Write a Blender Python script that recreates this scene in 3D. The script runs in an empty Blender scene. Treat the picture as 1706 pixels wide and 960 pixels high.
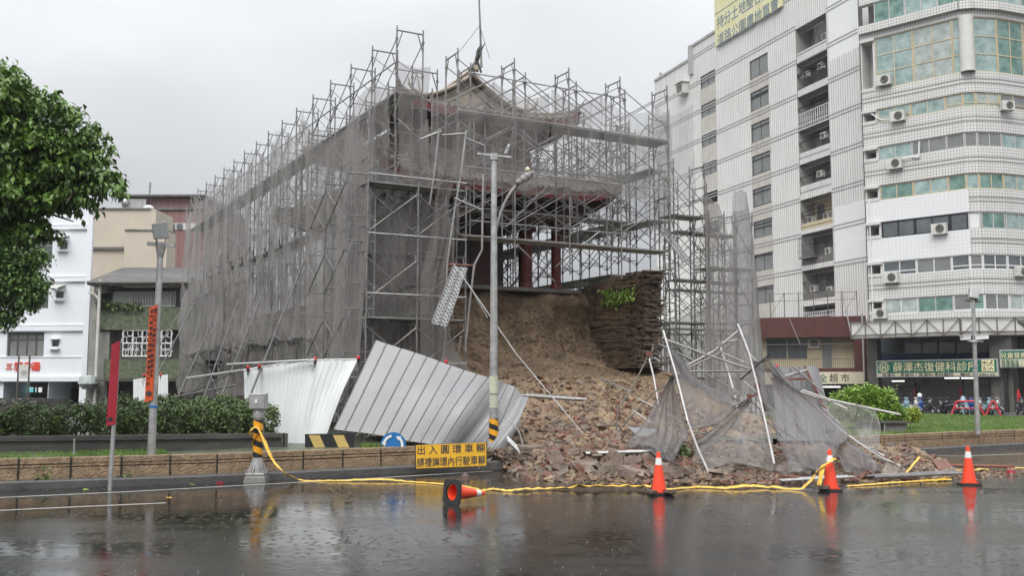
import bpy, math, random
import numpy as np
from mathutils import Vector, Matrix
R = math.radians
random.seed(11); rng = np.random.default_rng(11)
scene = bpy.context.scene
COL = scene.collection

# ---------------------------------------------------------------- camera
F = 1675.0; PITCH = math.atan(165.0/1675.0); CH = 1.8
cam_d = bpy.data.cameras.new("camera"); cam = bpy.data.objects.new("camera", cam_d); COL.objects.link(cam)
cam.location = (0, 0, CH); cam.rotation_euler = (R(90)+PITCH, 0, 0)
cam_d.sensor_width = 36.0; cam_d.lens = 36.0*F/1706.0; cam_d.clip_start = 0.1; cam_d.clip_end = 2000
scene.camera = cam

# ---------------------------------------------------------------- sky, sun, exposure
SUN_EL, SUN_AZ = 52, 200
w = bpy.data.worlds.new("World"); scene.world = w; w.use_nodes = True
nt = w.node_tree; nt.nodes.clear()
def wn(t, **k):
    n = nt.nodes.new(t)
    for a, b in k.items(): setattr(n, a, b)
    return n
out = wn('ShaderNodeOutputWorld'); bg = wn('ShaderNodeBackground'); bg.inputs[1].default_value = 0.1
sky = wn('ShaderNodeTexSky', sky_type='NISHITA', sun_disc=False, sun_elevation=R(SUN_EL), sun_rotation=R(SUN_AZ), dust_density=6.0)
hsv = wn('ShaderNodeHueSaturation'); hsv.inputs['Saturation'].default_value = 0.25
geo = wn('ShaderNodeTexCoord'); sep = wn('ShaderNodeSeparateXYZ')
mr = wn('ShaderNodeMapRange'); mr.inputs[1].default_value = 0.0; mr.inputs[2].default_value = 1.0
mr.inputs[3].default_value = 2.2; mr.inputs[4].default_value = 14.5
noi = wn('ShaderNodeTexNoise'); noi.inputs['Scale'].default_value = 2.6; noi.inputs['Detail'].default_value = 5; noi.inputs['Roughness'].default_value = .45
mpp = wn('ShaderNodeMapping'); mpp.inputs['Scale'].default_value = (1, 1, 3.0)
cr = wn('ShaderNodeMapRange'); cr.inputs[1].default_value = .3; cr.inputs[2].default_value = .7; cr.inputs[3].default_value = .88; cr.inputs[4].default_value = 1.14
mul = wn('ShaderNodeMath', operation='MULTIPLY')
tint = wn('ShaderNodeMix', data_type='RGBA', blend_type='MULTIPLY'); tint.inputs[0].default_value = 1
tint.inputs[6].default_value = (.955, .985, 1.03, 1)
mix = wn('ShaderNodeMix', data_type='RGBA'); mix.inputs[0].default_value = .9
L = nt.links.new
L(geo.outputs['Generated'], sep.inputs[0]); L(sep.outputs[2], mr.inputs[0])
L(geo.outputs['Generated'], mpp.inputs[0]); L(mpp.outputs[0], noi.inputs['Vector']); L(noi.outputs[0], cr.inputs[0])
L(mr.outputs[0], mul.inputs[0]); L(cr.outputs[0], mul.inputs[1]); L(mul.outputs[0], tint.inputs[7])
L(sky.outputs[0], hsv.inputs['Color']); L(hsv.outputs[0], mix.inputs[6]); L(tint.outputs[2], mix.inputs[7])
L(mix.outputs[2], bg.inputs[0]); L(bg.outputs[0], out.inputs[0])
sd = bpy.data.lights.new("sun", 'SUN'); sun = bpy.data.objects.new("sun", sd); COL.objects.link(sun)
sd.energy = 1.5; sd.angle = R(40); sd.color = (1, .97, .93)
_a = R(SUN_AZ); _d = Vector((math.sin(_a)*math.cos(R(SUN_EL)), math.cos(_a)*math.cos(R(SUN_EL)), math.sin(R(SUN_EL))))
sun.rotation_euler = _d.to_track_quat('Z', 'Y').to_euler(); sun.location = (0, -20, 60)
vs = scene.view_settings; vs.view_transform = 'Standard'; vs.look = 'None'; vs.gamma = 1; vs.use_curve_mapping = False; vs.exposure = 0.62
cy = scene.cycles; cy.max_bounces = 7; cy.diffuse_bounces = 3; cy.glossy_bounces = 3; cy.transmission_bounces = 3
cy.transparent_max_bounces = 24; cy.caustics_reflective = False; cy.caustics_refractive = False; cy.use_denoising = True

# ---------------------------------------------------------------- pixel rays -> places
CP, SP = math.cos(PITCH), math.sin(PITCH)
def ray(px, py):
    a, b = (px-853)/F, (480-py)/F
    return Vector((a, CP-b*SP, SP+b*CP))
def P(px, py, Y):
    d = ray(px, py); return Vector((d.x*Y/d.y, Y, CH+d.z*Y/d.y))
def G(px, py, z=0.0):
    d = ray(px, py); t = (z-CH)/d.z; return Vector((d.x*t, d.y*t, z))

# ---------------------------------------------------------------- mesh builder
class MB:
    def __init__(s): s.v = []; s.f = []; s.uv = []; s.m = []; s.cur = 0; s.smooth = False
    def add(s, vs, fs, uvs=None):
        b = len(s.v); s.v += [tuple(p) for p in vs]
        for i, f in enumerate(fs):
            s.f.append(tuple(b+k for k in f)); s.m.append(s.cur)
            s.uv.append(uvs[i] if uvs else None)
        return s
    def box(s, c, size, rz=0, M=None):
        hx, hy, hz = size[0]/2, size[1]/2, size[2]/2
        pts = [Vector((x, y, z)) for x in (-hx, hx) for y in (-hy, hy) for z in (-hz, hz)]
        if M is None: M = Matrix.Rotation(rz, 3, 'Z')
        c = Vector(c)
        s.add([M @ p + c for p in pts], [(0,1,3,2),(4,6,7,5),(0,4,5,1),(2,3,7,6),(0,2,6,4),(1,5,7,3)]); return s
    def bar(s, p0, p1, w, h, up=(0,0,1)):
        p0, p1 = Vector(p0), Vector(p1); d = (p1-p0); L_ = d.length
        if L_ < 1e-6: return s
        d.normalize(); u = Vector(up)
        if abs(d.dot(u)) > .98: u = Vector((0, 1, 0))
        x = d.cross(u).normalized(); z = x.cross(d)
        return s.box((p0+p1)/2, (w, L_, h), M=Matrix((x, d, z)).transposed())
    def tube(s, p0, p1, r, n=6, r1=None, caps=True):
        p0, p1 = Vector(p0), Vector(p1); d = p1-p0
        if d.length < 1e-6: return s
        if r1 is None: r1 = r
        d.normalize(); a = Vector((0, 0, 1)) if abs(d.z) < .9 else Vector((1, 0, 0))
        x = d.cross(a).normalized(); y = d.cross(x)
        vs = []
        for q, rr in ((p0, r), (p1, r1)):
            for k in range(n):
                t = 2*math.pi*k/n; vs.append(q + x*(rr*math.cos(t)) + y*(rr*math.sin(t)))
        fs = [(k, (k+1) % n, n+(k+1) % n, n+k) for k in range(n)]
        if caps: fs += [tuple(range(n))[::-1], tuple(range(n, 2*n))]
        s.add(vs, fs); return s
    def path(s, pts, r, n=6):
        for a, b in zip(pts[:-1], pts[1:]): s.tube(a, b, r, n)
        return s
    def sweep(s, pts, r, n=10):
        pts = [Vector(p) for p in pts]; rows = []
        for i, p in enumerate(pts):
            d = (pts[min(i+1, len(pts)-1)]-pts[max(i-1, 0)]).normalized(); x = d.cross(Vector((0, 1, .01))).normalized(); y = d.cross(x)
            rows.append([tuple(p+x*(r*math.cos(2*math.pi*k/n))+y*(r*math.sin(2*math.pi*k/n))) for k in range(n+1)])
        return s.grid(rows)
    def lathe(s, c, prof, n=20, M=None):
        c = Vector(c); M = M or Matrix.Identity(3); vs = []; fs = []
        for r, z in prof:
            for k in range(n):
                t = 2*math.pi*k/n; vs.append(M @ Vector((r*math.cos(t), r*math.sin(t), z)) + c)
        for i in range(len(prof)-1):
            for k in range(n): fs.append((i*n+k, i*n+(k+1) % n, (i+1)*n+(k+1) % n, (i+1)*n+k))
        s.add(vs, fs); return s
    def quad(s, a, b, c, d, uv=None): s.add([a, b, c, d], [(0,1,2,3)], [uv] if uv else None); return s
    def prism(s, poly, dvec):
        """poly: list of points (planar), extruded by dvec"""
        n = len(poly); dv = Vector(dvec); poly = [Vector(p) for p in poly]
        s.add(poly+[p+dv for p in poly], [tuple(range(n))[::-1], tuple(range(n, 2*n))]+[(k, (k+1) % n, n+(k+1) % n, n+k) for k in range(n)]); return s
    def grid(s, A, thick=0):
        """A: (m,n,3) array"""
        A = np.asarray(A, float); m, n = A.shape[:2]
        fs = [(i*n+j, i*n+j+1, (i+1)*n+j+1, (i+1)*n+j) for i in range(m-1) for j in range(n-1)]
        s.add(A.reshape(-1, 3).tolist(), fs); return s
    def bounds(s):
        a = np.array(s.v); return a.min(0), a.max(0)

FRAME = {}
def _link(o): COL.objects.link(o); return o
def props(o, label=None, cat=None, group=None, kind=None):
    if label: o['label'] = label
    if cat: o['category'] = cat
    if group: o['group'] = group
    if kind: o['kind'] = kind
    return o
def root(name, label, cat, loc, rz=0.0, group=None):
    o = bpy.data.objects.new(name, None); o.empty_display_size = .2
    o.location = loc; o.rotation_euler = (0, 0, rz); _link(o); FRAME[o] = (Vector(loc), rz)
    return props(o, label, cat, group)
def build(mb, name, mats, parent=None, local=False, smooth=False, bevel=0, fr=None):
    if not isinstance(mats, (list, tuple)): mats = [mats]
    v = np.array(mb.v, float)
    if parent is not None: fr = FRAME[parent]
    if parent is not None and not local:
        loc, rz = fr; v = v - np.array(loc); c, s_ = math.cos(-rz), math.sin(-rz)
        v = np.stack([v[:,0]*c-v[:,1]*s_, v[:,0]*s_+v[:,1]*c, v[:,2]], 1)
    off = None
    if parent is None and not local:
        lo, hi = v.min(0), v.max(0); off = np.array([(lo[0]+hi[0])/2, (lo[1]+hi[1])/2, lo[2]]); v = v-off
    me = bpy.data.meshes.new(name); me.from_pydata(v.tolist(), [], mb.f)
    for m in mats: me.materials.append(m)
    if len(mats) > 1: me.polygons.foreach_set('material_index', mb.m)
    if any(u is not None for u in mb.uv):
        ul = me.uv_layers.new(name='UVMap'); k = 0
        flat = []
        for f, u in zip(mb.f, mb.uv):
            for j in range(len(f)): flat += list(u[j]) if u is not None else [0, 0]
        ul.data.foreach_set('uv', flat)
    if smooth: me.polygons.foreach_set('use_smooth', [True]*len(me.polygons))
    me.update()
    o = bpy.data.objects.new(name, me); _link(o)
    if parent is not None: o.parent = parent; FRAME[o] = fr
    else:
        if off is not None: o.location = off
        FRAME[o] = (Vector(off) if off is not None else Vector(), 0.0)
    if bevel:
        b = o.modifiers.new('bevel', 'BEVEL'); b.width = bevel; b.segments = 2; b.limit_method = 'ANGLE'
    return o
def single(mb, name, mats, label, cat, group=None, kind=None, **k):
    return props(build(mb, name, mats, **k), label, cat, group, kind)
def struct(mb, name, mats, **k):
    return props(build(mb, name, mats, **k), kind='structure')
CH_ = {}
def copy_tree(o, loc=None, rz=None, label=None, parent=None, scale=None):
    c = o.copy(); COL.objects.link(c)
    if parent is not None: c.parent = parent
    if loc is not None: c.location = loc
    if rz is not None: c.rotation_euler = (0, 0, rz)
    if label: c['label'] = label
    if scale: c.scale = (scale,)*3
    for ch in list(o.children): copy_tree(ch, parent=c)
    return c

# ---------------------------------------------------------------- materials
def pmat(name, col, rough=.6, metal=0.0, var=.18, vs=2.0, col2=None, bump=0.0, bs=30, streak=0.0, scol=(.05,.045,.04), spec=.5, coat=0.0, alpha=None, trans=0.0, emit=None, tex=None, rvar=0.0):
    m = bpy.data.materials.new(name); m.use_nodes = True; t = m.node_tree; N = t.nodes; b = N['Principled BSDF']
    def n(ty, **k):
        q = N.new(ty)
        for a, c in k.items(): setattr(q, a, c)
        return q
    lk = t.links.new
    b.inputs['Roughness'].default_value = rough; b.inputs['Metallic'].default_value = metal
    b.inputs['Specular IOR Level'].default_value = spec; b.inputs['Coat Weight'].default_value = coat
    tc = n('ShaderNodeTexCoord'); oc = tc.outputs['Object']
    no = n('ShaderNodeTexNoise'); no.inputs['Scale'].default_value = vs; no.inputs['Detail'].default_value = 8; no.inputs['Roughness'].default_value = .62
    lk(oc, no.inputs['Vector'])
    mixc = n('ShaderNodeMix', data_type='RGBA'); cr = n('ShaderNodeMapRange'); cr.inputs[1].default_value = .3; cr.inputs[2].default_value = .7
    lk(no.outputs[0], cr.inputs[0]); lk(cr.outputs[0], mixc.inputs[0])
    c = Vector(col[:3]); a_ = c*(1-var); d_ = Vector(col2) if col2 else c*(1+var)
    mixc.inputs[6].default_value = (*a_, 1); mixc.inputs[7].default_value = (*[min(x, .95) for x in d_], 1)
    cur = mixc.outputs[2]
    if tex: cur = tex(t, n, lk, tc, cur, b)
    if streak:
        mp = n('ShaderNodeMapping'); mp.inputs['Scale'].default_value = (1.6, 1.6, .12); lk(oc, mp.inputs[0])
        s = n('ShaderNodeTexNoise'); s.inputs['Scale'].default_value = 1.5; s.inputs['Detail'].default_value = 6; s.inputs['Roughness'].default_value = .7; lk(mp.outputs[0], s.inputs['Vector'])
        r = n('ShaderNodeMapRange'); r.inputs[1].default_value = .52; r.inputs[2].default_value = .78; r.inputs[3].default_value = 0; r.inputs[4].default_value = streak; lk(s.outputs[0], r.inputs[0])
        mm = n('ShaderNodeMix', data_type='RGBA'); lk(r.outputs[0], mm.inputs[0]); lk(cur, mm.inputs[6]); mm.inputs[7].default_value = (*scol, 1); cur = mm.outputs[2]
    lk(cur, b.inputs['Base Color'])
    if rvar:
        rr = n('ShaderNodeMapRange'); rr.inputs[1].default_value = .3; rr.inputs[2].default_value = .7; rr.inputs[3].default_value = max(0, rough-rvar); rr.inputs[4].default_value = rough+rvar
        lk(no.outputs[0], rr.inputs[0]); lk(rr.outputs[0], b.inputs['Roughness'])
    if bump:
        bn = n('ShaderNodeTexNoise'); bn.inputs['Scale'].default_value = bs; bn.inputs['Detail'].default_value = 6; lk(oc, bn.inputs['Vector'])
        bu = n('ShaderNodeBump'); bu.inputs['Strength'].default_value = bump; bu.inputs['Distance'].default_value = .05
        lk(bn.outputs[0], bu.inputs['Height'])
        if b.inputs['Normal'].is_linked: lk(b.inputs['Normal'].links[0].from_socket, bu.inputs['Normal'])
        lk(bu.outputs[0], b.inputs['Normal'])
    if emit: b.inputs['Emission Color'].default_value = (*emit[:3], 1); b.inputs['Emission Strength'].default_value = emit[3]
    if trans: b.inputs['Transmission Weight'].default_value = trans
    return m

def brick_tex(col2, bw, bh, mortar, mortar_size=.02, uv=True, bump=.4, c1=None, off=.5, fac=1.0):
    def f(t, n, lk, tc, cur, b):
        br = n('ShaderNodeTexBrick'); br.offset = off
        br.inputs['Scale'].default_value = 1; br.inputs['Brick Width'].default_value = bw; br.inputs['Row Height'].default_value = bh
        br.inputs['Mortar Size'].default_value = mortar_size; br.inputs['Mortar Smooth'].default_value = .2
        lk(tc.outputs['UV' if uv else 'Object'], br.inputs['Vector'])
        lk(cur, br.inputs['Color1'])
        if col2: br.inputs['Color2'].default_value = (*col2, 1)
        else: lk(cur, br.inputs['Color2'])
        br.inputs['Mortar'].default_value = (*mortar, 1)
        bu = n('ShaderNodeBump'); bu.inputs['Strength'].default_value = bump; bu.inputs['Distance'].default_value = .02; bu.invert = True
        lk(br.outputs['Fac'], bu.inputs['Height']); lk(bu.outputs[0], b.inputs['Normal'])
        return br.outputs['Color']
    return f
def stripe_tex(period, width, dark, axis='UV', bump=.6):
    """thin vertical grooves across the U axis"""
    def f(t, n, lk, tc, cur, b):
        sx = n('ShaderNodeSeparateXYZ'); lk(tc.outputs['UV'], sx.inputs[0])
        md = n('ShaderNodeMath', operation='PINGPONG'); md.inputs[1].default_value = period/2; lk(sx.outputs[0], md.inputs[0])
        r = n('ShaderNodeMapRange'); r.inputs[1].default_value = width*.6; r.inputs[2].default_value = width; r.inputs[3].default_value = 1; r.inputs[4].default_value = 0; lk(md.outputs[0], r.inputs[0])
        mm = n('ShaderNodeMix', data_type='RGBA'); lk(r.outputs[0], mm.inputs[0]); lk(cur, mm.inputs[6]); mm.inputs[7].default_value = (*dark, 1)
        bu = n('ShaderNodeBump'); bu.inputs['Strength'].default_value = bump; bu.inputs['Distance'].default_value = .03; bu.invert = True
        lk(r.outputs[0], bu.inputs['Height']); lk(bu.outputs[0], b.inputs['Normal'])
        return mm.outputs[2]
    return f

def net_mat(name, col, opacity, ovar=.1, folds=.28):
    m = bpy.data.materials.new(name); m.use_nodes = True; t = m.node_tree; N = t.nodes; N.clear(); lk = t.links.new
    o = N.new('ShaderNodeOutputMaterial'); d = N.new('ShaderNodeBsdfDiffuse'); tr = N.new('ShaderNodeBsdfTranslucent'); tp = N.new('ShaderNodeBsdfTransparent')
    d.inputs[0].default_value = (*col, 1); tr.inputs[0].default_value = (*col, 1)
    m1 = N.new('ShaderNodeMixShader'); m1.inputs[0].default_value = .35; lk(d.outputs[0], m1.inputs[1]); lk(tr.outputs[0], m1.inputs[2])
    tc = N.new('ShaderNodeTexCoord'); mp = N.new('ShaderNodeMapping'); mp.inputs['Scale'].default_value = (1, 1, .3); lk(tc.outputs['Object'], mp.inputs[0])
    no = N.new('ShaderNodeTexNoise'); no.inputs['Scale'].default_value = 1.3; no.inputs['Detail'].default_value = 8; no.inputs['Roughness'].default_value = .65; lk(mp.outputs[0], no.inputs['Vector'])
    r = N.new('ShaderNodeMapRange'); r.inputs[1].default_value = .3; r.inputs[2].default_value = .7; r.inputs[3].default_value = opacity-ovar; r.inputs[4].default_value = opacity+ovar; lk(no.outputs[0], r.inputs[0])
    mp2 = N.new('ShaderNodeMapping'); mp2.inputs['Scale'].default_value = (1, 1, .06); lk(tc.outputs['Object'], mp2.inputs[0])
    n2 = N.new('ShaderNodeTexNoise'); n2.inputs['Scale'].default_value = 2.7; n2.inputs['Detail'].default_value = 3; n2.inputs['Distortion'].default_value = .4; lk(mp2.outputs[0], n2.inputs['Vector'])
    r2 = N.new('ShaderNodeMapRange'); r2.inputs[1].default_value = .50; r2.inputs[2].default_value = .72; r2.inputs[3].default_value = 0; r2.inputs[4].default_value = folds; lk(n2.outputs[0], r2.inputs[0])
    ad = N.new('ShaderNodeMath'); ad.operation = 'ADD'; ad.use_clamp = True; lk(r.outputs[0], ad.inputs[0]); lk(r2.outputs[0], ad.inputs[1]); r = ad
    m2 = N.new('ShaderNodeMixShader'); lk(r.outputs[0], m2.inputs[0]); lk(tp.outputs[0], m2.inputs[1]); lk(m1.outputs[0], m2.inputs[2]); lk(m2.outputs[0], o.inputs[0])
    return m

M = {}
M['galv'] = pmat('galvanised steel', (.42,.42,.41), rough=.42, metal=.55, var=.3, vs=6)
M['galv_old'] = pmat('weathered scaffold steel', (.16,.152,.148), rough=.5, metal=.4, var=.4, vs=2, col2=(.33,.32,.31))
M['galv_bright'] = pmat('bright pipe steel', (.36,.35,.345), rough=.4, metal=.4, var=.25, vs=4, streak=.4, scol=(.3,.2,.15))
M['steel_dark'] = pmat('dull dark steel', (.10,.097,.094), rough=.55, metal=.2, var=.35, vs=3, col2=(.19,.18,.175))
M['rust'] = pmat('rusty scaffold steel', (.22,.09,.06), rough=.7, metal=.2, var=.4, vs=9)
M['plank'] = pmat('scaffold deck steel', (.26,.26,.25), rough=.5, metal=.4, var=.35, vs=3)
M['net'] = net_mat('grey dust net', (.34,.325,.315), .42, .10)
M['net_light'] = net_mat('thin grey dust net', (.42,.41,.40), .36, .10)
M['net_stack'] = net_mat('grey stack net', (.33,.32,.315), .55, .10)
M['net_dark'] = net_mat('dense grey dust net', (.25,.237,.228), .52, .10)
M['net_pile'] = net_mat('wet fallen dust net', (.27,.26,.262), .58, .08, .26)
M['net_rope'] = pmat('rolled net edge', (.16,.15,.145), rough=.8)
M['white_sheet'] = pmat('white painted hoarding', (.78,.80,.81), rough=.35, var=.05, vs=1.2, streak=.25, scol=(.3,.3,.29))
M['grey_sheet'] = pmat('grey backed hoarding', (.25,.25,.255), rough=.4, var=.10, vs=1.0, streak=.3, scol=(.2,.18,.16))
M['black'] = pmat('black paint', (.02,.02,.022), rough=.35, var=.2)
M['rubber'] = pmat('black rubber', (.025,.025,.027), rough=.5, var=.3, vs=8)
M['yellow'] = pmat('yellow sign paint', (.75,.42,.03), rough=.4, var=.06, vs=3, streak=.15, scol=(.3,.2,.05))
M['orange_band'] = pmat('orange yellow reflective', (.80,.36,.02), rough=.35, var=.08, vs=6)
M['chev_yellow'] = pmat('faded yellow board', (.55,.40,.13), rough=.5, var=.15, vs=4, streak=.3)
M['cone'] = pmat('cone orange', (.85,.07,.025), rough=.32, var=.10, vs=8)
M['white'] = pmat('white paint', (.72,.73,.73), rough=.45, var=.06, vs=4)
M['white_dirty'] = pmat('dirty white plaster', (.62,.62,.60), rough=.6, var=.08, vs=1.5, streak=.35, scol=(.25,.24,.22))
M['concrete'] = pmat('wet concrete', (.17,.165,.155), rough=.45, var=.3, vs=2.5, streak=.4, bump=.3)
M['concrete_dark'] = pmat('dark wet concrete', (.075,.072,.066), rough=.42, var=.35, vs=2.5, streak=.5, bump=.3)
M['kerb'] = pmat('wet kerb', (.085,.083,.08), rough=.3, var=.3, vs=3, bump=.3)
M['red_sign'] = pmat('faded red sign', (.30,.015,.03), rough=.35, var=.15, vs=3, streak=.3, scol=(.2,.05,.06))
M['orange_sign'] = pmat('orange red sign', (.62,.09,.02), rough=.4, var=.08, vs=3)
M['blue'] = pmat('blue sign paint', (.02,.16,.42), rough=.3, var=.08)
M['blue_tarp'] = pmat('blue tarpaulin', (.05,.13,.45), rough=.3, var=.2, vs=4, bump=.4, bs=6)
M['tape'] = pmat('yellow caution tape', (.82,.58,.10), rough=.35, var=.15, vs=14, col2=(.80,.42,.04))
M['leaf'] = pmat('glossy green leaf', (.065,.15,.025), rough=.34, var=.45, vs=1.6, col2=(.16,.28,.045))
M['leaf2'] = pmat('pale green leaf', (.07,.15,.03), rough=.42, var=.45, vs=2.5, col2=(.13,.24,.05))
M['hedge'] = pmat('hedge leaf', (.065,.12,.03), rough=.45, var=.45, vs=3, col2=(.17,.25,.07))
M['bush'] = pmat('bush leaf', (.21,.38,.045), rough=.45, var=.35, vs=3, col2=(.34,.52,.09))
M['yellow_leaf'] = pmat('yellow green leaf', (.30,.38,.03), rough=.45, var=.35, vs=4)
M['bark'] = pmat('wet bark', (.06,.045,.035), rough=.6, var=.4, vs=8, bump=.6, bs=14)
M['grass'] = pmat('grass blade', (.10,.20,.035), rough=.5, var=.4, vs=1.2, col2=(.20,.32,.07))
M['soil'] = pmat('lawn ground', (.075,.085,.05), rough=.4, var=.4, vs=2, col2=(.12,.13,.08), bump=.6, bs=12)
M['pave'] = pmat('wet paving', (.13,.13,.125), rough=.25, var=.3, vs=1.2, bump=.2)
M['dirt'] = pmat('rammed earth', (.205,.138,.084), rough=.7, var=.42, vs=1.6, col2=(.33,.237,.15), bump=1.0, bs=7, streak=.35, scol=(.13,.075,.045))
M['brick_old'] = pmat('old brick', (.15,.105,.07), rough=.65, var=.45, vs=2.2, col2=(.24,.175,.12), bump=1.0, bs=18)
M['brick_red'] = pmat('broken red brick', (.16,.065,.045), rough=.45, var=.4, vs=3.5, col2=(.26,.12,.085), bump=.6, bs=22)
M['brick_tan'] = pmat('broken tan brick', (.16,.12,.09), rough=.5, var=.4, vs=3.5, col2=(.27,.215,.165), bump=.6, bs=22)
M['brick_brown'] = pmat('broken brown brick', (.10,.072,.056), rough=.55, var=.4, vs=3.5, col2=(.19,.13,.10), bump=.6, bs=22)
M['base_brick'] = pmat('gate base brick', (.13,.09,.07), rough=.7, var=.4, vs=.8, bump=.5, streak=.4, tex=brick_tex(None, .3, .08, (.08,.07,.06), .012, uv=True))
M['temple_red'] = pmat('temple red paint', (.13,.016,.014), rough=.4, var=.25, vs=3)
M['temple_dark'] = pmat('temple dark timber', (.07,.018,.014), rough=.5, var=.3, vs=3)
M['temple_grey'] = pmat('tower grey wall', (.075,.075,.072), rough=.6, var=.2, vs=1.5, streak=.3)
M['temple_cream'] = pmat('tower cream wall', (.52,.45,.33), rough=.6, var=.1, vs=1, streak=.3, scol=(.25,.2,.15))
M['roof_tile'] = pmat('clay roof tile', (.24,.21,.18), rough=.55, var=.35, vs=3, bump=.4, bs=15)
M['gable'] = pmat('gable plaster', (.36,.31,.25), rough=.6, var=.25, vs=4, bump=.8, bs=7)
M['glass'] = pmat('window glass', (.10,.115,.12), rough=.08, var=.35, vs=.7, spec=.8)
M['glass_grey'] = pmat('dusty window glass', (.20,.21,.205), rough=.25, var=.25, vs=.6)
M['glass_teal'] = pmat('teal window film', (.22,.345,.33), rough=.14, var=.25, vs=1.6, col2=(.42,.53,.51))
M['glass_green'] = pmat('green tinted window', (.09,.20,.17), rough=.1, var=.35, vs=1.5, col2=(.24,.38,.34))
M['curtain'] = pmat('pale curtain', (.33,.40,.38), rough=.5, var=.25, vs=2.0, col2=(.50,.55,.52))
M['alu'] = pmat('aluminium frame', (.52,.52,.50), rough=.4, metal=.3, var=.1)
M['bronze'] = pmat('brown window frame', (.10,.085,.07), rough=.45, var=.2)
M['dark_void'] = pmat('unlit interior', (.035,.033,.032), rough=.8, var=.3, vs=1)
M['ac_body'] = pmat('air conditioner casing', (.60,.59,.55), rough=.5, var=.12, vs=4, streak=.3)
M['gb_wall'] = pmat('grooved white panels', (.74,.74,.715), rough=.55, var=.07, vs=.35, streak=.46, scol=(.33,.29,.24), tex=stripe_tex(.30, .035, (.36,.35,.335)))
M['gb_plain'] = pmat('painted white panels', (.80,.81,.81), rough=.55, var=.04, vs=.35, streak=.1, scol=(.4,.4,.38))
M['gb_band'] = pmat('grey floor band', (.40,.40,.39), rough=.6, var=.12, vs=.5, streak=.3)
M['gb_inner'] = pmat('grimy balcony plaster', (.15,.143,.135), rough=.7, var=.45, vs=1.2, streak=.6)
M['stain'] = pmat('stained render under window', (.56,.53,.48), rough=.6, var=.15, vs=1.0, streak=.5, scol=(.33,.27,.22), tex=stripe_tex(.30, .035, (.34,.32,.30)))
M['tile_wall'] = pmat('white square tiles', (.70,.70,.68), rough=.35, var=.08, vs=.3, streak=.3, scol=(.34,.32,.28), tex=brick_tex(None, .21, .21, (.30,.29,.275), .018, off=0.0, bump=.2))
M['tile_white'] = pmat('repainted white tiles', (.76,.77,.78), rough=.4, var=.04, vs=.3, tex=brick_tex(None, .28, .28, (.66,.67,.68), .02, off=0.0, bump=.2))
M['tile_stripe'] = pmat('grey accent tiles', (.33,.33,.32), rough=.4, var=.12, vs=.4, tex=brick_tex(None, .28, .28, (.20,.20,.19), .02, off=0.0, bump=.2))
M['maroon'] = pmat('maroon tiled wall', (.085,.025,.02), rough=.4, var=.25, vs=2, streak=.4)
M['cream'] = pmat('cream wall', (.56,.48,.32), rough=.6, var=.1, vs=1, streak=.35, scol=(.3,.24,.17))
M['cream_sign'] = pmat('cream signboard', (.62,.57,.42), rough=.5, var=.06, vs=1)
M['green_sign'] = pmat('green signboard', (.012,.14,.09), rough=.35, var=.08)
M['sign_cream'] = pmat('cream lettering', (.80,.72,.45), rough=.5, var=.03)
M['ink'] = pmat('dark lettering', (.04,.04,.045), rough=.5, var=.1)
M['ink_blue'] = pmat('slate lettering', (.14,.19,.25), rough=.5, var=.1)
M['ink_red'] = pmat('red lettering', (.70,.07,.03), rough=.5, var=.1)
M['billboard'] = pmat('pale yellow billboard', (.72,.69,.33), rough=.5, var=.1, vs=1.2, col2=(.74,.73,.50))
M['shutter'] = pmat('grey roller shutter', (.13,.13,.13), rough=.45, var=.15, vs=1)
M['column'] = pmat('arcade column tiles', (.12,.115,.105), rough=.45, var=.25, vs=1.5, streak=.3)
M['wb_wall'] = pmat('white painted render', (.79,.82,.85), rough=.5, var=.03, vs=.5, streak=.10, scol=(.5,.52,.54))
M['beige'] = pmat('beige render', (.52,.46,.37), rough=.6, var=.06, vs=.6, streak=.3, scol=(.38,.32,.24))
M['pink_roof'] = pmat('dusty pink cladding', (.24,.125,.115), rough=.5, var=.12, vs=.6, tex=stripe_tex(.6, .05, (.17,.09,.085)))
M['corr_roof'] = pmat('grey corrugated roofing', (.13,.125,.115), rough=.45, var=.3, vs=1.2)
M['green_tile'] = pmat('mottled green tiles', (.085,.12,.06), rough=.5, var=.6, vs=5, col2=(.17,.20,.12))
M['old_wall'] = pmat('mouldy concrete wall', (.25,.245,.22), rough=.6, var=.35, vs=1.2, streak=.6)
M['lamp_warm'] = pmat('tube lamp', (.9,.9,.9), emit=(.95,.95,.9,1.6))
M['scooter_blue'] = pmat('blue scooter paint', (.015,.07,.26), rough=.2, var=.05, coat=.6)
M['scooter_pale'] = pmat('pale blue scooter paint', (.20,.32,.38), rough=.25, var=.05, coat=.6)
M['scooter_white'] = pmat('white scooter paint', (.45,.45,.45), rough=.25, var=.05, coat=.6)
M['scooter_dark'] = pmat('dark scooter paint', (.03,.03,.035), rough=.25, var=.05, coat=.6)
M['scooter_silver'] = pmat('silver scooter paint', (.30,.30,.30), rough=.25, metal=.4, var=.05, coat=.6)
M['red_rail'] = pmat('red railing paint', (.50,.03,.04), rough=.4, var=.15, vs=5)
M['red_lamp'] = pmat('red beacon plastic', (.55,.01,.02), rough=.3, var=.05)
M['stone_tan'] = pmat('tan rough stone', (.27,.175,.098), rough=.55, var=.35, vs=7, col2=(.38,.27,.165), bump=.9, bs=30, streak=.45, scol=(.12,.085,.055))
M['joint'] = pmat('dark stone joint', (.035,.03,.025), rough=.6)
M['road_line'] = pmat('worn white line', (.42,.41,.38), rough=.25, var=.25, vs=6)

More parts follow.
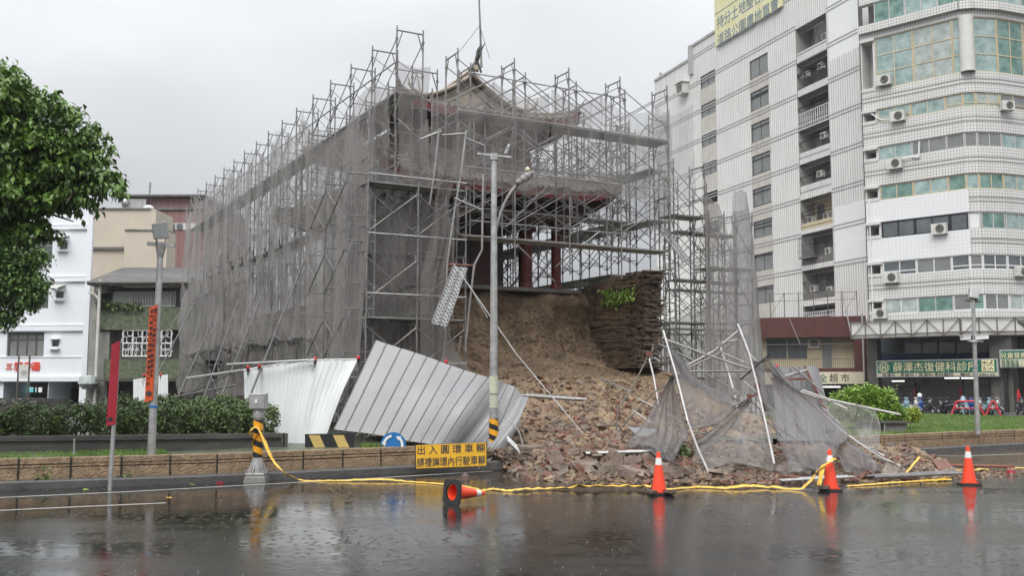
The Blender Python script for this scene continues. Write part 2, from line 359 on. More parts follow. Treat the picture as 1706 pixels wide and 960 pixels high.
# lettering
def text(s, c, size, right, up, mat, parent=None, name='lettering', fit=None, label=None, cat=None, extrude=.004, bold=0.0, spacing=1.0):
    """flat letters, centre c, 'right' and 'up' unit vectors, cap box of height size; fit = total width"""
    cu = bpy.data.curves.new(name, 'FONT'); cu.body = s; cu.size = 1; cu.extrude = extrude/size; cu.offset = bold; cu.align_x = 'CENTER'; cu.space_character = spacing
    o = bpy.data.objects.new(name, cu); COL.objects.link(o)
    dg = bpy.context.evaluated_depsgraph_get(); dg.update(); me = bpy.data.meshes.new_from_object(o.evaluated_get(dg))
    bpy.data.objects.remove(o); n = len(me.vertices)
    if n == 0: return None
    a = np.empty(n*3); me.vertices.foreach_get('co', a); a = a.reshape(-1, 3)
    lo, hi = a.min(0), a.max(0); a[:, :2] -= ((lo+hi)/2)[:2]
    sy = size/(hi[1]-lo[1]); sx = fit/(hi[0]-lo[0]) if fit else sy
    r, u = Vector(right).normalized(), Vector(up).normalized(); nn = r.cross(u)
    Wd = np.outer(a[:,0]*sx, r)+np.outer(a[:,1]*sy, u)+np.outer(a[:,2]*size, nn)+np.array(c)
    mb = MB(); mb.v = Wd.tolist(); mb.f = [tuple(p.vertices) for p in me.polygons]; mb.uv = [None]*len(mb.f); mb.m = [0]*len(mb.f)
    bpy.data.meshes.remove(me)
    return build(mb, name, mat, parent)

class Facade:
    """vertical plane through p0,p1 (xy); s runs from p0 towards p1, out is towards the viewer side"""
    def __init__(s, p0, p1, flip=False):
        s.p = Vector((p0[0], p0[1], 0)); d = Vector((p1[0]-p0[0], p1[1]-p0[1], 0)); s.len = d.length; s.d = d.normalized()
        n = Vector((s.d.y, -s.d.x, 0)); mid = s.p+s.d*s.len/2
        if n.dot(-mid) < 0: n = -n
        s.n = n; s.rz = math.atan2(s.d.y, s.d.x)
    def pt(s, a, z, out=0): q = s.p+s.d*a+s.n*out; return Vector((q.x, q.y, z))
    def px(s, px, py):
        r = ray(px, py); t = (s.p-Vector((0, 0, CH))).dot(s.n)/Vector((r.x, r.y, 0)).dot(s.n)
        q = Vector((0, 0, CH))+r*t; return ((q-s.p).dot(s.d), q.z)
    def s_at(s, px): return s.px(px, 645)[0]
    def box(s, mb, a0, a1, z0, z1, o0, o1):
        """a proper box between out offsets o0<o1 with metre uvs on every face"""
        p = lambda a, z, o: s.pt(a, z, o)
        q = [((a0,z0,o1),(a1,z0,o1),(a1,z1,o1),(a0,z1,o1)), ((a1,z0,o0),(a0,z0,o0),(a0,z1,o0),(a1,z1,o0)),
             ((a0,z0,o0),(a0,z0,o1),(a0,z1,o1),(a0,z1,o0)), ((a1,z0,o1),(a1,z0,o0),(a1,z1,o0),(a1,z1,o1)),
             ((a0,z1,o1),(a1,z1,o1),(a1,z1,o0),(a0,z1,o0)), ((a0,z0,o0),(a1,z0,o0),(a1,z0,o1),(a0,z0,o1))]
        for i, f in enumerate(q):
            if i in (0, 1): uv = [(k[0], k[1]) for k in f]
            elif i in (2, 3): uv = [(k[2], k[1]) for k in f]
            else: uv = [(k[0], k[2]) for k in f]
            mb.quad(*[p(*k) for k in f], uv=uv)
        return mb
    def holes(s, mb, a0, a1, z0, z1, hs, depth, zmat=None):
        """front sheet with rectangular holes and their reveals"""
        A = sorted(set([a0, a1]+[min(max(h[k], a0), a1) for h in hs for k in (0, 1)])); Z = sorted(set([z0, z1]+[min(max(h[k], z0), z1) for h in hs for k in (2, 3)]))
        for i in range(len(A)-1):
            for j in range(len(Z)-1):
                ca, cz = (A[i]+A[i+1])/2, (Z[j]+Z[j+1])/2
                if any(h[0] < ca < h[1] and h[2] < cz < h[3] for h in hs): continue
                if zmat: mb.cur = zmat(ca, cz)
                mb.quad(s.pt(A[i],Z[j]), s.pt(A[i+1],Z[j]), s.pt(A[i+1],Z[j+1]), s.pt(A[i],Z[j+1]), uv=[(A[i],Z[j]),(A[i+1],Z[j]),(A[i+1],Z[j+1]),(A[i],Z[j+1])])
        mb.cur = 0
        for h in hs:
            dp = h[4] if len(h) > 4 else depth
            a, b, c, d = max(h[0], a0), min(h[1], a1), max(h[2], z0), min(h[3], z1)
            for (k, l) in (((a,c),(b,c)), ((b,c),(b,d)), ((b,d),(a,d)), ((a,d),(a,c))):
                mb.quad(s.pt(*k), s.pt(*l), s.pt(*l, -dp), s.pt(*k, -dp), uv=[(0,0),(0,0),(0,0),(0,0)])
        return mb

def window(fa, a0, a1, z0, z1, parent, nx=2, nz=1, fm='alu', gm='glass', depth=.12, fw=.05, out=0.0, split=None):
    f = MB(); o1 = out-depth+.05; o0 = o1-.06
    if o1 > out: o1 = out
    fa.box(f, a0, a1, z0, z0+fw, o0, o1); fa.box(f, a0, a1, z1-fw, z1, o0, o1)
    fa.box(f, a0, a0+fw, z0+fw, z1-fw, o0, o1); fa.box(f, a1-fw, a1, z0+fw, z1-fw, o0, o1)
    xs = [a0+(a1-a0)*k/nx for k in range(1, nx)]
    for x in xs: fa.box(f, x-fw/2, x+fw/2, z0+fw, z1-fw, o0+.004, o1-.004)
    zs = [z0+(z1-z0)*q for q in (split or [k/nz for k in range(1, nz)])]
    for z in zs: fa.box(f, a0+fw, a1-fw, z-fw/2, z+fw/2, o0+.007, o1-.007)
    wo = build(f, 'window', M[fm], parent)
    g = MB(); g.quad(fa.pt(a0+.01,z0+.01,o0+.02), fa.pt(a1-.01,z0+.01,o0+.02), fa.pt(a1-.01,z1-.01,o0+.02), fa.pt(a0+.01,z1-.01,o0+.02), uv=[(0,0),(1,0),(1,1),(0,1)])
    build(g, 'pane', M[gm] if isinstance(gm, str) else gm, wo)
    return wo
def catm(A, m, n):
    A = np.asarray(A, float)
    def up(A, m):
        k = A.shape[0]; t = np.linspace(0, k-1-1e-9, m); i = t.astype(int); f = (t-i)[:, None, None]
        g = lambda j: A[np.clip(i+j, 0, k-1)]
        p0, p1, p2, p3 = g(-1), g(0), g(1), g(2)
        return .5*((2*p1)+(-p0+p2)*f+(2*p0-5*p1+4*p2-p3)*f**2+(-p0+3*p1-3*p2+p3)*f**3)
    A = up(A, m); A = up(A.transpose(1, 0, 2), n).transpose(1, 0, 2); return A
# ================================================================ ground, road, island
def wet_road():
    m = bpy.data.materials.new('wet asphalt'); m.use_nodes = True; t = m.node_tree; N = t.nodes; b = N['Principled BSDF']; lk = t.links.new
    tc = N.new('ShaderNodeTexCoord'); oc = tc.outputs['Object']
    def noise(sc, det=6, rough=.6, vec=None):
        q = N.new('ShaderNodeTexNoise'); q.inputs['Scale'].default_value = sc; q.inputs['Detail'].default_value = det; q.inputs['Roughness'].default_value = rough; lk(vec or oc, q.inputs['Vector']); return q.outputs[0]
    def mrange(src, a, b_, c, d):
        q = N.new('ShaderNodeMapRange'); q.inputs[1].default_value = a; q.inputs[2].default_value = b_; q.inputs[3].default_value = c; q.inputs[4].default_value = d; lk(src, q.inputs[0]); return q.outputs[0]
    mp = N.new('ShaderNodeMapping'); mp.inputs['Scale'].default_value = (.35, 1.0, 1); mp.inputs['Rotation'].default_value = (0, 0, -.35); lk(oc, mp.inputs[0])
    pud = noise(.42, 5, .6, mp.outputs[0]); fine = noise(9, 6)
    mix = N.new('ShaderNodeMix'); mix.data_type = 'RGBA'; lk(mrange(pud, .4, .62, 0, 1), mix.inputs[0])
    mix.inputs[6].default_value = (.013, .0125, .012, 1); mix.inputs[7].default_value = (.028, .0265, .025, 1)
    grit = N.new('ShaderNodeMix'); grit.data_type = 'RGBA'; grit.blend_type = 'MULTIPLY'; grit.inputs[0].default_value = .6
    lk(mix.outputs[2], grit.inputs[6]); gg = mrange(noise(60, 3), .3, .7, .55, 1.45); lk(gg, grit.inputs[7])
    # mud washed out of the heap
    sx = N.new('ShaderNodeSeparateXYZ'); lk(oc, sx.inputs[0]); tilt = N.new('ShaderNodeMath'); tilt.operation = 'MULTIPLY_ADD'; tilt.inputs[1].default_value = -.12; lk(sx.outputs[0], tilt.inputs[0]); lk(sx.outputs[1], tilt.inputs[2])
    nn_ = N.new('ShaderNodeMath'); nn_.operation = 'MULTIPLY_ADD'; nn_.inputs[1].default_value = 3.0; lk(noise(1.1, 7, .7), nn_.inputs[0]); lk(tilt.outputs[0], nn_.inputs[2])
    my = mrange(nn_.outputs[0], 20.0, 21.4, 0, .8); mx = mrange(sx.outputs[0], -1.5, .8, 0, 1); mm = N.new('ShaderNodeMath'); mm.operation = 'MULTIPLY'; lk(my, mm.inputs[0]); lk(mx, mm.inputs[1])
    mud = N.new('ShaderNodeMix'); mud.data_type = 'RGBA'; lk(mm.outputs[0], mud.inputs[0]); lk(grit.outputs[2], mud.inputs[6]); mud.inputs[7].default_value = (.085, .060, .042, 1); lk(mud.outputs[2], b.inputs['Base Color'])
    ad = N.new('ShaderNodeMath'); ad.operation = 'ADD'; lk(mrange(pud, .42, .64, .015, .085), ad.inputs[0]); lk(mrange(fine, .35, .7, 0, .03), ad.inputs[1]); lk(ad.outputs[0], b.inputs['Roughness'])
    b.inputs['IOR'].default_value = 1.42; b.inputs['Specular IOR Level'].default_value = .6
    # rain-struck water film
    v = N.new('ShaderNodeTexVoronoi'); v.inputs['Scale'].default_value = 7; lk(oc, v.inputs['Vector'])
    rip = N.new('ShaderNodeMath'); rip.operation = 'SINE'; k = N.new('ShaderNodeMath'); k.operation = 'MULTIPLY'; k.inputs[1].default_value = 60; lk(v.outputs['Distance'], k.inputs[0]); lk(k.outputs[0], rip.inputs[0])
    fade = N.new('ShaderNodeMath'); fade.operation = 'MULTIPLY'; lk(rip.outputs[0], fade.inputs[0]); lk(mrange(v.outputs['Distance'], .15, .42, 1, 0), fade.inputs[1])
    b1 = N.new('ShaderNodeBump'); b1.inputs['Strength'].default_value = .05; b1.inputs['Distance'].default_value = .02; lk(fade.outputs[0], b1.inputs['Height'])
    b2 = N.new('ShaderNodeBump'); b2.inputs['Strength'].default_value = .075; b2.inputs['Distance'].default_value = .02; lk(noise(7, 4, .55), b2.inputs['Height']); lk(b1.outputs[0], b2.inputs['Normal'])
    b3 = N.new('ShaderNodeBump'); b3.inputs['Distance'].default_value = .01; lk(mrange(pud, .46, .66, .015, .2), b3.inputs['Strength']); lk(noise(70, 3), b3.inputs['Height']); lk(b2.outputs[0], b3.inputs['Normal'])
    lk(b3.outputs[0], b.inputs['Normal']); return m
M['road'] = wet_road()
mb = MB(); mb.quad((-500,-60,0),(500,-60,0),(500,700,0),(-500,700,0)); struct(mb, 'road', M['road'], local=True)

# the island edge, as ground points at the foot of the kerb
edge = [(-17,16.2)] + [tuple(G(px, py)[:2]) for px, py in ((-120,824),(0,817),(200,811),(412,803),(560,795),(690,788),(807,784))] + [(2.6,22.9),(5.2,24.1),(7.4,25.1)] + [tuple(G(px, py)[:2]) for px, py in ((1465,761),(1590,753.5),(1706,747),(1850,741))] + [(26,35),(34,41)]
edge = [Vector((x, y, 0)) for x, y in edge]
def resample(pts, step):
    out = [pts[0]]; acc = 0
    for a, b in zip(pts[:-1], pts[1:]):
        n = max(1, round((b-a).length/step))
        for k in range(1, n+1): out.append(a.lerp(b, k/n))
    return out
fine_edge = resample(edge, .5)
for _ in range(6): fine_edge = [fine_edge[0]]+[(a+b*2+c)/4 for a, b, c in zip(fine_edge[:-2], fine_edge[1:-1], fine_edge[2:])]+[fine_edge[-1]]
def offs(pts, d):
    r = []
    for i, p in enumerate(pts):
        t = (pts[min(i+1, len(pts)-1)]-pts[max(i-1, 0)]).normalized(); r.append(p+Vector((-t.y, t.x, 0))*d)
    return r
def ribbon(pts, prof):
    """profile: list of (inward offset, z)"""
    rows = [[(q.x, q.y, z) for q in offs(pts, o)] for o, z in prof]; mb = MB(); mb.grid(np.array(rows)); return mb
struct(ribbon(fine_edge, [(0,-.02),(0,.12),(.02,.145),(.30,.15),(.30,-.02)]), 'kerb', M['kerb'])
# lawn / inner ground
inner = offs(fine_edge, .62); far = [Vector((p.x*1.15, 56 if p.x < 4 else max(41.0, 56-(p.x-4)*3.0), 0)) for p in inner]
rows = []
for k in range(26):
    t = (k/25)**1.2; rows.append([(a.x*(1-t)+b.x*t, a.y*(1-t)+b.y*t, .49+.02*math.sin(a.x*1.3+k)) for a, b in zip(inner, far)])
mb = MB(); mb.grid(np.array(rows)); struct(mb, 'lawn', M['soil'])
# rough stone retaining wall, block by block
brk = [i for i, p in enumerate(fine_edge)]
seg_len = 0.62
M['joint_in'] = M['joint']
def block_wall(x_from, x_to, name, label, group):
    rt = None; pts = [p for p in fine_edge if x_from <= p.x <= x_to]; inn = offs(pts, .36); L_ = 0; path = []
    cum = [0]
    for a, b in zip(inn[:-1], inn[1:]): cum.append(cum[-1]+(b-a).length)
    def at(s):
        for i in range(len(cum)-1):
            if cum[i+1] >= s: t = (s-cum[i])/(cum[i+1]-cum[i]); return inn[i].lerp(inn[i+1], t)
        return inn[-1]
    rt = root(name, label, 'wall', inn[0], 0, group)
    core = MB(); rows = [[(q.x, q.y, z) for q in offs(inn, o)] for o, z in ((.015,.0),(.015,.50),(.24,.50),(.24,.0))]; core.grid(np.array(rows)); build(core, 'wall_core', M['joint'], rt)
    s = 0; n = 0
    while s < cum[-1]-.3:
        e = min(s+.86, cum[-1]); a, b = at(s+.018), at(e-.018); d = (b-a).normalized(); nn = Vector((-d.y, d.x, 0)); mbk = MB()
        for (z0, z1) in ((.13,.335),(.348,.395),(.408,.52)) if True else ():
            dz = rng.uniform(-.004,.004); c = (a+b)/2+nn*(.11+rng.uniform(-.006,.006)); mbk.box((c.x, c.y, (z0+z1)/2+dz), ((b-a).length, .24, z1-z0), rz=math.atan2(d.y, d.x))
        o = build(mbk, 'stone_block', M['stone_tan'], rt, bevel=.012); s = e; n += 1
    return rt
block_wall(-13, .1, 'stone_wall', 'low tan block wall round the island left of the collapse', None)
block_wall(8.6, 27, 'stone_wall', 'low tan block wall edging the green lawn right of the collapse', None)

# painted lines, drawn a few millimetres above the road
def line(pts, wd, name='road_marking'):
    mb = MB(); rows = [[(q.x, q.y, .004) for q in offs(pts, o)] for o in (-wd/2, wd/2)]; mb.grid(np.array(rows)); struct(mb, name, M['road_line'])
lp = [G(px, py) for px, py in ((-150,839),(0,830),(200,821),(420,809),(620,798),(820,785.5))]
line(resample(lp, .6), .13)
line(resample([G(-100,856), G(0,851.5), G(130,845.5), G(276,839)], .6), .13)
mb = MB(); 
line(resample([G(1480,757), G(1600,761), G(1706,757)], .5), .12)

# grass blades: ground cover
def grass_patch(fn, n, h, name, label):
    V = []; Fs = []
    for i in range(n):
        p = fn()
        if p is None: continue
        hh = h*rng.uniform(.5, 1.3); a = rng.uniform(0, 6.28); wd = .012+.010*rng.random(); dx, dy = math.cos(a), math.sin(a); lean = rng.uniform(0, .6)*hh
        b = len(V); lx, ly = rng.normal(0, 1, 2); V += [(p[0]-dx*wd, p[1]-dy*wd, p[2]), (p[0]+dx*wd, p[1]+dy*wd, p[2]), (p[0]+lx*lean*.6, p[1]+ly*lean*.6, p[2]+hh)]; Fs.append((b, b+1, b+2))
    mb = MB(); mb.add(V, Fs); return single(mb, name, M['grass'], label, 'grass', kind='stuff')
def on_lawn(x0, x1, d0, d1):
    pts = [p for p in inner if x0 <= p.x <= x1]
    def f():
        i = int(rng.integers(0, len(pts)-1)); a = pts[i].lerp(pts[i+1], rng.random()); t = (pts[i+1]-pts[i]).normalized(); d = d0+(d1-d0)*rng.random()**1.5
        return (a.x-t.y*d, a.y+t.x*d, .47)
    return f
grass_patch(on_lawn(9, 27, .05, 15), 42000, .11, 'grass', 'bright green wet grass on the right side of the island')
grass_patch(on_lawn(-13, -6.2, .05, 1.9), 9000, .07, 'grass', 'short grass strip behind the tan block wall on the left')
grass_patch(on_lawn(-3.4, -2.4, .02, .25), 420, .13, 'weeds', 'weeds growing over the wall by the chevron board')
# paving by the arcade
mb = MB(); a_ = Facade(P(1380,640,69), P(1900,640,61)); a_.box(mb, -8, 60, -.05, .08, 0, 12.0); struct(mb, 'sidewalk', M['pave'])

# ================================================================ leaves and plants
def leaves_mesh(centres, size, droop=.5, per=10, spread=.22, curl=.25):
    """small folded leaves in rosettes"""
    C = np.asarray(centres); n = len(C); tot = n*per
    c = np.repeat(C, per, 0)+rng.normal(0, spread*.45, (tot, 3))
    az = rng.uniform(0, 2*np.pi, tot); el = rng.uniform(-1.0, .35, tot)*1.0-droop*.4
    d = np.stack([np.cos(az)*np.cos(el), np.sin(az)*np.cos(el), np.sin(el)], 1)
    up = np.tile([0, 0, 1.0], (tot, 1))+rng.normal(0, .35, (tot, 3)); s = np.cross(d, up); s /= np.linalg.norm(s, axis=1)[:, None]+1e-9; nn = np.cross(s, d)
    L_ = size*rng.uniform(.65, 1.25, tot)[:, None]; Wd = L_*.27
    p0 = c; p1 = c+d*L_*.45+s*Wd+nn*L_*.06; p2 = c+d*L_*.45-s*Wd+nn*L_*.06; p3 = c+d*L_-nn*L_*curl; pm = c+d*L_*.5-nn*L_*.03
    V = np.stack([p0, p1, pm, p2, p3], 1).reshape(-1, 3); b = np.arange(tot)*5
    Fs = np.concatenate([np.stack([b, b+1, b+2], 1), np.stack([b, b+2, b+3], 1), np.stack([b+1, b+4, b+2], 1), np.stack([b+2, b+4, b+3], 1)])
    mb = MB(); mb.v = V.tolist(); mb.f = [tuple(f) for f in Fs.tolist()]; mb.uv = [None]*len(mb.f); mb.m = [0]*len(mb.f); return mb
def lobes(ls, n, shell=.55, lump=.3):
    """points near the surface of ellipsoid lobes, denser outside; each lobe (cx,cy,cz,rx,ry,rz)"""
    pts = []; wts = np.array([l[3]*l[4]+l[4]*l[5] for l in ls]); wts = wts/wts.sum()
    for l, k in zip(ls, (wts*n).astype(int)):
        u = rng.normal(0, 1, (k, 3)); u /= np.linalg.norm(u, axis=1)[:, None]; r = shell+(1-shell)*rng.random(k)**.6
        lf = 1+lump*(np.sin(u[:,0]*5+l[0])*np.sin(u[:,1]*6+l[1]*2)*np.sin(u[:,2]*5+l[2]*3)); pts.append(np.array(l[:3])+u*np.array(l[3:])*(r*lf)[:, None])
    return np.concatenate(pts)
def limb(mb, pts, r0, r1, n=7):
    k = len(pts)-1
    for i in range(k): mb.tube(pts[i], pts[i+1], r0+(r1-r0)*i/k, n, r0+(r1-r0)*(i+1)/k, caps=False)

def big_tree():
    base = Vector((-12.6, 19.3, .45)); t = root('broadleaf_tree', 'large dark green tree with glossy drooping leaves at the left edge of the island', 'tree', base)
    Y = 18.5
    def lb(px, py, rpx, Yd=Y, rz=None, ry=None): p = P(px-24, py-6, Yd); r = rpx/F*Yd; return (p.x, p.y, p.z, r, ry or r*1.1, (rz or rpx)/F*Yd)
    ls = [lb(-10,170,62), lb(-60,190,90), lb(40,215,75), lb(95,235,62), lb(140,265,48), lb(160,308,44), lb(120,315,55), lb(60,300,70), lb(0,320,80), lb(-60,320,110), lb(28,375,42), lb(-30,390,60,rz=40), lb(190,318,16), lb(150,228,28), lb(60,165,30), lb(0,130,35), lb(100,178,24), lb(95,350,34), lb(-130,230,110), lb(-220,300,120), lb(70,388,22,rz=18),
          *[lb(px, py, rr, 18.5+rng.uniform(-.9,.9)) for px, py, rr in ((20,112,12),(48,128,13),(75,150,11),(92,158,9),(118,176,10),(140,192,12),(150,212,10),(158,240,12),(176,262,11),(190,282,12),(200,300,10),(203,322,9),(196,342,10),(180,352,12),(160,366,11),(138,372,10),(118,384,11),(96,396,12),(80,405,9),(62,398,12),(176,300,16),(128,232,18),(40,150,16),(86,196,20),(55,330,20),(30,250,22),(110,300,22),(8,180,20),(150,330,16),(20,402,12))],
          lb(-10,225,60,19.8), lb(90,270,60,19.8), lb(20,320,60,20.2), lb(-60,255,110,20.8), lb(-110,300,110,17)]
    cen = lobes(ls, 620, .62, .35); P_ = []
    for c in cen:
        k = int(rng.integers(9, 20)); r = rng.uniform(.22, .42); u = rng.normal(0, 1, (k, 3)); u /= np.linalg.norm(u, axis=1)[:, None]; u[:, 2] = np.abs(u[:, 2])*.75-.18
        P_.append(c+u*r*np.array([1, 1, .8]))
    build(leaves_mesh(np.concatenate(P_), .145, .9, 8, .10), 'crown', M['leaf'], t)
    mb = MB(); b = base; tr = [b, b+Vector((.1,0,1.3)), b+Vector((.35,-.1,2.6)), b+Vector((.5,0,3.6))]; limb(mb, tr, .34, .24, 10)
    tips = [P(60,240,18.8), P(150,300,18.5), P(0,170,18.6), P(20,350,18.6), P(-60,300,19.4), P(-150,230,19), P(110,330,18.7), P(-220,300,19.5)]
    for q in tips:
        a = tr[-1]; mids = [a, a.lerp(q, .33)+Vector((rng.uniform(-.2,.2), 0, .25)), a.lerp(q, .66)+Vector((0, rng.uniform(-.2,.2), .2)), q]; limb(mb, mids, .16, .03)
        for k in range(5):
            s = a.lerp(q, rng.uniform(.45, .95)); e = s+Vector(rng.normal(0, .6, 3)); limb(mb, [s, e], .035, .012, 5)
    build(mb, 'trunk', M['bark'], t, smooth=True)
big_tree()
def back_tree():
    base = P(-25, 690, 33); base.z = .45; t = root('small_tree', 'small light green tree in front of the white corner building', 'tree', base)
    Y = 33
    def lb(px, py, r): p = P(px, py, Y); q = r/F*Y; return (p.x, p.y, p.z, q, q, q)
    ls = [lb(20,425,30), lb(55,430,22), lb(20,470,38), lb(50,478,28), lb(5,515,30), lb(45,500,18), lb(-30,460,55), lb(-70,430,60), lb(-20,400,40), lb(30,450,25)]
    build(leaves_mesh(lobes(ls, 2600, .5, .3), .16, .2, 9, .22), 'crown', M['leaf2'], t)
    mb = MB(); limb(mb, [base, base+Vector((.1,0,1.8)), P(-20,500,33)], .16, .1, 8)
    for q in (P(40,450,33), P(20,480,32.6), P(-50,440,33.4), P(5,520,32.8)): limb(mb, [P(-20,500,33), P(-20,500,33).lerp(q, .5)+Vector((0,0,.2)), q], .08, .02)
    build(mb, 'trunk', M['bark'], t, smooth=True)
back_tree()

def shrub(px0, px1, Y, ztop, idx, label, mat='hedge', depth=.85, name='hedge_shrub', group='clipped shrubs of the hedge', zb=.78, lsz=.085, dens=1.0, z0=None):
    a, b = P(px0, 700, Y), P(px1, 700, Y); wd = b.x-a.x; c = Vector(((a.x+b.x)/2, Y, .47 if z0 is None else z0)); t = root(name, label, 'shrub', c, 0, group)
    n = int(520*wd*dens); pts = rng.uniform(-1, 1, (n, 3)); e = np.abs(pts)**4; keep = (e.sum(1) < 1.15) & ((np.abs(pts).max(1) > .62)); pts = pts[keep]
    pts = pts*np.array([wd/2*1.05, depth/2, (ztop-zb)/2])+np.array([c.x, c.y, (ztop+zb)/2]); pts[:, 2] += .05*np.sin(pts[:, 0]*5.3)+.03*np.sin(pts[:, 0]*13)
    build(leaves_mesh(pts, lsz, .0, 8, .09, .1), 'foliage', M[mat], t)
    mb = MB()
    for k in range(max(2, int(wd*3))):
        p = c+Vector((rng.uniform(-.25,.25)*wd, rng.uniform(-.1,.1), 0))
        for q in range(3): limb(mb, [p, p+Vector((rng.uniform(-.3,.3), rng.uniform(-.2,.2), (zb-.47)*.8)), p+Vector((rng.uniform(-.4,.4), rng.uniform(-.25,.25), ztop-.47-.15))], .022, .01, 5)
    build(mb, 'stem', M['bark'], t); return t
# ================================================================ left side: planter, hedge, posts
# planter kerb in front of the hedge
mb = MB(); A0 = P(-150,757,20.3); pl = [Vector((-16.5,19.6,0)), Vector((-11,20.2,0)), Vector((-6,21.4,0)), Vector((-4.95,21.9,0))]
plf = resample(pl, .6)
rows = [[(q.x, q.y, z) for q in offs(plf, o)] for o, z in ((.04,.44),(.04,.70),(-.03,.71),(-.03,.80),(.28,.805),(.28,.44))]; mb = MB(); mb.grid(np.array(rows))
mb.box((-4.92, 22.02, .62), (.06, .34, .36), rz=.4)
single(mb, 'planter_kerb', M['concrete_dark'], 'long dark wet stone planter edge in front of the clipped hedge', 'planter')
hl = ['leftmost low shrub of the hedge beside the dark stone wall', 'low shrub under the dark stone slab left of the red sign', 'hedge shrub just left of the tall dark red sign', 'hedge shrub right behind the dark red sign', 'hedge shrub between the red sign and the floodlight pole', 'hedge shrub right behind the floodlight pole', 'hedge shrub above the blue tarpaulin', 'hedge shrub left of the leaning brace foot', 'end shrub of the hedge behind the grey control box']
hx = [(-60,22),(24,88),(92,150),(152,212),(214,262),(263,318),(320,372),(374,415),(416,458)]
for i, ((a, b), l) in enumerate(zip(hx, hl)): shrub(a, b, 21.4+.0012*(a+60)+.6*(i/8), 1.42 if i else 1.30, i, l)
for k, (a, b) in enumerate(((170,230),(236,300),(306,350),(352,430))):
    shrub(a, b, 23.4, 1.56, k, ['back row shrub seen above the hedge beside the dark red sign', 'back row shrub seen above the hedge by the floodlight pole', 'back row shrub seen above the blue tarpaulin', 'back row shrub seen above the hedge near the control box'][k], group='back row of the hedge')
# dark stone wall behind the hedge
def slab_wall():
    f = Facade(P(-120,680,24.5), P(105,680,24.5)); t = root('carved_stone_wall', 'dark carved stone wall behind the hedge at the left edge', 'wall', f.pt(f.len/2, .47))
    z1 = f.px(50,664)[1]; mb = MB(); f.box(mb, 0, f.len, .47, z1, -.35, 0); build(mb, 'wall_body', M['concrete_dark'], t, bevel=.02)
    z = f.px(50,684)[1]; mb = MB(); f.box(mb, -.02, f.len+.04, z-.05, z, 0, .05); build(mb, 'ledge', M['concrete_dark'], t)
    for px, py in ((4,672),(28,670),(56,673)):
        s, z = f.px(px, py); mb = MB()
        for k in range(9):
            c = f.pt(s+rng.uniform(-.09,.09), z+rng.uniform(-.05,.05), .0); mb.lathe(c, [(0,-.03),(.035,-.01),(.03,.02),(0,.035)], 8)
        build(mb, 'relief', M['concrete'], t, smooth=True)
slab_wall()
# tarpaulin lump under the hedge
A = np.zeros((14, 22, 3)); f = Facade(P(268,720,22.9), P(345,720,22.9))
for i in range(14):
    for j in range(22):
        s = j/21*f.len; v = i/13; h = .26*math.sin(math.pi*v)**.7*(1-.35*abs(math.sin(j*.55)))+.02*rng.random(); q = f.pt(s, .5+h, (.5-v)*.7); A[i, j] = q
mb = MB(); mb.grid(A); single(mb, 'tarpaulin', M['blue_tarp'], 'crumpled blue tarpaulin on the ground behind the hedge', 'tarpaulin', smooth=True)

def rod(mb, pts, r, n=10): mb.path(pts, r, n)
def stripes_wrap(mbA, mbB, c0, z0, z1, r, pitch=.34, n=28, m=60):
    """helical two-colour band as real faces"""
    for i in range(m):
        for k in range(n):
            za, zb = z0+(z1-z0)*i/m, z0+(z1-z0)*(i+1)/m; t0, t1 = 2*math.pi*k/n, 2*math.pi*(k+1)/n
            u = ((za+zb)/2-z0)/pitch + (k+.5)/n*1.0
            mb = mbA if (u % 1.0) < .5 else mbB
            p = lambda t, z: (c0[0]+r*math.cos(t), c0[1]+r*math.sin(t), z)
            mb.quad(p(t0,za), p(t1,za), p(t1,zb), p(t0,zb))
def flange(t, x, y, z0, r, h=.42, n=6, wplate=.36):
    mb = MB(); mb.box((x, y, z0+.02), (wplate, wplate, .035)); build(mb, 'base_plate', M['galv'], t, bevel=.006)
    for k in range(n):
        a = 2*math.pi*k/n+.3; d = Vector((math.cos(a), math.sin(a), 0)); q = Vector((x, y, z0+.04)); s = Vector((-d.y, d.x, 0))*.005
        mb = MB(); mb.prism([q+d*r*.9-s, q+d*(r+.11)-s, q+d*r*.9+Vector((0,0,h*.7))-s], s*2); build(mb, 'gusset', M['galv'], t)
    for k in range(4):
        a = math.pi/4+k*math.pi/2; mb = MB(); mb.lathe((x+wplate*.6*math.cos(a), y+wplate*.6*math.sin(a), z0+.04), [(0,.07),(.017,.07),(.017,.03),(.03,.03),(.03,0)], 8); build(mb, 'anchor_bolt', M['galv'], t)

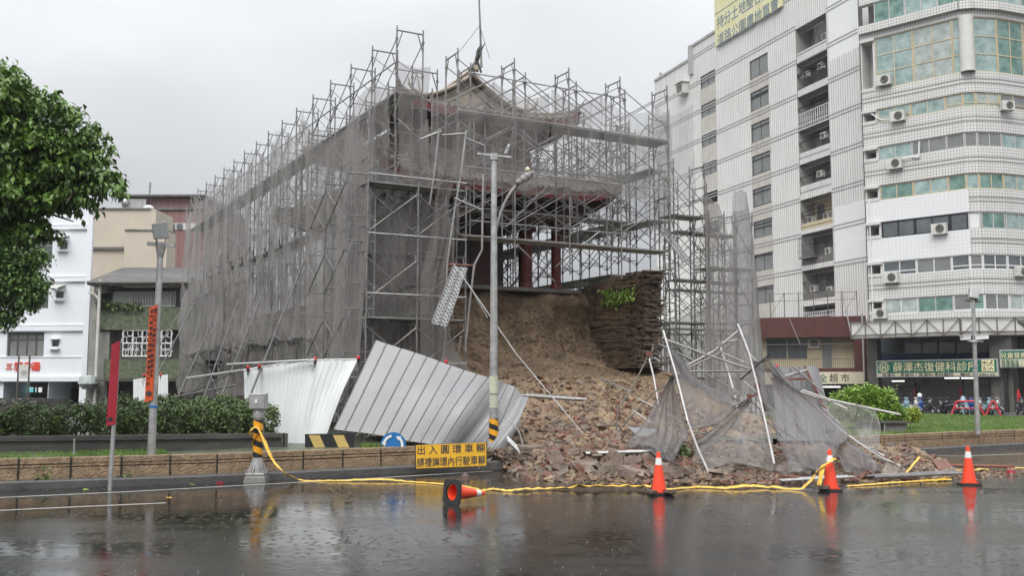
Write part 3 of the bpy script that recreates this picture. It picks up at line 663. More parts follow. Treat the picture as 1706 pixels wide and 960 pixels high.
def control_post():
    g = G(428, 803); x, y = g.x, g.y; sc = y/F
    t = root('signal_post', 'short grey post with black and orange stripes and a grey control box', 'post', (x, y, 0))
    mb = MB(); mb.lathe((x, y, 0), [(.30,0),(.28,.09),(.24,.13),(0,.135)], 4, M=Matrix.Rotation(R(45), 3, 'Z')); build(mb, 'concrete_footing', M['concrete'], t, bevel=.02)
    flange(t, x, y, .13, .085)
    ztop = P(428,681,y).z; mb = MB(); mb.tube((x,y,.13), (x,y,ztop), .088, 18); mb.lathe((x,y,.16), [(.13,0),(.12,.1),(.09,.32)], 18); build(mb, 'pole', M['galv'], t, smooth=False)
    za, zb = P(428,770,y).z, P(428,700,y).z; a, b = MB(), MB(); stripes_wrap(a, b, (x,y), za, zb, .093, .235); build(a, 'black_band', M['black'], t); build(b, 'orange_band', M['orange_band'], t)
    mb = MB(); mb.lathe((x,y,zb+.02), [(.095,0),(.11,.02),(.11,.12),(.095,.14)], 18); build(mb, 'collar', M['galv'], t)
    p0, p1 = P(418,682,y), P(445,656,y); mb = MB(); bx = build(mb.box(((p0.x+p1.x)/2, y-.02, (p0.z+p1.z)/2), (p1.x-p0.x, .22, p1.z-p0.z)), 'control_box', M['galv'], t, bevel=.008)
    mb = MB(); mb.box(((p0.x+p1.x)/2, y-.135, (p0.z+p1.z)/2), (p1.x-p0.x-.03, .012, p1.z-p0.z-.03)); build(mb, 'door', M['galv'], bx)
    c = P(427,669,y-.14); mb = MB(); mb.box((c.x, c.y-.01, c.z), (.045,.02,.07)); build(mb, 'latch', M['white'], bx)
control_post()

def street_pole():
    g = G(822, 784); x, y = g.x, g.y+.15
    t = root('street_pole', 'tall grey steel pole with striped foot beside the yellow sign', 'pole', (x, y, 0))
    mb = MB(); mb.box((x, y, .1), (.62, .62, .22)); build(mb, 'concrete_footing', M['concrete_dark'], t, bevel=.03)
    flange(t, x, y, .2, .1, .5)
    zt = P(823,258,y).z; mb = MB(); mb.tube((x,y,.2), (x-.0,y,zt), .098, 18, .062); mb.lathe((x,y,.22), [(.15,0),(.13,.12),(.10,.4)], 18); build(mb, 'pole_shaft', M['galv'], t, smooth=False)
    za, zb = P(823,757,y).z, P(823,698,y).z; a, b = MB(), MB(); stripes_wrap(a, b, (x,y), za, zb, .103, .235); build(a, 'black_band', M['black'], t); build(b, 'orange_band', M['orange_band'], t)
    l, r = P(795,256,y), P(852,262,y); mb = MB(); mb.bar((l.x,y,l.z), (r.x,y,r.z), .07, .045); mb.box((x,y,zt-.05), (.16,.16,.14)); build(mb, 'cross_arm', M['galv'], t)
    for (pa, pb) in ((656,627),(680,659)):
        z0, z1 = P(823,pa,y).z, P(823,pb,y).z; mb = MB(); mb.lathe((x-.0,y,z0), [(.1005,0),(.1005,z1-z0)], 20); build(mb, 'sticker', pmat('green sticker', (.46,.49,.38), var=.3), t)
    # bent outreach arm with its lamp head
    arm = [P(823,402,y), P(829,372,y), P(838,345,y+.05), P(850,322,y+.1), P(864,306,y+.15), P(872,299,y+.15)]; arm = [Vector(q) for q in catm(np.array([[tuple(p)] for p in arm]), 22, 1)[:, 0]]; mb = MB(); mb.sweep(arm, .038, 12); a = build(mb, 'outreach_arm', M['galv_old'], t, smooth=True)
    h0, h1 = P(860,306,y), P(888,287,y+.2); d = (h1-h0).normalized(); mb = MB()
    for k, (w1, w2) in enumerate(((.06,.10),(.10,.13),(.13,.12),(.12,.05))):
        p, q = h0.lerp(h1, k/4), h0.lerp(h1, (k+1)/4); mb.tube(p, q, w1*.8, 10, w2*.8)
    hd = build(mb, 'lamp_head', M['galv_old'], t, smooth=True)
    mb = MB(); c = P(879,285,y+.18); mb.lathe(c, [(0,-.02),(.05,0),(.06,.04),(.03,.09),(0,.1)], 12); build(mb, 'sensor', pmat('ivory plastic', (.7,.62,.42)), hd, smooth=True)
street_pole()

def flood_pole():
    g = P(252,757,19.4); x, y = g.x, 19.4; top = P(268,404,y)
    t = root('floodlight_pole', 'tall leaning grey pole with a floodlight on a short crossbar', 'pole', (x, y, .47))
    mb = MB(); mb.tube((x,y,.45), top, .078, 16, .055); build(mb, 'pole_shaft', M['galv'], t)
    a, b = P(246,406,y), P(291,409,y); mb = MB(); mb.bar(a, b, .08, .07); mb.lathe((top.x,top.y,top.z-.30), [(.055,0),(.11,.26),(.11,.30)], 14); build(mb, 'crossbar', M['galv'], t)
    # floodlight: a tapered box tilted up
    c = P(267,385,y-.05); Rm = Matrix.Rotation(R(-10), 3, 'Y') @ Matrix.Rotation(R(20), 3, 'Z'); mb = MB()
    f = [(-.15,-.10,-.17),(.15,-.10,-.19),(.15,-.10,.17),(-.15,-.10,.14)]; k = [(-.09,.10,-.12),(.11,.10,-.13),(.11,.10,.12),(-.09,.10,.10)]
    mb.add([Rm @ Vector(q)+c for q in f+k], [(0,1,2,3),(7,6,5,4),(0,4,5,1),(1,5,6,2),(2,6,7,3),(3,7,4,0)]); fl = build(mb, 'floodlight', M['galv_old'], t, bevel=.015)
    mb = MB(); mb.add([Rm @ Vector((q[0]*.86, -.104, q[2]*.86))+c for q in f], [(0,1,2,3)]); build(mb, 'lens', M['glass_grey'], fl)
    for dx in (-.14,.16): 
        mb = MB(); mb.bar(Rm @ Vector((dx,0,0))+c, Vector((c.x+dx*.5, y, a.z+.03)), .03, .012); build(mb, 'bracket', M['galv_old'], fl)
    # tall orange board strapped to the pole
    q = [P(249,513,y-.1), P(262,508,y-.1), P(254,667,y-.1), P(241,671,y-.1)]; mb = MB(); mb.prism(q, (0,.03,0)); bd = build(mb, 'orange_board', M['orange_sign'], t)
    dn = (P(250,590,y-.12)-P(253,560,y-.12)).normalized(); rg = Vector((1,0,0)); up = -dn
    c1, c2 = '東門城修護工程請減速慢行小心', '施工中人車請改道行駛謝謝合作注意'
    def col(s, xa, ya, xb, yb, sz):
        for i, ch in enumerate(s):
            u = i/(len(s)-1); p = P(xa+(xb-xa)*u, ya+(yb-ya)*u, y-.108); text(ch, p, sz, rg, up, M['ink'], bd, 'lettering', fit=sz*.8)
    col(c2[:14], 259, 516, 252, 626, .075); col(c1[:13]+'行', 253, 519, 246, 640, .075)
    p = P(247.5,656,y-.115); s = .07; pts = [(-1,0),(0,1),(0,.5),(.9,.5),(.9,-.5),(0,-.5),(0,-1)]; mb = MB(); mb.prism([p+Vector((a*s*.9,0,b*s)) for a, b in pts], (0,.004,0)); build(mb, 'arrow', M['ink'], bd)
    mb = MB(); z = P(255,680,y).z; mb.lathe((x+.01,y,z), [(.079,0),(.084,.02),(.08,.05)], 12); build(mb, 'strap', M['blue'], t)
flood_pole()
def red_sign():
    g = G(183, 816); x, y = g.x, g.y; t = root('sign_post', 'tall narrow dark red board on a leaning grey post by the kerb', 'sign', (x, y, 0)); top = P(198,570,y)
    mb = MB(); mb.tube((x,y,-.02), top, .038, 12); build(mb, 'post', M['galv'], t)
    q = [P(186,574,y-.05), P(200,568,y-.05), P(192,707,y-.05), P(177,711,y-.05)]; mb = MB(); mb.prism(q, (0,.025,0)); b = build(mb, 'board', M['red_sign'], t)
    p = P(184,699,y-.056); mb = MB(); s = .055; mb.prism([p+Vector((-a*s,0,c*s)) for a, c in [(-1,0),(0,1),(0,.5),(.9,.5),(.9,-.5),(0,-.5),(0,-1)]], (0,.004,0)); build(mb, 'arrow', M['black'], b)
    for py in (585, 690): 
        c = P(190,py,y-.02); mb = MB(); mb.box((P(197-(py-570)*.1,py,y).x, y-.012, c.z), (.12,.03,.03)); build(mb, 'clamp', M['galv'], t)
red_sign()
def thin_post(px, py0, py1, Y, label):
    mb = MB(); a, b = P(px,py0,Y), P(px+1,py1,Y); mb.tube(a, b, .018, 8); mb.tube(a, (a.x,a.y,a.z+.03), .04, 8); single(mb, 'marker_stake', M['galv'], label, 'stake')
thin_post(123,758,731,19.3,'short thin metal stake in the grass behind the block wall')

# chevron board, roundabout sign and yellow sign
def chevron():
    y = 21.9; q = [P(508,724,y), P(590,722,y), P(590,760,y), P(508,763,y)]; t = root('chevron_board', 'low board with black and faded yellow slanted bars', 'sign', ((q[0].x+q[1].x)/2, y, .49))
    mb = MB(); mb.prism(q, (0,.03,0)); build(mb, 'board', M['black'], t)
    W_ = q[1].x-q[0].x; H_ = q[0].z-q[3].z; o = q[3]
    for a in (.07, .56):
        mb = MB(); pts = [(a,.98),(a+.22,.98),(a+.46,.45),(a+.46,.02),(a+.16,.02)] if a < .5 else [(a,.98),(a+.22,.98),(a+.42,.4),(a+.42,.02),(a+.36,.02)]
        pts = [(a,.96),(a+.22,.96),(a+.42,.06),(a+.20,.06)]
        mb.prism([Vector((o.x+u*W_, y-.004, o.z+v*H_)) for u, v in pts], (0,.003,0)); build(mb, 'yellow_bar', M['chev_yellow'], t)
    for u in (.15, .85): mb = MB(); mb.tube((o.x+u*W_, y+.06, .47), (o.x+u*W_, y+.06, q[0].z-.05), .025, 8); build(mb, 'leg', M['galv'], t)
chevron()
def roundabout():
    y = 21.75; c = P(655,742,y); r = 21/F*y; t = root('roundabout_sign', 'round blue roundabout sign with white arrows standing behind the wall', 'sign', (c.x, y, .49))
    Rm = Matrix.Rotation(R(90), 3, 'X'); mb = MB(); mb.lathe(c, [(0,.0),(r,.0),(r,-.02),(0,-.02)], 40, M=Rm); build(mb, 'disc', M['blue'], t)
    def arc(a0, a1):
        mb = MB(); n = 14; ri, ro = r*.62, r*.82; pts = []
        P2 = lambda a, rr: Vector((c.x+rr*math.cos(a), y-.022, c.z+rr*math.sin(a)))
        for k in range(n):
            a, b = a0+(a1-a0)*k/n, a0+(a1-a0)*(k+1)/n; mb.quad(P2(a,ri), P2(b,ri), P2(b,ro), P2(a,ro))
        e = a1; da = .28 if a1 > a0 else -.28; mb.add([P2(e,ri-.09*r), P2(e+da*1.6,(ri+ro)/2), P2(e,ro+.12*r)], [(0,1,2)]); build(mb, 'arrow', M['white'], t)
    arc(R(100), R(165)); arc(R(-20), R(45)); arc(R(215), R(285))
    mb = MB(); mb.tube((c.x,y+.04,.45), (c.x,y+.04,c.z), .03, 8); build(mb, 'post', M['galv'], t)
roundabout()
def yellow_sign():
    y = 21.15; q = [P(691,742,y), P(812,737,y), P(812,777,y), P(692,782,y)]; cx = (q[0].x+q[1].x)/2; t = root('notice_sign', 'wide yellow notice sign with black border and two lines of writing', 'sign', (cx, y, .12))
    mb = MB(); mb.prism(q, (0,.03,0)); build(mb, 'border', M['black'], t, bevel=.004)
    c = sum(q, Vector())/4; mb = MB(); mb.prism([c+(k-c)*.972+Vector((0,-.004,(.0))) for k in q], (0,.003,0)); build(mb, 'panel', M['yellow'], t)
    rg = (q[1]-q[0]).normalized(); up = Vector((0,0,1)); wd = (q[1]-q[0]).length
    for s, v, sz, ft in (('出 入 圓 環 車 輛', .27, .185, .93), ('請禮讓環內行駛車輛', -.24, .195, .94)):
        text(s, c+Vector((0,-.007,v*(q[0].z-q[3].z))), sz, rg, up, M['ink'], t, 'lettering', fit=wd*ft, extrude=.002, bold=.009)
    for u in (.12,.88): p = q[3].lerp(q[2], u); mb = MB(); mb.tube((p.x,y+.06,.1), (p.x,y+.06,q[0].z-.04), .025, 8); build(mb, 'leg', M['galv'], t)
yellow_sign()
# ================================================================ the gate
U = Vector((.876,.482,0)); V_ = Vector((-.482,.876,0)); O_ = Vector((.53,33,0)); RZ = math.atan2(.482,.876)
def Wg(u, v, z=0.0): q = O_+U*u+V_*v; return Vector((q.x, q.y, z))
ZP = 5.03
def gbox(mb, u0, u1, v0, v1, z0, z1):
    c = Wg((u0+u1)/2, (v0+v1)/2, (z0+z1)/2); a,b,cc,d = Wg(u0,v0),Wg(u1,v0),Wg(u1,v1),Wg(u0,v1)
    def q(p, z): return (p.x, p.y, z)
    for (p, r, l0, l1) in ((a,b,u0,u1),(b,cc,v0,v1),(cc,d,-u1,-u0),(d,a,-v1,-v0)):
        mb.quad(q(p,z0), q(r,z0), q(r,z1), q(p,z1), uv=[(l0,z0),(l1,z0),(l1,z1),(l0,z1)])
    mb.quad(q(a,z1), q(b,z1), q(cc,z1), q(d,z1), uv=[(u0,v0),(u1,v0),(u1,v1),(u0,v1)]); mb.quad(q(a,z0), q(d,z0), q(cc,z0), q(b,z0), uv=[(0,0)]*4)
gate = root('city_gate', 'old brick city gate with its end collapsed and a two tier temple tower on top', 'gate', Wg(-1,8,.45), RZ)
mb = MB(); gbox(mb, -4.85, 3.12, 1.0, 21, .4, 4.93); build(mb, 'gate_base', M['base_brick'], gate)
mb = MB(); gbox(mb, -5.2, -4.6, -3.2, .98, .4, 3.4); gbox(mb, -5.22, -4.55, -1.2, .98, 3.4, 4.4); build(mb, 'side_wall', M['base_brick'], gate)
mb = MB(); gbox(mb, -4.3, 2.05, -.05, 1.3, 4.94, 5.06); build(mb, 'platform_slab', M['concrete'], gate, bevel=.015)
# parapet along the rear of the base
col_ = lambda l: [M[k] for k in l]
# surviving right wall: rammed fill faced with uneven brick courses, its near end broken off
mb = MB(); me_ = MB()
z = .9
while z < 5.45:
    h = rng.uniform(.055, .085); und = z < 2.35
    v0 = -3.15+rng.uniform(-.10,.12)+(rng.uniform(.7,1.0) if und else 0); s = v0; prc = rng.normal(0, .012)+(.35 if und else 0)
    while s < 3.5:
        if z > 4.95 and s > .9: break
        if z > 5.06 and s > -3.15+(5.5-z)*10: break
        near = s < v0+.8; e = s+(rng.uniform(.15,.27) if near else rng.uniform(.25,.6)); pr = prc+(rng.normal(0,.03) if near else rng.normal(0,.014)); u0 = 2.42+(prc if und else -pr)
        cuts = [u0, u0+rng.uniform(.2,.28), u0+rng.uniform(.42,.5), 3.1+rng.normal(0,.04)] if near else [u0, 3.1]
        for ua, ub in zip(cuts[:-1], cuts[1:]):
            c = Wg((ua+ub)/2, (s+e)/2+(rng.normal(0,.035) if near else 0), z+h/2); B_ = me_ if near else mb; B_.cur = int(rng.choice(3, p=[.55,.25,.20]))
            B_.box(c, (ub-ua-(.012 if near else 0), (e-s)-(.012 if near else .003), h-(.010 if near else .003)), rz=RZ+(rng.normal(0,.05) if near else 0))
        s = e
    z += h
W3 = col_(['brick_old','brick_brown','brick_tan'])
build(mb, 'broken_side_wall', col_(['brick_old','brick_old','dirt']), gate, bevel=.006); build(me_, 'broken_wall_end', W3, gate, bevel=.01)
mb = MB(); gbox(mb, 2.75, 3.05, -2.2, 1.2, .6, 4.95); build(mb, 'wall_core', M['dirt'], gate)
# tufts growing out of the broken wall
C = [Wg(2.38-rng.random()*.12, v, z) for v, z in zip(rng.uniform(-2.7,-.9,110), rng.uniform(4.5,4.95,110)) if z > 4.95-.3+.1*v or rng.random() < .4]
t = root('wall_grass', 'tuft of bright green weeds hanging from the broken brick wall', 'plant', Wg(2.4,-1.8,4.5)); build(leaves_mesh(C[:45], .15, .5, 7, .13), 'foliage', M['bush'], t)

# ---- tower
UC = -1.7
def column(u, v, z0, z1, r=.17, parent=gate):
    c = Wg(u, v, z0); mb = MB(); mb.lathe(c, [(r*1.5,0),(r*1.5,.08),(r*1.15,.18),(r,.25),(r,z1-z0)], 16); build(mb, 'column', M['temple_red'], parent, smooth=False)
for u, v in ((-4.2,.5),(-2.6,.5),(.28,.6),(1.45,.6),(1.45,2.9),(-4.2,2.9),(1.45,5.4),(-4.2,5.4),(.28,2.9),(1.45,7.9)): column(u, v, 5.04, 8.0)
mb = MB(); gbox(mb, -3.7, -.15, 1.5, 8.0, 5.03, 8.1); build(mb, 'ground_storey_wall', M['temple_grey'], gate)
for (a, b) in ((-3.3,-2.4),(-1.4,-.5)):
    mb = MB(); gbox(mb, a, b, 1.44, 1.49, 5.1, 7.0); build(mb, 'door_panel', M['temple_dark'], gate)
mb = MB(); 
for z0, z1, e in ((7.55,7.75,0),(7.85,8.05,.25)):
    gbox(mb, -4.4-e, 1.65+e, .42-e, .62, z0, z1); gbox(mb, 1.35, 1.6+e, .63, 8.2, z0, z1-.004); gbox(mb, -4.4-e, -4.1, .63, 8.2, z0, z1-.004)
build(mb, 'lintel', M['temple_dark'], gate)
# bracket clusters stepping out under the eaves
mb = MB()
for u in (-4.2,-2.6,-1.2,.28,1.45):
    for k in range(4):
        l = .22+.22*k; gbox(mb, u-l, u+l, .3-.22*k, .55, 7.0+.25*k, 7.14+.25*k)
    if u in (1.45,):
        for k in range(4): gbox(mb, 1.6, 1.75+.25*k, .1-.15*k, 1.0, 7.0+.25*k+.003, 7.137+.25*k)
build(mb, 'bracket', M['temple_dark'], gate)

def roof_skirt(u0, u1, v0, v1, ze, run, zr, up, ribs, name='roof', fas=.34):
    """four sloping sides with lifted corners, tile ribs, red fascia and soffit"""
    rf = None; iu0, iu1, iv0, iv1 = u0+run, u1-run, v0+run, v1-run
    sides = [((u0,v0),(u1,v0),(iu0,iv0),(iu1,iv0)), ((u1,v0),(u1,v1),(iu1,iv0),(iu1,iv1)), ((u1,v1),(u0,v1),(iu1,iv1),(iu0,iv1)), ((u0,v1),(u0,v0),(iu0,iv1),(iu0,iv0))]
    def S(sd, a, b, dz=0):
        p0, p1, q0, q1 = sd; eu = p0[0]+(p1[0]-p0[0])*a; ev = p0[1]+(p1[1]-p0[1])*a; iu = q0[0]+(q1[0]-q0[0])*a; iv = q0[1]+(q1[1]-q0[1])*a
        ln = abs(p1[0]-p0[0])+abs(p1[1]-p0[1]); e = max(0, 1-min(a,1-a)*ln/1.5)
        z = ze+(zr-ze)*b**1.35+up*(e**2.2)*(1-b)**1.2; o = up*.6*(e**2)*(1-b); 
        cu, cv = (u0+u1)/2, (v0+v1)/2; du = (eu-cu)/max(1e-6, abs(eu-cu)) if abs(eu-cu) > 1e-3 else 0; dv = (ev-cv)/max(1e-6, abs(ev-cv)) if abs(ev-cv) > 1e-3 else 0
        return Wg(eu+(iu-eu)*b+du*o*.5, ev+(iv-ev)*b+dv*o*.5, z+dz)
    mb = MB(); fa_ = MB(); so = MB(); rb = MB()
    for sd in sides:
        ln = abs(sd[1][0]-sd[0][0])+abs(sd[1][1]-sd[0][1]); n = max(8, int(ln/.25))
        mb.grid([[S(sd,a,b) for a in np.linspace(0,1,n*2)] for b in np.linspace(0,1,7)])
        fa_.grid([[S(sd,a,0,-.02-fas*k) for a in np.linspace(0,1,n*2)] for k in (0,1)])
        so.grid([[S(sd,a,b*.9,-.02-fas) for a in np.linspace(0,1,n*2)] for b in (0,1)])
        for k in range(n+1):
            a = k/n; pts = [S(sd,a,b,.02) for b in (0,.25,.5,.75,1)]; rb.path(pts, .045, 5); rb.lathe(S(sd,a,0,.0), [(0,-.07),(.06,-.05),(.06,.05),(0,.06)], 6)
    o = build(mb, name, M['roof_tile'], gate, smooth=True); build(rb, 'tile_ridge', M['roof_tile'], o); build(fa_, 'fascia', M['temple_red'], o); build(so, 'soffit', M['temple_dark'], o)
    for sd in sides:
        hp = MB(); pts = [S(sd,0,b,.07+(.12 if b < .1 else 0)) for b in (0,.12,.3,.6,1)]; hp.path(pts, .06, 6)
        e = pts[0]; d = (pts[0]-pts[1]).normalized(); hp.tube(e, e+d*.25+Vector((0,0,.16)), .05, 6, .015); build(hp, 'hip_ridge', M['gable'], o)
    return o
roof_skirt(-5.6, 2.9, -1.0, 10, 8.28, 1.7, 8.95, .45, 30, 'lower_roof')
mb = MB(); gbox(mb, -3.5, .45, 1.1, 8, 8.6, 10.75); build(mb, 'upper_storey_wall', M['temple_cream'], gate)
for a, b in ((-3.1,-2.3),(-1.75,-.85),(-.35,.25)):
    mb = MB(); gbox(mb, a, b, 1.04, 1.09, 8.95, 10.1); build(mb, 'shuttered_window', M['temple_dark'], gate)
mb = MB(); gbox(mb, -3.8, .75, .72, 1.05, 10.35, 10.6); gbox(mb, .5, .78, 1.06, 8, 10.35, 10.59)
for k in range(9): gbox(mb, -3.7+.5*k, -3.5+.5*k, .4, .71, 10.45, 10.75)
build(mb, 'upper_lintel', M['temple_dark'], gate)
for u in (-3.6,.5): column(u, .95, 8.6, 10.4, .11)
roof_skirt(-4.75, 1.7, -.3, 9.3, 10.75, 1.35, 11.2, .36, 30, 'upper_roof', .30)
# gabled top: two concave slopes with a plastered triangular end
def gz(t): return 11.0+1.15*(1-abs(t))**1.0*(.55+.45*(1-abs(t)))+.18*abs(t)**4
mb = MB(); us = np.linspace(-1, 1, 25)
mb.grid([[Wg(UC+2.0*t, v, gz(t)+.06) for t in us] for v in (.75, 8.4)]); o = build(mb, 'gabled_roof', M['roof_tile'], gate, smooth=True)
rb = MB()
for k in range(28):
    v = .85+k*.27; rb.path([Wg(UC+2.0*t, v, gz(t)+.08) for t in us[::3]], .045, 5)
build(rb, 'tile_ridge', M['roof_tile'], o)
mb = MB(); poly = [Wg(UC-2.0, .95, 11.2)]+[Wg(UC+2.0*t, .95, gz(t)) for t in us]+[Wg(UC+2.0, .95, 11.2)]; mb.prism(poly, V_*.2); gb = build(mb, 'gable_end', M['gable'], gate)
mb = MB()
for dz in (.02,): mb.path([Wg(UC+2.06*t, .72, gz(t)+.10) for t in us], .06, 8); mb.path([Wg(UC+1.75*t, .9, gz(t)*1.0-.22) for t in us[3:-3]], .04, 6)
build(mb, 'gable_moulding', M['gable'], gb)
mb = MB(); z0 = gz(0); rp = [Wg(UC, .5+k*.5, z0+.12+.15*abs((k-8)/8)**3) for k in range(17)]; mb.path(rp, .10, 6); build(mb, 'ridge', M['gable'], o)
mb = MB(); b = Wg(UC, .6, z0+.15)
for k, (du, dz, l) in enumerate(((.0,.95,.14),(.16,1.05,.10),(.06,.75,.12),(-.08,.6,.10))):
    mb.path([b+U*(.15*k-.2), b+U*(.02*k+.05)+Vector((0,0,.35)), b+U*(du*.8+.08)+Vector((0,0,dz*.75))-V_*.1], .0+l*.4, 5); mb.tube(b+U*(du*.8+.08)+Vector((0,0,dz*.75))-V_*.1, b+U*(du+.16)+Vector((0,0,dz*.75+.22))-V_*.15, l*.4, 5, .008)
build(mb, 'ridge_ornament', M['temple_grey'], o)
for uu in (-1.95, 2.0):
    mb = MB(); e = Wg(UC+uu, .6, 11.25); sg = 1 if uu > 0 else -1
    mb.path([e, e+U*sg*.25+Vector((0,0,.12)), e+U*sg*.40+Vector((0,0,.3))], .06, 6); mb.tube(e+U*sg*.40+Vector((0,0,.3)), e+U*sg*.45+Vector((0,0,.5)), .05, 6, .01); mb.tube(e, e+U*sg*.12+Vector((0,0,.6)), .05, 5, .012)
    build(mb, 'corner_ornament', M['gable'], o)
# lightning rod with two guy wires
t = root('lightning_rod', 'tall thin mast with guy wires rising above the temple roof', 'mast', Wg(-.9,2.5,12.2)); b = P(802,112,34.8); mb = MB(); mb.tube(b, P(800,45,34.8), .045, 8, .035); mb.tube(P(800,45,34.8), P(796,-60,34.8), .035, 8, .02); build(mb, 'mast', M['galv_old'], t)
for q in ((762,90),(816,97)): mb = MB(); mb.tube(P(799,42,34.8), P(*q,34.6), .012, 5); build(mb, 'guy_wire', M['galv_old'], t)

# ================================================================ collapsed earth
us_ = (-5.4,-4.0,-2.0,0.0,1.6,2.42)
def grow(v, z, j=0): return [tuple(Wg(u, v+j*(u-1), z)) for u in us_]
e = Wg(3.1,-3.0)
rows = [
 grow(.9, 4.92)+[tuple(Wg(2.5,.9,4.9)), tuple(Wg(2.6,.9,4.4)), tuple(Wg(2.7,.8,4.2))],
 grow(.25, 4.75)+[tuple(Wg(2.5,.2,4.6)), tuple(Wg(2.6,.1,4.0)), tuple(Wg(2.7,0,3.6))],
 grow(.0, 3.9)+[tuple(Wg(2.55,-.6,3.6)), tuple(Wg(2.7,-.9,3.2)), tuple(Wg(3.2,-1.4,2.8))],
 grow(-.55, 3.05)+[tuple(Wg(2.6,-1.6,2.75)), tuple(Wg(2.9,-2.2,2.6)), tuple(Wg(4.2,-2.6,2.0))],
 [tuple(Wg(u,-2.0,2.45-.06*abs(u))) for u in us_]+[tuple(Wg(2.9,-3.0,2.15)), tuple(Wg(3.6,-3.7,1.9)), tuple(Wg(5.2,-4.0,1.1))],
 [(-4.4,27.6,1.6),(-3.2,27.4,1.6),(-1.5,27.6,1.75),(.6,28.2,1.85),(2.4,28.8,1.75),(3.6,29.2,1.7),(4.6,29.2,1.5),(6.0,29.2,1.0),(8.5,29.5,.6)],
 [(-3.9,25.8,.9),(-2.6,25.4,.95),(-1.0,25.4,1.05),(.8,25.8,1.15),(2.4,26.3,1.1),(3.8,26.8,1.05),(5.4,27.0,.9),(7.2,27.3,.65),(10,28.4,.52)],
 [(-2.9,23.8,.55),(-1.4,23.4,.62),(.2,23.2,.70),(1.5,23.4,.78),(2.9,23.8,.75),(4.3,24.2,.7),(5.9,24.6,.62),(8,25.3,.55),(10.4,26.4,.5)],
 [(-1.4,22.9,.5),(-.3,22.0,.45),(.7,21.7,.50),(1.8,21.5,.62),(3.0,21.6,.60),(4.3,21.9,.58),(5.9,22.3,.52),(8,23.0,.42),(10.2,24.2,.30)],
 [(-.4,22.3,.2),(.35,21.2,.20),(1.0,20.8,.42),(1.9,20.6,.50),(3.0,20.6,.45),(4.2,20.8,.42),(5.8,21.1,.40),(7.8,21.6,.34),(9.6,22.6,.12)],
 [(-.1,21.9,.03),(.35,20.4,.04),(1.0,19.7,.07),(2.0,19.4,.09),(3.0,19.3,.10),(4.2,19.4,.10),(5.8,19.7,.10),(7.7,20.1,.08),(9.8,21.2,.02)],
 [(-.0,21.4,-.05),(.3,19.9,-.06),(1.0,19.1,-.06),(2.0,18.8,-.06),(3.0,18.7,-.06),(4.2,18.8,-.06),(5.8,19.0,-.06),(7.8,19.4,-.06),(10.0,20.4,-.06)]]
CTRL = np.array(rows)
for i_ in range(6, 11): CTRL[i_, 4:, 2] *= np.array([.85,.70,.58,.48,.35]); NM, NN = 200, 200
Sf = catm(CTRL, NM, NN)
def fbm(x, y, z=0, seed=0):
    r = 0
    for k in range(6):
        f = 1.3*2.1**k; a = .5**k; r = r+a*np.sin(x*f+1.7*k+seed+1.3*np.sin(y*f*.8+z*f+k))*np.cos(y*f*1.1-z*f*.9+2.1*k+seed+1.1*np.sin(x*f*.7+k*3))
    return r
nx_ = fbm(Sf[..., 0], Sf[..., 1], Sf[..., 2]); jit = rng.normal(0, 1, (NM, NN))
tI = np.linspace(0, 1, NM)[:, None]; rough_ = np.where(tI < .36, .10, .07); edgef = np.clip((1-tI)*12, 0, 1)
Sf[..., 2] += edgef*(nx_*rough_+jit*.018); Sf[..., 0] += edgef*(-.25*nx_*rough_*(-.48)+.012*jit); Sf[..., 1] += -edgef*nx_*rough_*np.where(tI < .36, 2.0, .3)
# a hollow under the surviving wall
mb = MB(); mb.grid(Sf); struct(mb, 'earth_slope', M['dirt'])
SFLAT = Sf
def on_slope(i, j):
    i = np.clip(i, 0, NM-1.001); j = np.clip(j, 0, NN-1.001); a, b = int(i), int(j); return SFLAT[a, b]*(1-(i-a))+SFLAT[min(a+1,NM-1), b]*(i-a)
def col(lst): return [M[k] for k in lst]
# loose small rubble: nobody could count it
def chunks(n, pick, smin, smax, flat=.6):
    V = []; Fs = []; mi = []
    base = np.array([(x,y,z) for x in (-.5,.5) for y in (-.5,.5) for z in (-.5,.5)]); fq = [(0,1,3,2),(4,6,7,5),(0,4,5,1),(2,3,7,6),(0,2,6,4),(1,5,7,3)]
    for i in range(n):
        c = pick();
        if c is None: continue
        s = smin+(smax-smin)*rng.random()**3; sz = np.array([s*rng.uniform(.8,1.6), s*rng.uniform(.6,1.1), s*rng.uniform(.5,1.0)*flat*1.4])
        A = np.array(Matrix.Rotation(rng.uniform(0,6.28),3,'Z') @ Matrix.Rotation(rng.normal(0,.5),3,'X') @ Matrix.Rotation(rng.normal(0,.5),3,'Y'))
        v = (base+rng.normal(0,.10,base.shape))*sz @ A.T + np.array(c); b = len(V); V += v.tolist(); Fs += [tuple(b+k for k in f) for f in fq]; mi += [int(rng.choice(4, p=[.38,.20,.20,.22]))]*6
    mb = MB(); mb.v = V; mb.f = Fs; mb.uv = [None]*len(Fs); mb.m = mi; return mb
def pick_lower():
    r = rng.random(); i = NM*(.42+.53*r**.8); j = NN*rng.uniform(.02, .97)
    p = on_slope(i, j); return (p[0], p[1], max(p[2], 0)+rng.uniform(0,.03))
mats4 = col(['dirt','brick_red','brick_tan','brick_brown'])
single(chunks(11000, pick_lower, .025, .15), 'rubble', mats4, 'loose broken brick and earth lying over the collapsed slope', 'rubble', kind='stuff')
def pick_face():
    i = NM*rng.uniform(.12, .5); p = on_slope(i, NN*rng.uniform(.02,.75)); return (p[0], p[1]-.01, p[2])
single(chunks(7000, pick_face, .015, .075), 'earth_crumbs', col(['dirt','dirt','brick_tan','dirt']), 'pebbles and crumbs sticking out of the earth face', 'rubble', kind='stuff')
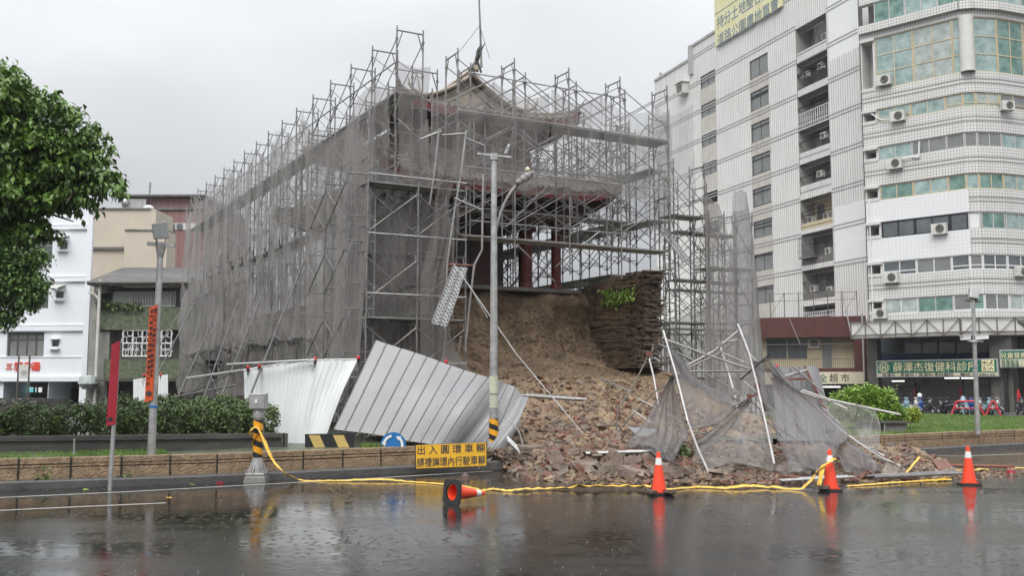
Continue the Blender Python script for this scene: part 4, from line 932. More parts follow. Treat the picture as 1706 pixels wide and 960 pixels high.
def pick_road():
    i = rng.uniform(0,1); x = rng.uniform(.2, 11.5); y = 19.2+.10*x-.9*abs(rng.normal(0,.35))+(.9 if x < 1 else 0)+(.09*(x-7)**2 if x > 7 else 0); return (x, y+rng.uniform(-.1,.9), .008)
single(chunks(2600, pick_road, .012, .06), 'gravel', mats4, 'brick crumbs and grit scattered on the wet road in front of the heap', 'gravel', kind='stuff')
# single bricks one can pick out
def brick_proto(k):
    sz = [(.30,.16,.065),(.22,.15,.065),(.36,.24,.08),(.26,.22,.12),(.18,.13,.06),(.42,.28,.16)][k % 6]; bm = MB(); v = []
    m, n = 3, 3
    bm.box((0,0,0), sz); bm.v = [tuple(np.array(p)*(1+rng.normal(0,.09,3))) for p in bm.v]; return bm
protos = []
PN = ['broken_brick','broken_brick','brick_slab','stone_chunk','broken_brick','stone_chunk']
PM = ['brick_red','brick_tan','brick_brown','brick_tan','brick_brown','brick_old','brick_red','brick_brown','brick_tan']
PL = {'brick_red':'reddish','brick_tan':'pale tan','brick_brown':'wet brown','brick_old':'earthy grey brown'}
def place_bricks():
    n = 0
    zones = [  # i range, j range, count, label place, group
      ((.80,.93),(.20,.50),95,'in the heap left of the cone','bricks in the front heap'),
      ((.82,.93),(.50,.78),60,'below nets between the cones','bricks below the fallen netting'),
      ((.84,.93),(.78,.97),35,'in the tail near the right cone','bricks in the rubble tail'),
      ((.58,.78),(.16,.62),70,'on the slope behind the front heap','bricks on the slope'),
      ((.42,.58),(.30,.75),32,'high on the slope under the wall','bricks high on the slope')]
    for (a, b), (c, d), cnt, where, grp in zones:
        made = {}
        for _ in range(cnt):
            k = int(rng.integers(0, 6)); mk = PM[int(rng.integers(0, len(PM)))]; p = on_slope(NM*rng.uniform(a,b), NN*rng.uniform(c,d)); key = (k, mk)
            kind = PN[k]; tl = rng.normal(0,.45); szc = rng.uniform(.6,1.1); lab = '%s %s %s %s %s' % ('small' if szc < .75 else ('large' if szc > .95 else 'middle sized'), PL[mk], kind.replace('_',' '), 'lying flat' if abs(tl) < .25 else ('tipped steeply' if abs(tl) > .6 else 'tilted'), where)
            if key not in PROTO:
                o = build(brick_proto(k), kind, M[mk], None, local=True, bevel=.008); PROTO[key] = o
            else: o = PROTO[key].copy(); COL.objects.link(o)
            s = szc*((1.12 if c < .3 else .95) if a > .79 else .68); o.scale = (s, s, s); o.location = (p[0], p[1], max(p[2],0)+rng.uniform(.01,.07)); FRAME[o] = (Vector(), 0)
            o.rotation_euler = (tl, rng.normal(0,.35), rng.uniform(0,6.28)); props(o, lab, 'brick' if 'brick' in kind else 'stone', grp); n += 1
PROTO = {}
place_bricks()
# blocks of masonry that stayed together
def masonry(px, py, Y, sz, rx, rz, label):
    p = P(px, py, Y); mb = MB(); z = -sz[2]/2; Rm = Matrix.Rotation(rz,3,'Z') @ Matrix.Rotation(rx,3,'X'); mt = 0
    while z < sz[2]/2:
        x = -sz[0]/2+rng.uniform(-.05,.05)
        while x < sz[0]/2:
            e = x+rng.uniform(.18,.3); mb.box(Rm @ Vector(((x+e)/2, rng.normal(0,.015), z+.035))+p, ((e-x)-.008, sz[1]+rng.normal(0,.02), .062), M=Rm); x = e
        z += .07
    single(mb, 'masonry_block', M['brick_tan' if rng.random() < .5 else 'brick_brown'], label, 'masonry', bevel=.006)
masonry(893,765,21.6,(.75,.5,.55),.05,.2,'upright lump of bonded brickwork beside the dark gap by the pole')
masonry(1000,752,22.0,(2.2,.5,.42),-.1,.28,'long low remnant of brick wall behind the front brick heap')
masonry(1205,782,20.2,(.7,.4,.22),.2,.4,'slab of bonded bricks under the hanging edge of netting')
masonry(1350,775,20.6,(.5,.35,.2),-.2,-.2,'slab of bonded bricks behind the second standing cone')
# weeds in the heap
t = root('weeds_in_heap', 'small pale green weeds sprouting from the brick heap left of the cone', 'plant', P(1035,780,20.2)); build(leaves_mesh([P(1030+rng.normal(0,12), 771+rng.normal(0,4), 20.2) for _ in range(26)]+[P(1062+rng.normal(0,6), 775+rng.normal(0,3), 20.1) for _ in range(12)], .09, 0, 7, .06), 'foliage', M['bush'], t)
t = root('weeds_in_netting', 'dark green weeds at the foot of the fallen netting', 'plant', P(1140,765,20.6)); build(leaves_mesh([P(1140+rng.normal(0,8), 760+rng.normal(0,8), 20.6) for _ in range(36)], .10, 0, 7, .08), 'foliage', M['hedge'], t)
# ================================================================ scaffolding
LH = 1.7; BAY = 1.8
def frame_mesh(side, w=.76, h=LH, r=.023):
    mb = MB(); y0, y1 = 0, side*w
    mb.tube((0,y0,0), (0,y0,h), r, 6); mb.tube((0,y1,0), (0,y1,h), r, 6)
    mb.tube((0,y0,h-.12), (0,y1,h-.12), r*.9, 6); a = side*.16
    mb.tube((0,y0,h*.62), (0,a,h-.13), r*.7, 5); mb.tube((0,y1,h*.62), (0,y1-a,h-.13), r*.7, 5); mb.tube((0,y0,h*.30), (0,y1,h*.30), r*.7, 5)
    for k in (.25,.8):
        mb.lathe((0,y0,h*k), [(r*1.7,-.03),(r*1.7,.03)], 6); mb.lathe((0,y1,h*k), [(r*1.7,-.03),(r*1.7,.03)], 6)
    return mb
def brace_mesh(side, bay, w=.76, h=LH, r=.0145):
    mb = MB()
    for y in (0, side*w):
        mb.tube((0,y,h*.2), (bay,y,h*.82), r, 5); mb.tube((0,y+side*.02,h*.82), (bay,y+side*.02,h*.2), r, 5)
    return mb
def plank_mesh(side, bay, w=.76):
    mb = MB(); c = side*w/2; mb.box((bay/2, c-.19, 0), (bay-.03,.35,.045)); mb.box((bay/2, c+.19, 0), (bay-.03,.35,.045))
    return mb
MESHC = {}
def inst(name, key, mk, mat, parent, loc, rot=(0,0,0), kind=None):
    if key not in MESHC:
        o = build(mk(), name, M[mat], parent, local=True); MESHC[key] = o.data
    else:
        o = bpy.data.objects.new(name, MESHC[key]); COL.objects.link(o); o.parent = parent
    o.location = loc; o.rotation_euler = rot; FRAME[o] = (Vector(), 0)
    if kind: o['kind'] = kind
    return o
def run(label, p0, d, n, lifts, side, bay=BAY, decks=(), tops=None, base=.5, mat='galv_old', brace=lambda i,j: True, frame=lambda i,j: True, jit=.0, ledger=None, group='scaffolding round the gate', w=.76, railz=()):
    """n bays -> n+1 frames. decks: lift numbers carrying planks. tops: stub height above the last lift"""
    p0 = Vector((p0[0], p0[1], base)); rz = math.atan2(d[1], d[0]); t = root('scaffold', label, 'scaffold', p0, rz, group)
    nf = nb = nd = 0
    for i in range(n+1):
        lf = lifts(i) if callable(lifts) else lifts; j = 0
        while j < lf:
            if frame(i, j):
                inst('frame', ('f', side, w), lambda: frame_mesh(side, w), mat, t, (i*bay, 0, j*LH), (rng.normal(0,.008), rng.normal(0,.008)+jit, 0)); nf += 1
            j += 1
    for i in range(n):
        lf = min(lifts(i), lifts(i+1)) if callable(lifts) else lifts
        for j in range(lf):
            if brace(i, j): inst('cross_brace', ('b', side, bay, w), lambda: brace_mesh(side, bay, w), 'galv_old', t, (i*bay, 0, j*LH)); nb += 1
            if (j+1) in decks: inst('deck', ('d', side, bay, w), lambda: plank_mesh(side, bay, w), 'plank', t, (i*bay, 0, (j+1)*LH-.09)); nd += 1
    for z in railz:
        mb = MB(); mb.tube((0,-side*.03,z), (n*bay,-side*.03,z), .022, 6); build(mb, 'ledger', M['galv'], t, local=True)
    # base jacks
    mb = MB()
    if .6 < base < 2:
        for i in range(n+1):
            if frame(i, 0):
                for y in (0, side*w): mb.tube((i*bay, y, .47-base), (i*bay, y, .01), .02, 6)
    for i in range(n+1):
        for y in (0, side*w): mb.box((i*bay, y, .01), (.15,.15,.02))
    build(mb, 'base_jack', M['galv_old'], t, local=True)
    return t
Ua, Va = (U.x, U.y), (V_.x, V_.y)
A = Vector((-3.07,26,0))
def FA(s, o=0, z=0): q = A+U*s-V_*o; return Vector((q.x, q.y, z))     # front face: s to the right, o towards the road
def LA(s, o=0, z=0): q = A+V_*s-U*o; return Vector((q.x, q.y, z))     # left face: s to the back, o outward
# outer left face: 15 bays, six lifts and a bit
run('longest scaffold face running back along the left side of the gate', LA(0), Va, 15, 6, -1, decks=(5,), railz=(3.0,6.4,9.2), base=1.2)
run('second scaffold row directly behind the netted left face', LA(.9,-.85), Va, 13, 6, -1, decks=(2,4), brace=lambda i,j: (i+j) % 3 == 0)
# legs under the raised front rows
# front face
run('front scaffold face spanning the collapsed end of the gate', FA(1.8), Ua, 4, 6, 1, decks=(3,5), brace=lambda i,j: j > 2, railz=(6.9,8.45), frame=lambda i,j: j > 2, base=.9)
run('inner scaffold row close against the temple tower front', FA(2.2,-2.6), Ua, 4, 6, 1, decks=(4,), brace=lambda i,j: j > 3, frame=lambda i,j: j > 3)
run('extra scaffold row between front face and temple eaves', FA(2.7,-1.0), Ua, 3, 6, 1, decks=(), brace=lambda i,j: j > 2, frame=lambda i,j: j > 2, base=.9, railz=(5.6,7.3,9.9))
# right side, running back
Cc = Vector((5.15,32.7,0))
run('outer scaffold face along the right side of the gate', (Cc.x,Cc.y), Va, 9, 6, 1, decks=(2,3,4,5))
run('inner scaffold row along the right side of the tower', tuple(Wg(1.75,1.0))[:2], Va, 9, 3, 1, decks=(1,2), base=5.06)
run('middle scaffold row between tower and right outer face', tuple(Wg(3.25,-1.2))[:2], Va, 8, 6, 1, decks=(3,4), brace=lambda i,j: (i+j) % 2 == 1)
# lower buttress at the right, stepping down
Rr = P(1128,700,31.2)
run('lower scaffold at the right with its top step missing', (Rr.x,Rr.y), Ua, 1, 5, 1, bay=1.25, decks=(2,4))
Rr2 = P(1187,700,31.0)
run('right hand scaffold stack with a short spire on top', (Rr2.x,Rr2.y), Ua, 1, 4, 1, bay=.62, decks=(3,))
run('back row scaffold behind the right hand stacks', tuple(P(1135,700,34.5))[:2], Ua, 2, lambda i: 5-(i//2), 1, bay=1.3, decks=(2,3,4), railz=(3.3,))
run('rightmost scaffold stack wrapped in grey netting', tuple(P(1228,700,31.3))[:2], Ua, 1, 4, 1, bay=.75, decks=(3,), jit=.035)
run('deep scaffold row seen through the right hand frames', tuple(P(1130,700,38))[:2], Ua, 2, 4, 1, decks=(1,2,3))
# outer low scaffold on the near corner
B0 = Vector((-5.68,27.5,0))
run('low netted scaffold against the left of the near corner', (B0.x,B0.y), (-V_.x,-V_.y), 2, lambda i: 4 if i else 5, 1, bay=1.62, mat='galv', base=.45, group='low outer scaffolds')
B1 = Vector((-3.57,24.6,0))
run('low front scaffold with torn netting left of the collapse', (B1.x,B1.y), Ua, 2, lambda i: (5,4,4)[i], 1, bay=1.35, mat='galv', base=.2, decks=(2,4), group='low outer scaffolds', railz=(2.2,3.9,5.4,6.9))
run('inner row of the low front scaffold', (B1.x-.6,B1.y+1.3), Ua, 2, 4, 1, bay=1.35, base=.3, decks=(3,), group='low outer scaffolds')
run('leaning pair of frames between near corner and left face', tuple(P(575,700,25.4))[:2], Ua, 1, 4, 1, bay=.72, mat='galv', base=.9, group='low outer scaffolds', jit=.03)
# top spire on the stack at px 512-555
st = P(514,700,30.5); 0 and run('scaffold spire with a tall open frame left of the corner', (st.x,st.y), Ua, 1, 6, 1, bay=.78, base=.9, decks=(6,), group='low outer scaffolds', frame=lambda i,j: j > 2, brace=lambda i,j: j > 2)
# long leaning shores on the left side
def loose(pts, r, name, mat, label, cat='pipe', group=None, n=8):
    mb = MB(); mb.path([Vector(p) for p in pts], r, n); return single(mb, name, M[mat], label, cat, group)
def pxl(lst, Y0, Y1): return [P(a, b, Y0+(Y1-Y0)*k/(len(lst)-1)) for k, (a, b) in enumerate(lst)]
sh = [([(382,746),(509,430)],22.2,28.3,'nearest long shore pole leaning from the planter to the scaffold'),
      ([(357,690),(440,484)],27,33,'shore pole leaning on the net just left of the nearest shore'),
      ([(330,690),(398,500)],29,36,'third shore pole leaning against the left face'),
      ([(283,690),(359,526)],30,38,'shore pole crossing in front of the scaffold stair opening'),
      ([(262,625),(324,506)],36,43,'far shore pole behind the floodlight pole'),
      ([(250,600),(300,520)],38,46,'farthest thin shore pole at the left end')]
shp = []
for p, a, b, l in sh: shp.append(loose(pxl(p,a,b), .028, 'shore_pole', 'steel_dark', l, group='shore poles on the left face'))
mb = MB(); g = pxl([(382,746),(509,430)],22.2,28.3)[0]; mb.box(g, (.2,.2,.02)); mb.tube(g, g+Vector((0,0,.35)), .02, 6); build(mb, 'foot_plate', M['galv'], shp[0])
loose(pxl([(311,631),(505,603)],30,26.5), .04, 'rail_pipe', 'galv', 'long horizontal pipe above the far white hoarding', group='horizontal pipes')
loose(pxl([(290,662),(395,642)],33,30), .035, 'rail_pipe', 'steel_dark', 'low horizontal pipe across the scaffold foot opening', group='horizontal pipes')
loose(pxl([(288,668),(420,606)],34,30), .03, 'rail_pipe', 'steel_dark', 'slanting pipe from the far left foot up to the hoarding', group='horizontal pipes')
loose(pxl([(378,608),(524,600)],24.3,23.7), .03, 'rail_pipe', 'galv', 'pipe along the top edge of the bright white hoarding', group='horizontal pipes')

# bent pipes at the torn end
Yb = 24.9
bent = [([(732,215),(723,293),(716,340)],'straight upright sticking out above the torn netting'),
        ([(777,216),(768,290),(757,352),(745,440)],'bent upright leaning left beside the lamp arm'),
        ([(808,240),(807,283)],'short broken upright left of the street pole'),
        ([(805,290),(804,345),(803,417),(790,442),(781,520),(775,585)],'kinked pale pipe hanging beside the street pole'),
        ([(737,225),(775,222)],'short top rail of the bent frame'),
        ([(776,230),(808,243)],'rail joining the bent frame to the street pole side'),
        ([(757,330),(803,350)],'sagging brace rail on the kinked pipe'),
        ([(742,440),(793,443)],'rusty red rail above the perforated plank'),
        ([(700,232),(735,218)],'sloping top rail over the torn net'),
        ([(745,440),(742,560),(737,610)],'thin pole dropping behind the perforated plank'),
        ([(768,560),(762,600)],'stub of pipe below the plank'),
        ([(782,476),(812,530)],'bright brace stub in front of the earth face')]
for p, l in bent: loose(pxl(p, Yb, Yb+.2), .024 if 'kinked' not in l else .027, 'bent_pipe', 'rust' if 'rusty' in l else ('galv_bright' if 'kinked' in l or 'bright' in l else 'galv'), l, group='bent pipes at the torn end')
loose(pxl([(843,205),(905,260)],29.5,30), .02, 'brace_pipe', 'galv_bright', 'bright diagonal brace high on the front face', group='bright braces')
loose(pxl([(848,200),(925,265)],29.3,30.5), .02, 'brace_pipe', 'galv_bright', 'long bright brace falling to the right above the temple eave', group='bright braces')
loose(pxl([(843,378),(915,308)],29.0,29.6), .03, 'brace_pipe', 'galv_bright', 'steep bright stair rail leaning in front of the lower eave', group='bright braces')
loose(pxl([(925,445),(1000,385)],29.6,30), .024, 'brace_pipe', 'galv_bright', 'bright brace in front of the tower columns', group='bright braces')
loose(pxl([(848,395),(925,470)],29.3,29.9), .024, 'brace_pipe', 'galv_bright', 'bright brace crossing in front of the dark doorway', group='bright braces')
# tie cable across the earth face
loose(pxl([(756,440),(805,510),(860,590),(998,755)],24.6,22.0), .014, 'cable', 'galv_bright', 'long pale cable hanging across the earth face to the heap', 'cable')
# perforated planks
def perforated(q, label, name='perforated_plank'):
    """q: four corners tl,tr,br,bl"""
    t = root(name, label, 'plank', (q[2]+q[3])/2); mb = MB(); n = (q[1]-q[0]).cross(q[3]-q[0]).normalized()
    def pt(u, v, o=0): return (q[0]*(1-u)+q[1]*u)*(1-v)+(q[3]*(1-u)+q[2]*u)*v+n*o
    for a, b in ((0,.48),(.52,1)):
        mb = MB(); mb.prism([pt(a,0),pt(b,0),pt(b,1),pt(a,1)], n*.03); build(mb, 'deck_board', M['galv'], t)
        for e in (a, b): mb = MB(); mb.tube(pt(e,0), pt(e,1), .018, 6); build(mb, 'edge_rail', M['galv_old'], t)
    hs = MB()
    L_ = (q[3]-q[0]).length; k = int(L_/.11); W_ = (q[1]-q[0]).length
    for i in range(k):
        for u in (.10,.24,.38,.62,.76,.90):
            v = (i+.5+(.25 if u in (.24,.76) else -.1))/k*.98+.01; c = pt(u, v)
            for sgn in (-1,): 
                x = (q[1]-q[0]).normalized()*W_*.045; y = (q[3]-q[0]).normalized()*.028; hs.quad(c-x-y-n*.004, c+x-y-n*.004, c+x+y-n*.004, c-x+y-n*.004)
    build(hs, 'punched_hole', M['black'], t); return t
perforated([P(755,444,24.7), P(778,447,24.9), P(744,545,23.9), P(719,539,23.7)], 'perforated steel plank hanging steeply over the torn scaffold')
perforated([P(1101,386,30.6), P(1114,386,30.8), P(1149,433,30.1), P(1138,436,29.9)], 'pale perforated plank tipped out of the right hand scaffold')
# small cctv on the scaffold and beacon lamps
def camera_box(p, label, d=Vector((-.3,-.05,-.05)), s=1.0, grp=None):
    t = root('security_camera', label, 'camera', p, 0, grp); mb = MB(); mb.bar(p, p+d*s, .09*s, .09*s); b = build(mb, 'camera_body', M['white'], t, bevel=.01*s)
    mb = MB(); mb.bar(p+Vector((0,0,.055*s))-d*.05*s, p+Vector((0,0,.055*s))+d*s*1.15, .12*s, .012); build(mb, 'sun_shield', M['white'], t)
    mb = MB(); mb.tube(p+d*s, p+d*s*1.05, .03*s, 10); build(mb, 'lens', M['black'], t); mb = MB(); mb.tube(p+d*.4*s, p+d*.4*s+Vector((0,.02,-.14*s)), .02*s, 6); build(mb, 'mount', M['white'], t); return t
camera_box(P(848,243,29.3), 'small white camera on the scaffold above the street pole', Vector((-.12,-.1,-.3)), .9)

# legs that carry the raised front scaffold down to the platform and the broken ground
for i, s_ in enumerate((1.8,3.6,5.4,7.2,9.0)):
    q = FA(s_); mb = MB(); mb.tube((q.x,q.y,5.0 if s_ > 3 else 4.6), (q.x,q.y,6.05), .023, 6); single(mb, 'support_pipe', M['galv_old'], ['leg pipe below the front face behind the hanging plank','leg pipe below the front face just left of the dark doorway','leg pipe below the front face between doorway and columns','leg pipe below the front face at the temple columns','leg pipe below the front face over the broken wall'][i], 'pipe', 'leg pipes of the front face')
# ================================================================ nets
def cloth(ctrl, m, n, amp=.05, fu=9, fv=2, seed=0, ragged=.0, sag=.0):
    """ctrl rows top->bottom of points; folds run down the cloth"""
    Cn = np.array([[tuple(p) for p in r] for r in ctrl], float); G_ = catm(Cn, m, n) if (Cn.shape[0] > 2 or Cn.shape[1] > 2) else None
    if G_ is None:
        u = np.linspace(0,1,n)[None,:,None]; v = np.linspace(0,1,m)[:,None,None]; G_ = (Cn[0,0]*(1-u)+Cn[0,1]*u)*(1-v)+(Cn[1,0]*(1-u)+Cn[1,1]*u)*v
    du = np.gradient(G_, axis=1); dv = np.gradient(G_, axis=0); N_ = np.cross(du, dv); N_ /= np.linalg.norm(N_, axis=2)[..., None]+1e-9
    u = np.linspace(0,1,n)[None,:]; v = np.linspace(0,1,m)[:,None]; r = np.random.default_rng(seed)
    ph = r.uniform(0,6.28,8); warp = u+.06*np.sin(v*4+ph[0])+.03*np.sin(v*9+ph[1])
    f = np.sin(warp*fu+ph[2])+.6*np.sin(warp*fu*2.3+ph[3]+v*1.5)+.35*np.sin(warp*fu*4.7+ph[4]-v*2)+.5*np.sin(v*fv*3+ph[5]+u*2)
    cr = np.zeros_like(f)
    for k in range(5):
        a_ = r.uniform(0,6.28); w2 = (u*math.cos(a_)+v*math.sin(a_))*r.uniform(6,16)+r.uniform(0,6); cr = cr+np.abs(np.sin(w2+1.2*np.sin(u*5+v*4+k)))*r.uniform(.15,.5)
    G_ = G_+N_*((f+cr*.8)*amp)[..., None]
    if sag: G_[..., 2] -= sag*np.sin(np.pi*u)*np.ones_like(v)*(1-v)
    if ragged: G_[-1, :, 2] += ragged*r.normal(0,1,n)
    return G_
nid = [0]
def net(ctrl, label, mat='net', m=40, n=40, amp=.05, fu=9, fv=2, sag=0, group='dust nets on the scaffolding', name='dust_net', hem=.016):
    nid[0] += 1; G_ = cloth(ctrl, m, n, amp, fu, fv, seed=nid[0]*7, sag=sag); t = MB(); t.grid(G_)
    o = single(t, name, M[mat], label, 'net', group, smooth=True)
    if hem:
        off = np.array(o.location); h = MB(); h.v = []; pts = [Vector(p-off) for p in G_[0]]; h.path(pts[::2]+[pts[-1]], hem, 5)
        if group == 'fallen nets':
            for e_ in (G_[-1], G_[:,0], G_[:,-1]): q_ = [Vector(p-off) for p in e_]; h.path(q_[::2]+[q_[-1]], .011, 5); build(h, 'hem', M['net_rope' if hem > .02 else mat], o, local=True)
    return o
# left face: three tiers of hanging panels
bays = [0,3.6,7.6,10.8,14.4,18,21.6,25.2,27.2]
ord_ = ['first','second','third','fourth','fifth','sixth','seventh','farthest']
def left_panel(s0, s1, z0t, z1t, z0b, z1b, o, label, mat, amp, fu, sag):
    n = 5; top = [LA(s0+(s1-s0)*k/(n-1), o, z0t+(z1t-z0t)*k/(n-1)-(.3 if k % 2 else 0)) for k in range(n)]
    mid = [LA(s0+(s1-s0)*k/(n-1), o+.10*rng.normal(), (z0t+(z1t-z0t)*k/(n-1)+z0b+(z1b-z0b)*k/(n-1))/2) for k in range(n)]
    bot = [LA(s0+(s1-s0)*k/(n-1), o+.07*rng.normal()+.05, z0b+(z1b-z0b)*k/(n-1)+rng.normal(0,.08)) for k in range(n)]
    net([top, mid, bot], label, mat, 36, 54, amp, fu, 2, sag, hem=.03 if z0t < 9 else .012)
for i in range(8):
    a, b = bays[i], bays[i+1]
    if i >= 2: left_panel(a-.05, b+.05, 11.05, 11.05, 7.0, 7.0, .10, '%s upper net panel from the front along the left face' % ord_[i], 'net_light' , .05, 14, .45+.25*rng.random())
    left_panel(a-.1, b+.1, 7.2, 7.2, 3.35, 3.35, .16, '%s middle net panel from the front along the left face' % ord_[i], 'net', .085, 17, .35+.3*rng.random())
    if i != 5: left_panel(a-.1, b+.1, 3.5, 3.5, .9 if i in (0,1,2) else 1.5, 1.0 if i < 3 else 1.5, .12, '%s lower net panel from the front along the left face' % ord_[i], 'net_dark', .08, 17, .1)
# second skin hanging inside the left face
for i, (a, b) in enumerate(((2,8),(8,14),(14,20),(20,26.5))):
    left_panel(a, b, 9.6, 9.6, 5.0, 5.0, -1.9, '%s inner net behind the left face, half way up' % ord_[i], 'net_light', .06, 14, .5)
    left_panel(a, b, 6.0, 6.0, (3.6 if i > 1 else .8), (3.6 if i > 1 else .8), -1.0, '%s inner net low behind the left face' % ord_[i], 'net', .06, 14, .2)
# bunched netting columns between frames near the top
for i, s in enumerate((9.0,10.8,12.6,14.4,16.2,18,19.8,21.6,23.4)):
    net([[LA(s-.2,.15,10.3), LA(s+.0,.3,10.5), LA(s+.2,.15,10.2)],[LA(s-.22,.2,8.4), LA(s,.32,8.4), LA(s+.22,.18,8.4)],[LA(s-.28,.15,6.0), LA(s,.3,5.9), LA(s+.3,.15,6.0)]], 'narrow bunched strip of net hanging on the %s upright from the front' % (ord_+['last'])[i], 'net_light', 20, 12, .04, 9, group='bunched net strips')
# low outer scaffold at near corner: dark nets facing left and front
def B(px, py, Y): return P(px, py, Y)
net([[B(507,225,27.4), B(540,238,26.8), B(575,212,25.6), B(607,232,25.0)],[B(507,400,27.2), B(540,402,26.8), B(573,402,25.6), B(606,400,25.0)],[B(507,610,27.3), B(538,615,26.7), B(560,618,25.6), B(600,640,24.9)]], 'dark net wrapping the near corner left of the front scaffold', 'net', 40, 44, .05, 14)
net([[B(575,205,25.2), B(596,197,25.2), B(622,262,24.9)],[B(560,400,25.1), B(583,395,25.0), B(612,400,24.8)],[B(545,600,25.0), B(566,610,25.0), B(597,620,24.8)]], 'net panel with a peaked top on the leaning frames', 'net', 30, 26, .04, 8)
net([[B(622,268,25.4), B(660,285,25.5), B(700,290,25.8), B(738,268,26.2)],[B(618,420,25.4), B(655,440,25.5), B(692,450,25.8), B(725,430,26.1)],[B(612,470,25.4), B(650,486,25.5), B(690,482,25.8), B(733,482,26.1)]], 'front net panel between near corner and torn end, upper half', 'net_dark', 36, 40, .05, 10)
net([[B(612,470,25.2), B(650,482,25.5), B(690,480,25.7), B(742,478,26.1)],[B(605,570,25.2), B(645,570,25.5), B(685,575,25.7), B(733,575,26.1)],[B(596,700,25.2), B(640,702,25.4), B(680,705,25.6), B(728,700,26.0)]], 'front net panel between near corner and torn end, lower half', 'net_dark', 36, 40, .05, 10)
net([[B(738,270,25.0), B(752,266,25.0), B(768,268,25.1)],[B(722,345,25.0), B(735,335,25.0), B(748,340,25.1)],[B(718,390,25.0), B(737,385,25.0), B(755,382,25.1)],[B(705,440,25.0), B(730,435,25.0), B(744,430,25.1)],[B(700,480,25.0), B(722,482,25.0), B(740,482,25.1)],[B(700,620,25.0), B(722,622,25.0), B(738,622,25.1)]], 'torn strip of net hanging in the bent frames by the street pole', 'net_dark', 60, 22, .05, 8)
net([[B(645,250,28.5), B(690,330,28.6), B(770,350,29)],[B(640,450,28.5), B(690,460,28.6), B(752,470,29)],[B(640,640,28.5), B(690,640,28.6), B(750,640,29)]], 'inner net behind the low front scaffold', 'net_light', 30, 30, .06, 10)
net([[B(742,545,24.4), B(747,540,24.4), B(752,548,24.5)],[B(736,585,24.3), B(750,582,24.3), B(766,590,24.5)],[B(732,612,24.2), B(755,612,24.2), B(785,618,24.5)]], 'small torn flap of net below the hanging plank', 'net_dark', 20, 16, .03, 7)
# corner stack net and front upper nets (thin)
net([[FA(.0,.12,10.4), FA(.45,.15,10.3), FA(.95,.12,10.4)],[FA(.05,.1,9.0), FA(.45,.15,9.0), FA(.9,.1,9.0)],[FA(.1,.1,7.3), FA(.45,.15,7.2), FA(1.0,.1,7.3)]], 'thin net on the tallest corner stack', 'net', 26, 20, .04, 8)
net([[LA(0,.1,9.6), LA(2,.1,10.2), LA(4.2,.1,9.3), LA(7.6,.1,10.6)],[LA(0,.1,8.2), LA(2,.15,8.3), LA(4.2,.1,8.2), LA(7.6,.1,8.4)],[LA(0,.1,6.9), LA(2,.15,6.9), LA(4.2,.1,6.9), LA(7.6,.1,6.9)]], 'thin sagging net high on the left face next to the corner', 'net', 30, 40, .05, 12)
for i, (a, b, ta, tb) in enumerate(((1.0,2.9,9.6,10.3),(2.9,4.7,10.3,10.2),(4.7,6.5,10.3,10.4),(6.5,8.3,10.4,10.2),(8.3,9.9,10.4,10.6))):
    net([[FA(a,.15,ta), FA((a+b)/2,.15,(ta+tb)/2-.35), FA(b,.15,tb)],[FA(a,.15,8.9), FA((a+b)/2,.25,8.9), FA(b,.15,8.9)],[FA(a,.2,7.65), FA((a+b)/2,.2,7.4-.15*(i % 2)), FA(b,.2,7.7)]], '%s thin net panel from the left across the upper front face' % ord_[i], 'net_light' if i > 2 else 'net', 26, 22, .05, 6)
net([[FA(1.0,-.6,8.5), FA(4,-.6,8.2), FA(8.8,-.6,8.3)],[FA(1.0,-.6,8.1), FA(4,-.6,7.9), FA(8.8,-.6,8.0)],[FA(1.2,-.5,7.7), FA(4,-.4,7.35), FA(8.8,-.4,7.6)]], 'gathered net edge draped over the lower temple eave', 'net', 14, 60, .05, 20)
# right side thin nets
def RA(s, o, z): q = Cc+V_*s+U*o; return Vector((q.x, q.y, z))
net([[RA(-.1,.12,11.0), RA(2.5,.12,10.6), RA(5,.12,10.9)],[RA(-.1,.15,9), RA(2.5,.15,9), RA(5,.15,9)],[RA(-.1,.15,7.2), RA(2.5,.15,6.9), RA(5,.15,7.2)]], 'thin net on the top right side of the scaffolding', 'net_light', 26, 26, .05, 9)
net([[RA(-.1,-.7,10.9), RA(-.1,-.3,10.7), RA(-.1,.1,10.9)],[RA(-.1,-.7,9), RA(-.1,-.3,9), RA(-.1,.1,9)],[RA(-.1,-.7,6.9), RA(-.1,-.3,6.8), RA(-.1,.1,6.9)]], 'narrow thin net on the upper right corner stack', 'net_light', 22, 12, .03, 6)
# right lower stacks
net([[B(1222,318,31.2), B(1236,316,31.2), B(1247,322,31.3)],[B(1215,440,30.9), B(1245,450,30.9), B(1262,450,31.2)],[B(1205,560,30.8), B(1245,560,30.8), B(1272,560,31.2)],[B(1190,670,30.6), B(1245,670,30.5), B(1284,670,31.1)]], 'grey net over the rightmost scaffold stack, widening to the ground', 'net_stack', 44, 26, .05, 8)
net([[B(1174,325,30.9), B(1184,330,30.9), B(1198,340,30.9)],[B(1176,420,30.9), B(1190,425,30.9), B(1222,430,30.9)],[B(1174,540,30.9), B(1198,540,30.8), B(1228,545,30.9)],[B(1172,670,30.8), B(1200,670,30.8), B(1235,670,30.9)]], 'narrow grey net torn down the right hand stack', 'net_stack', 44, 22, .05, 7)
net([[B(1100,540,34), B(1150,520,34), B(1200,500,33.5)],[B(1100,600,34), B(1150,600,34), B(1200,600,33.5)],[B(1100,680,34), B(1150,680,34), B(1200,680,33.5)]], 'low back net behind the right hand scaffold feet', 'net', 24, 24, .06, 9)
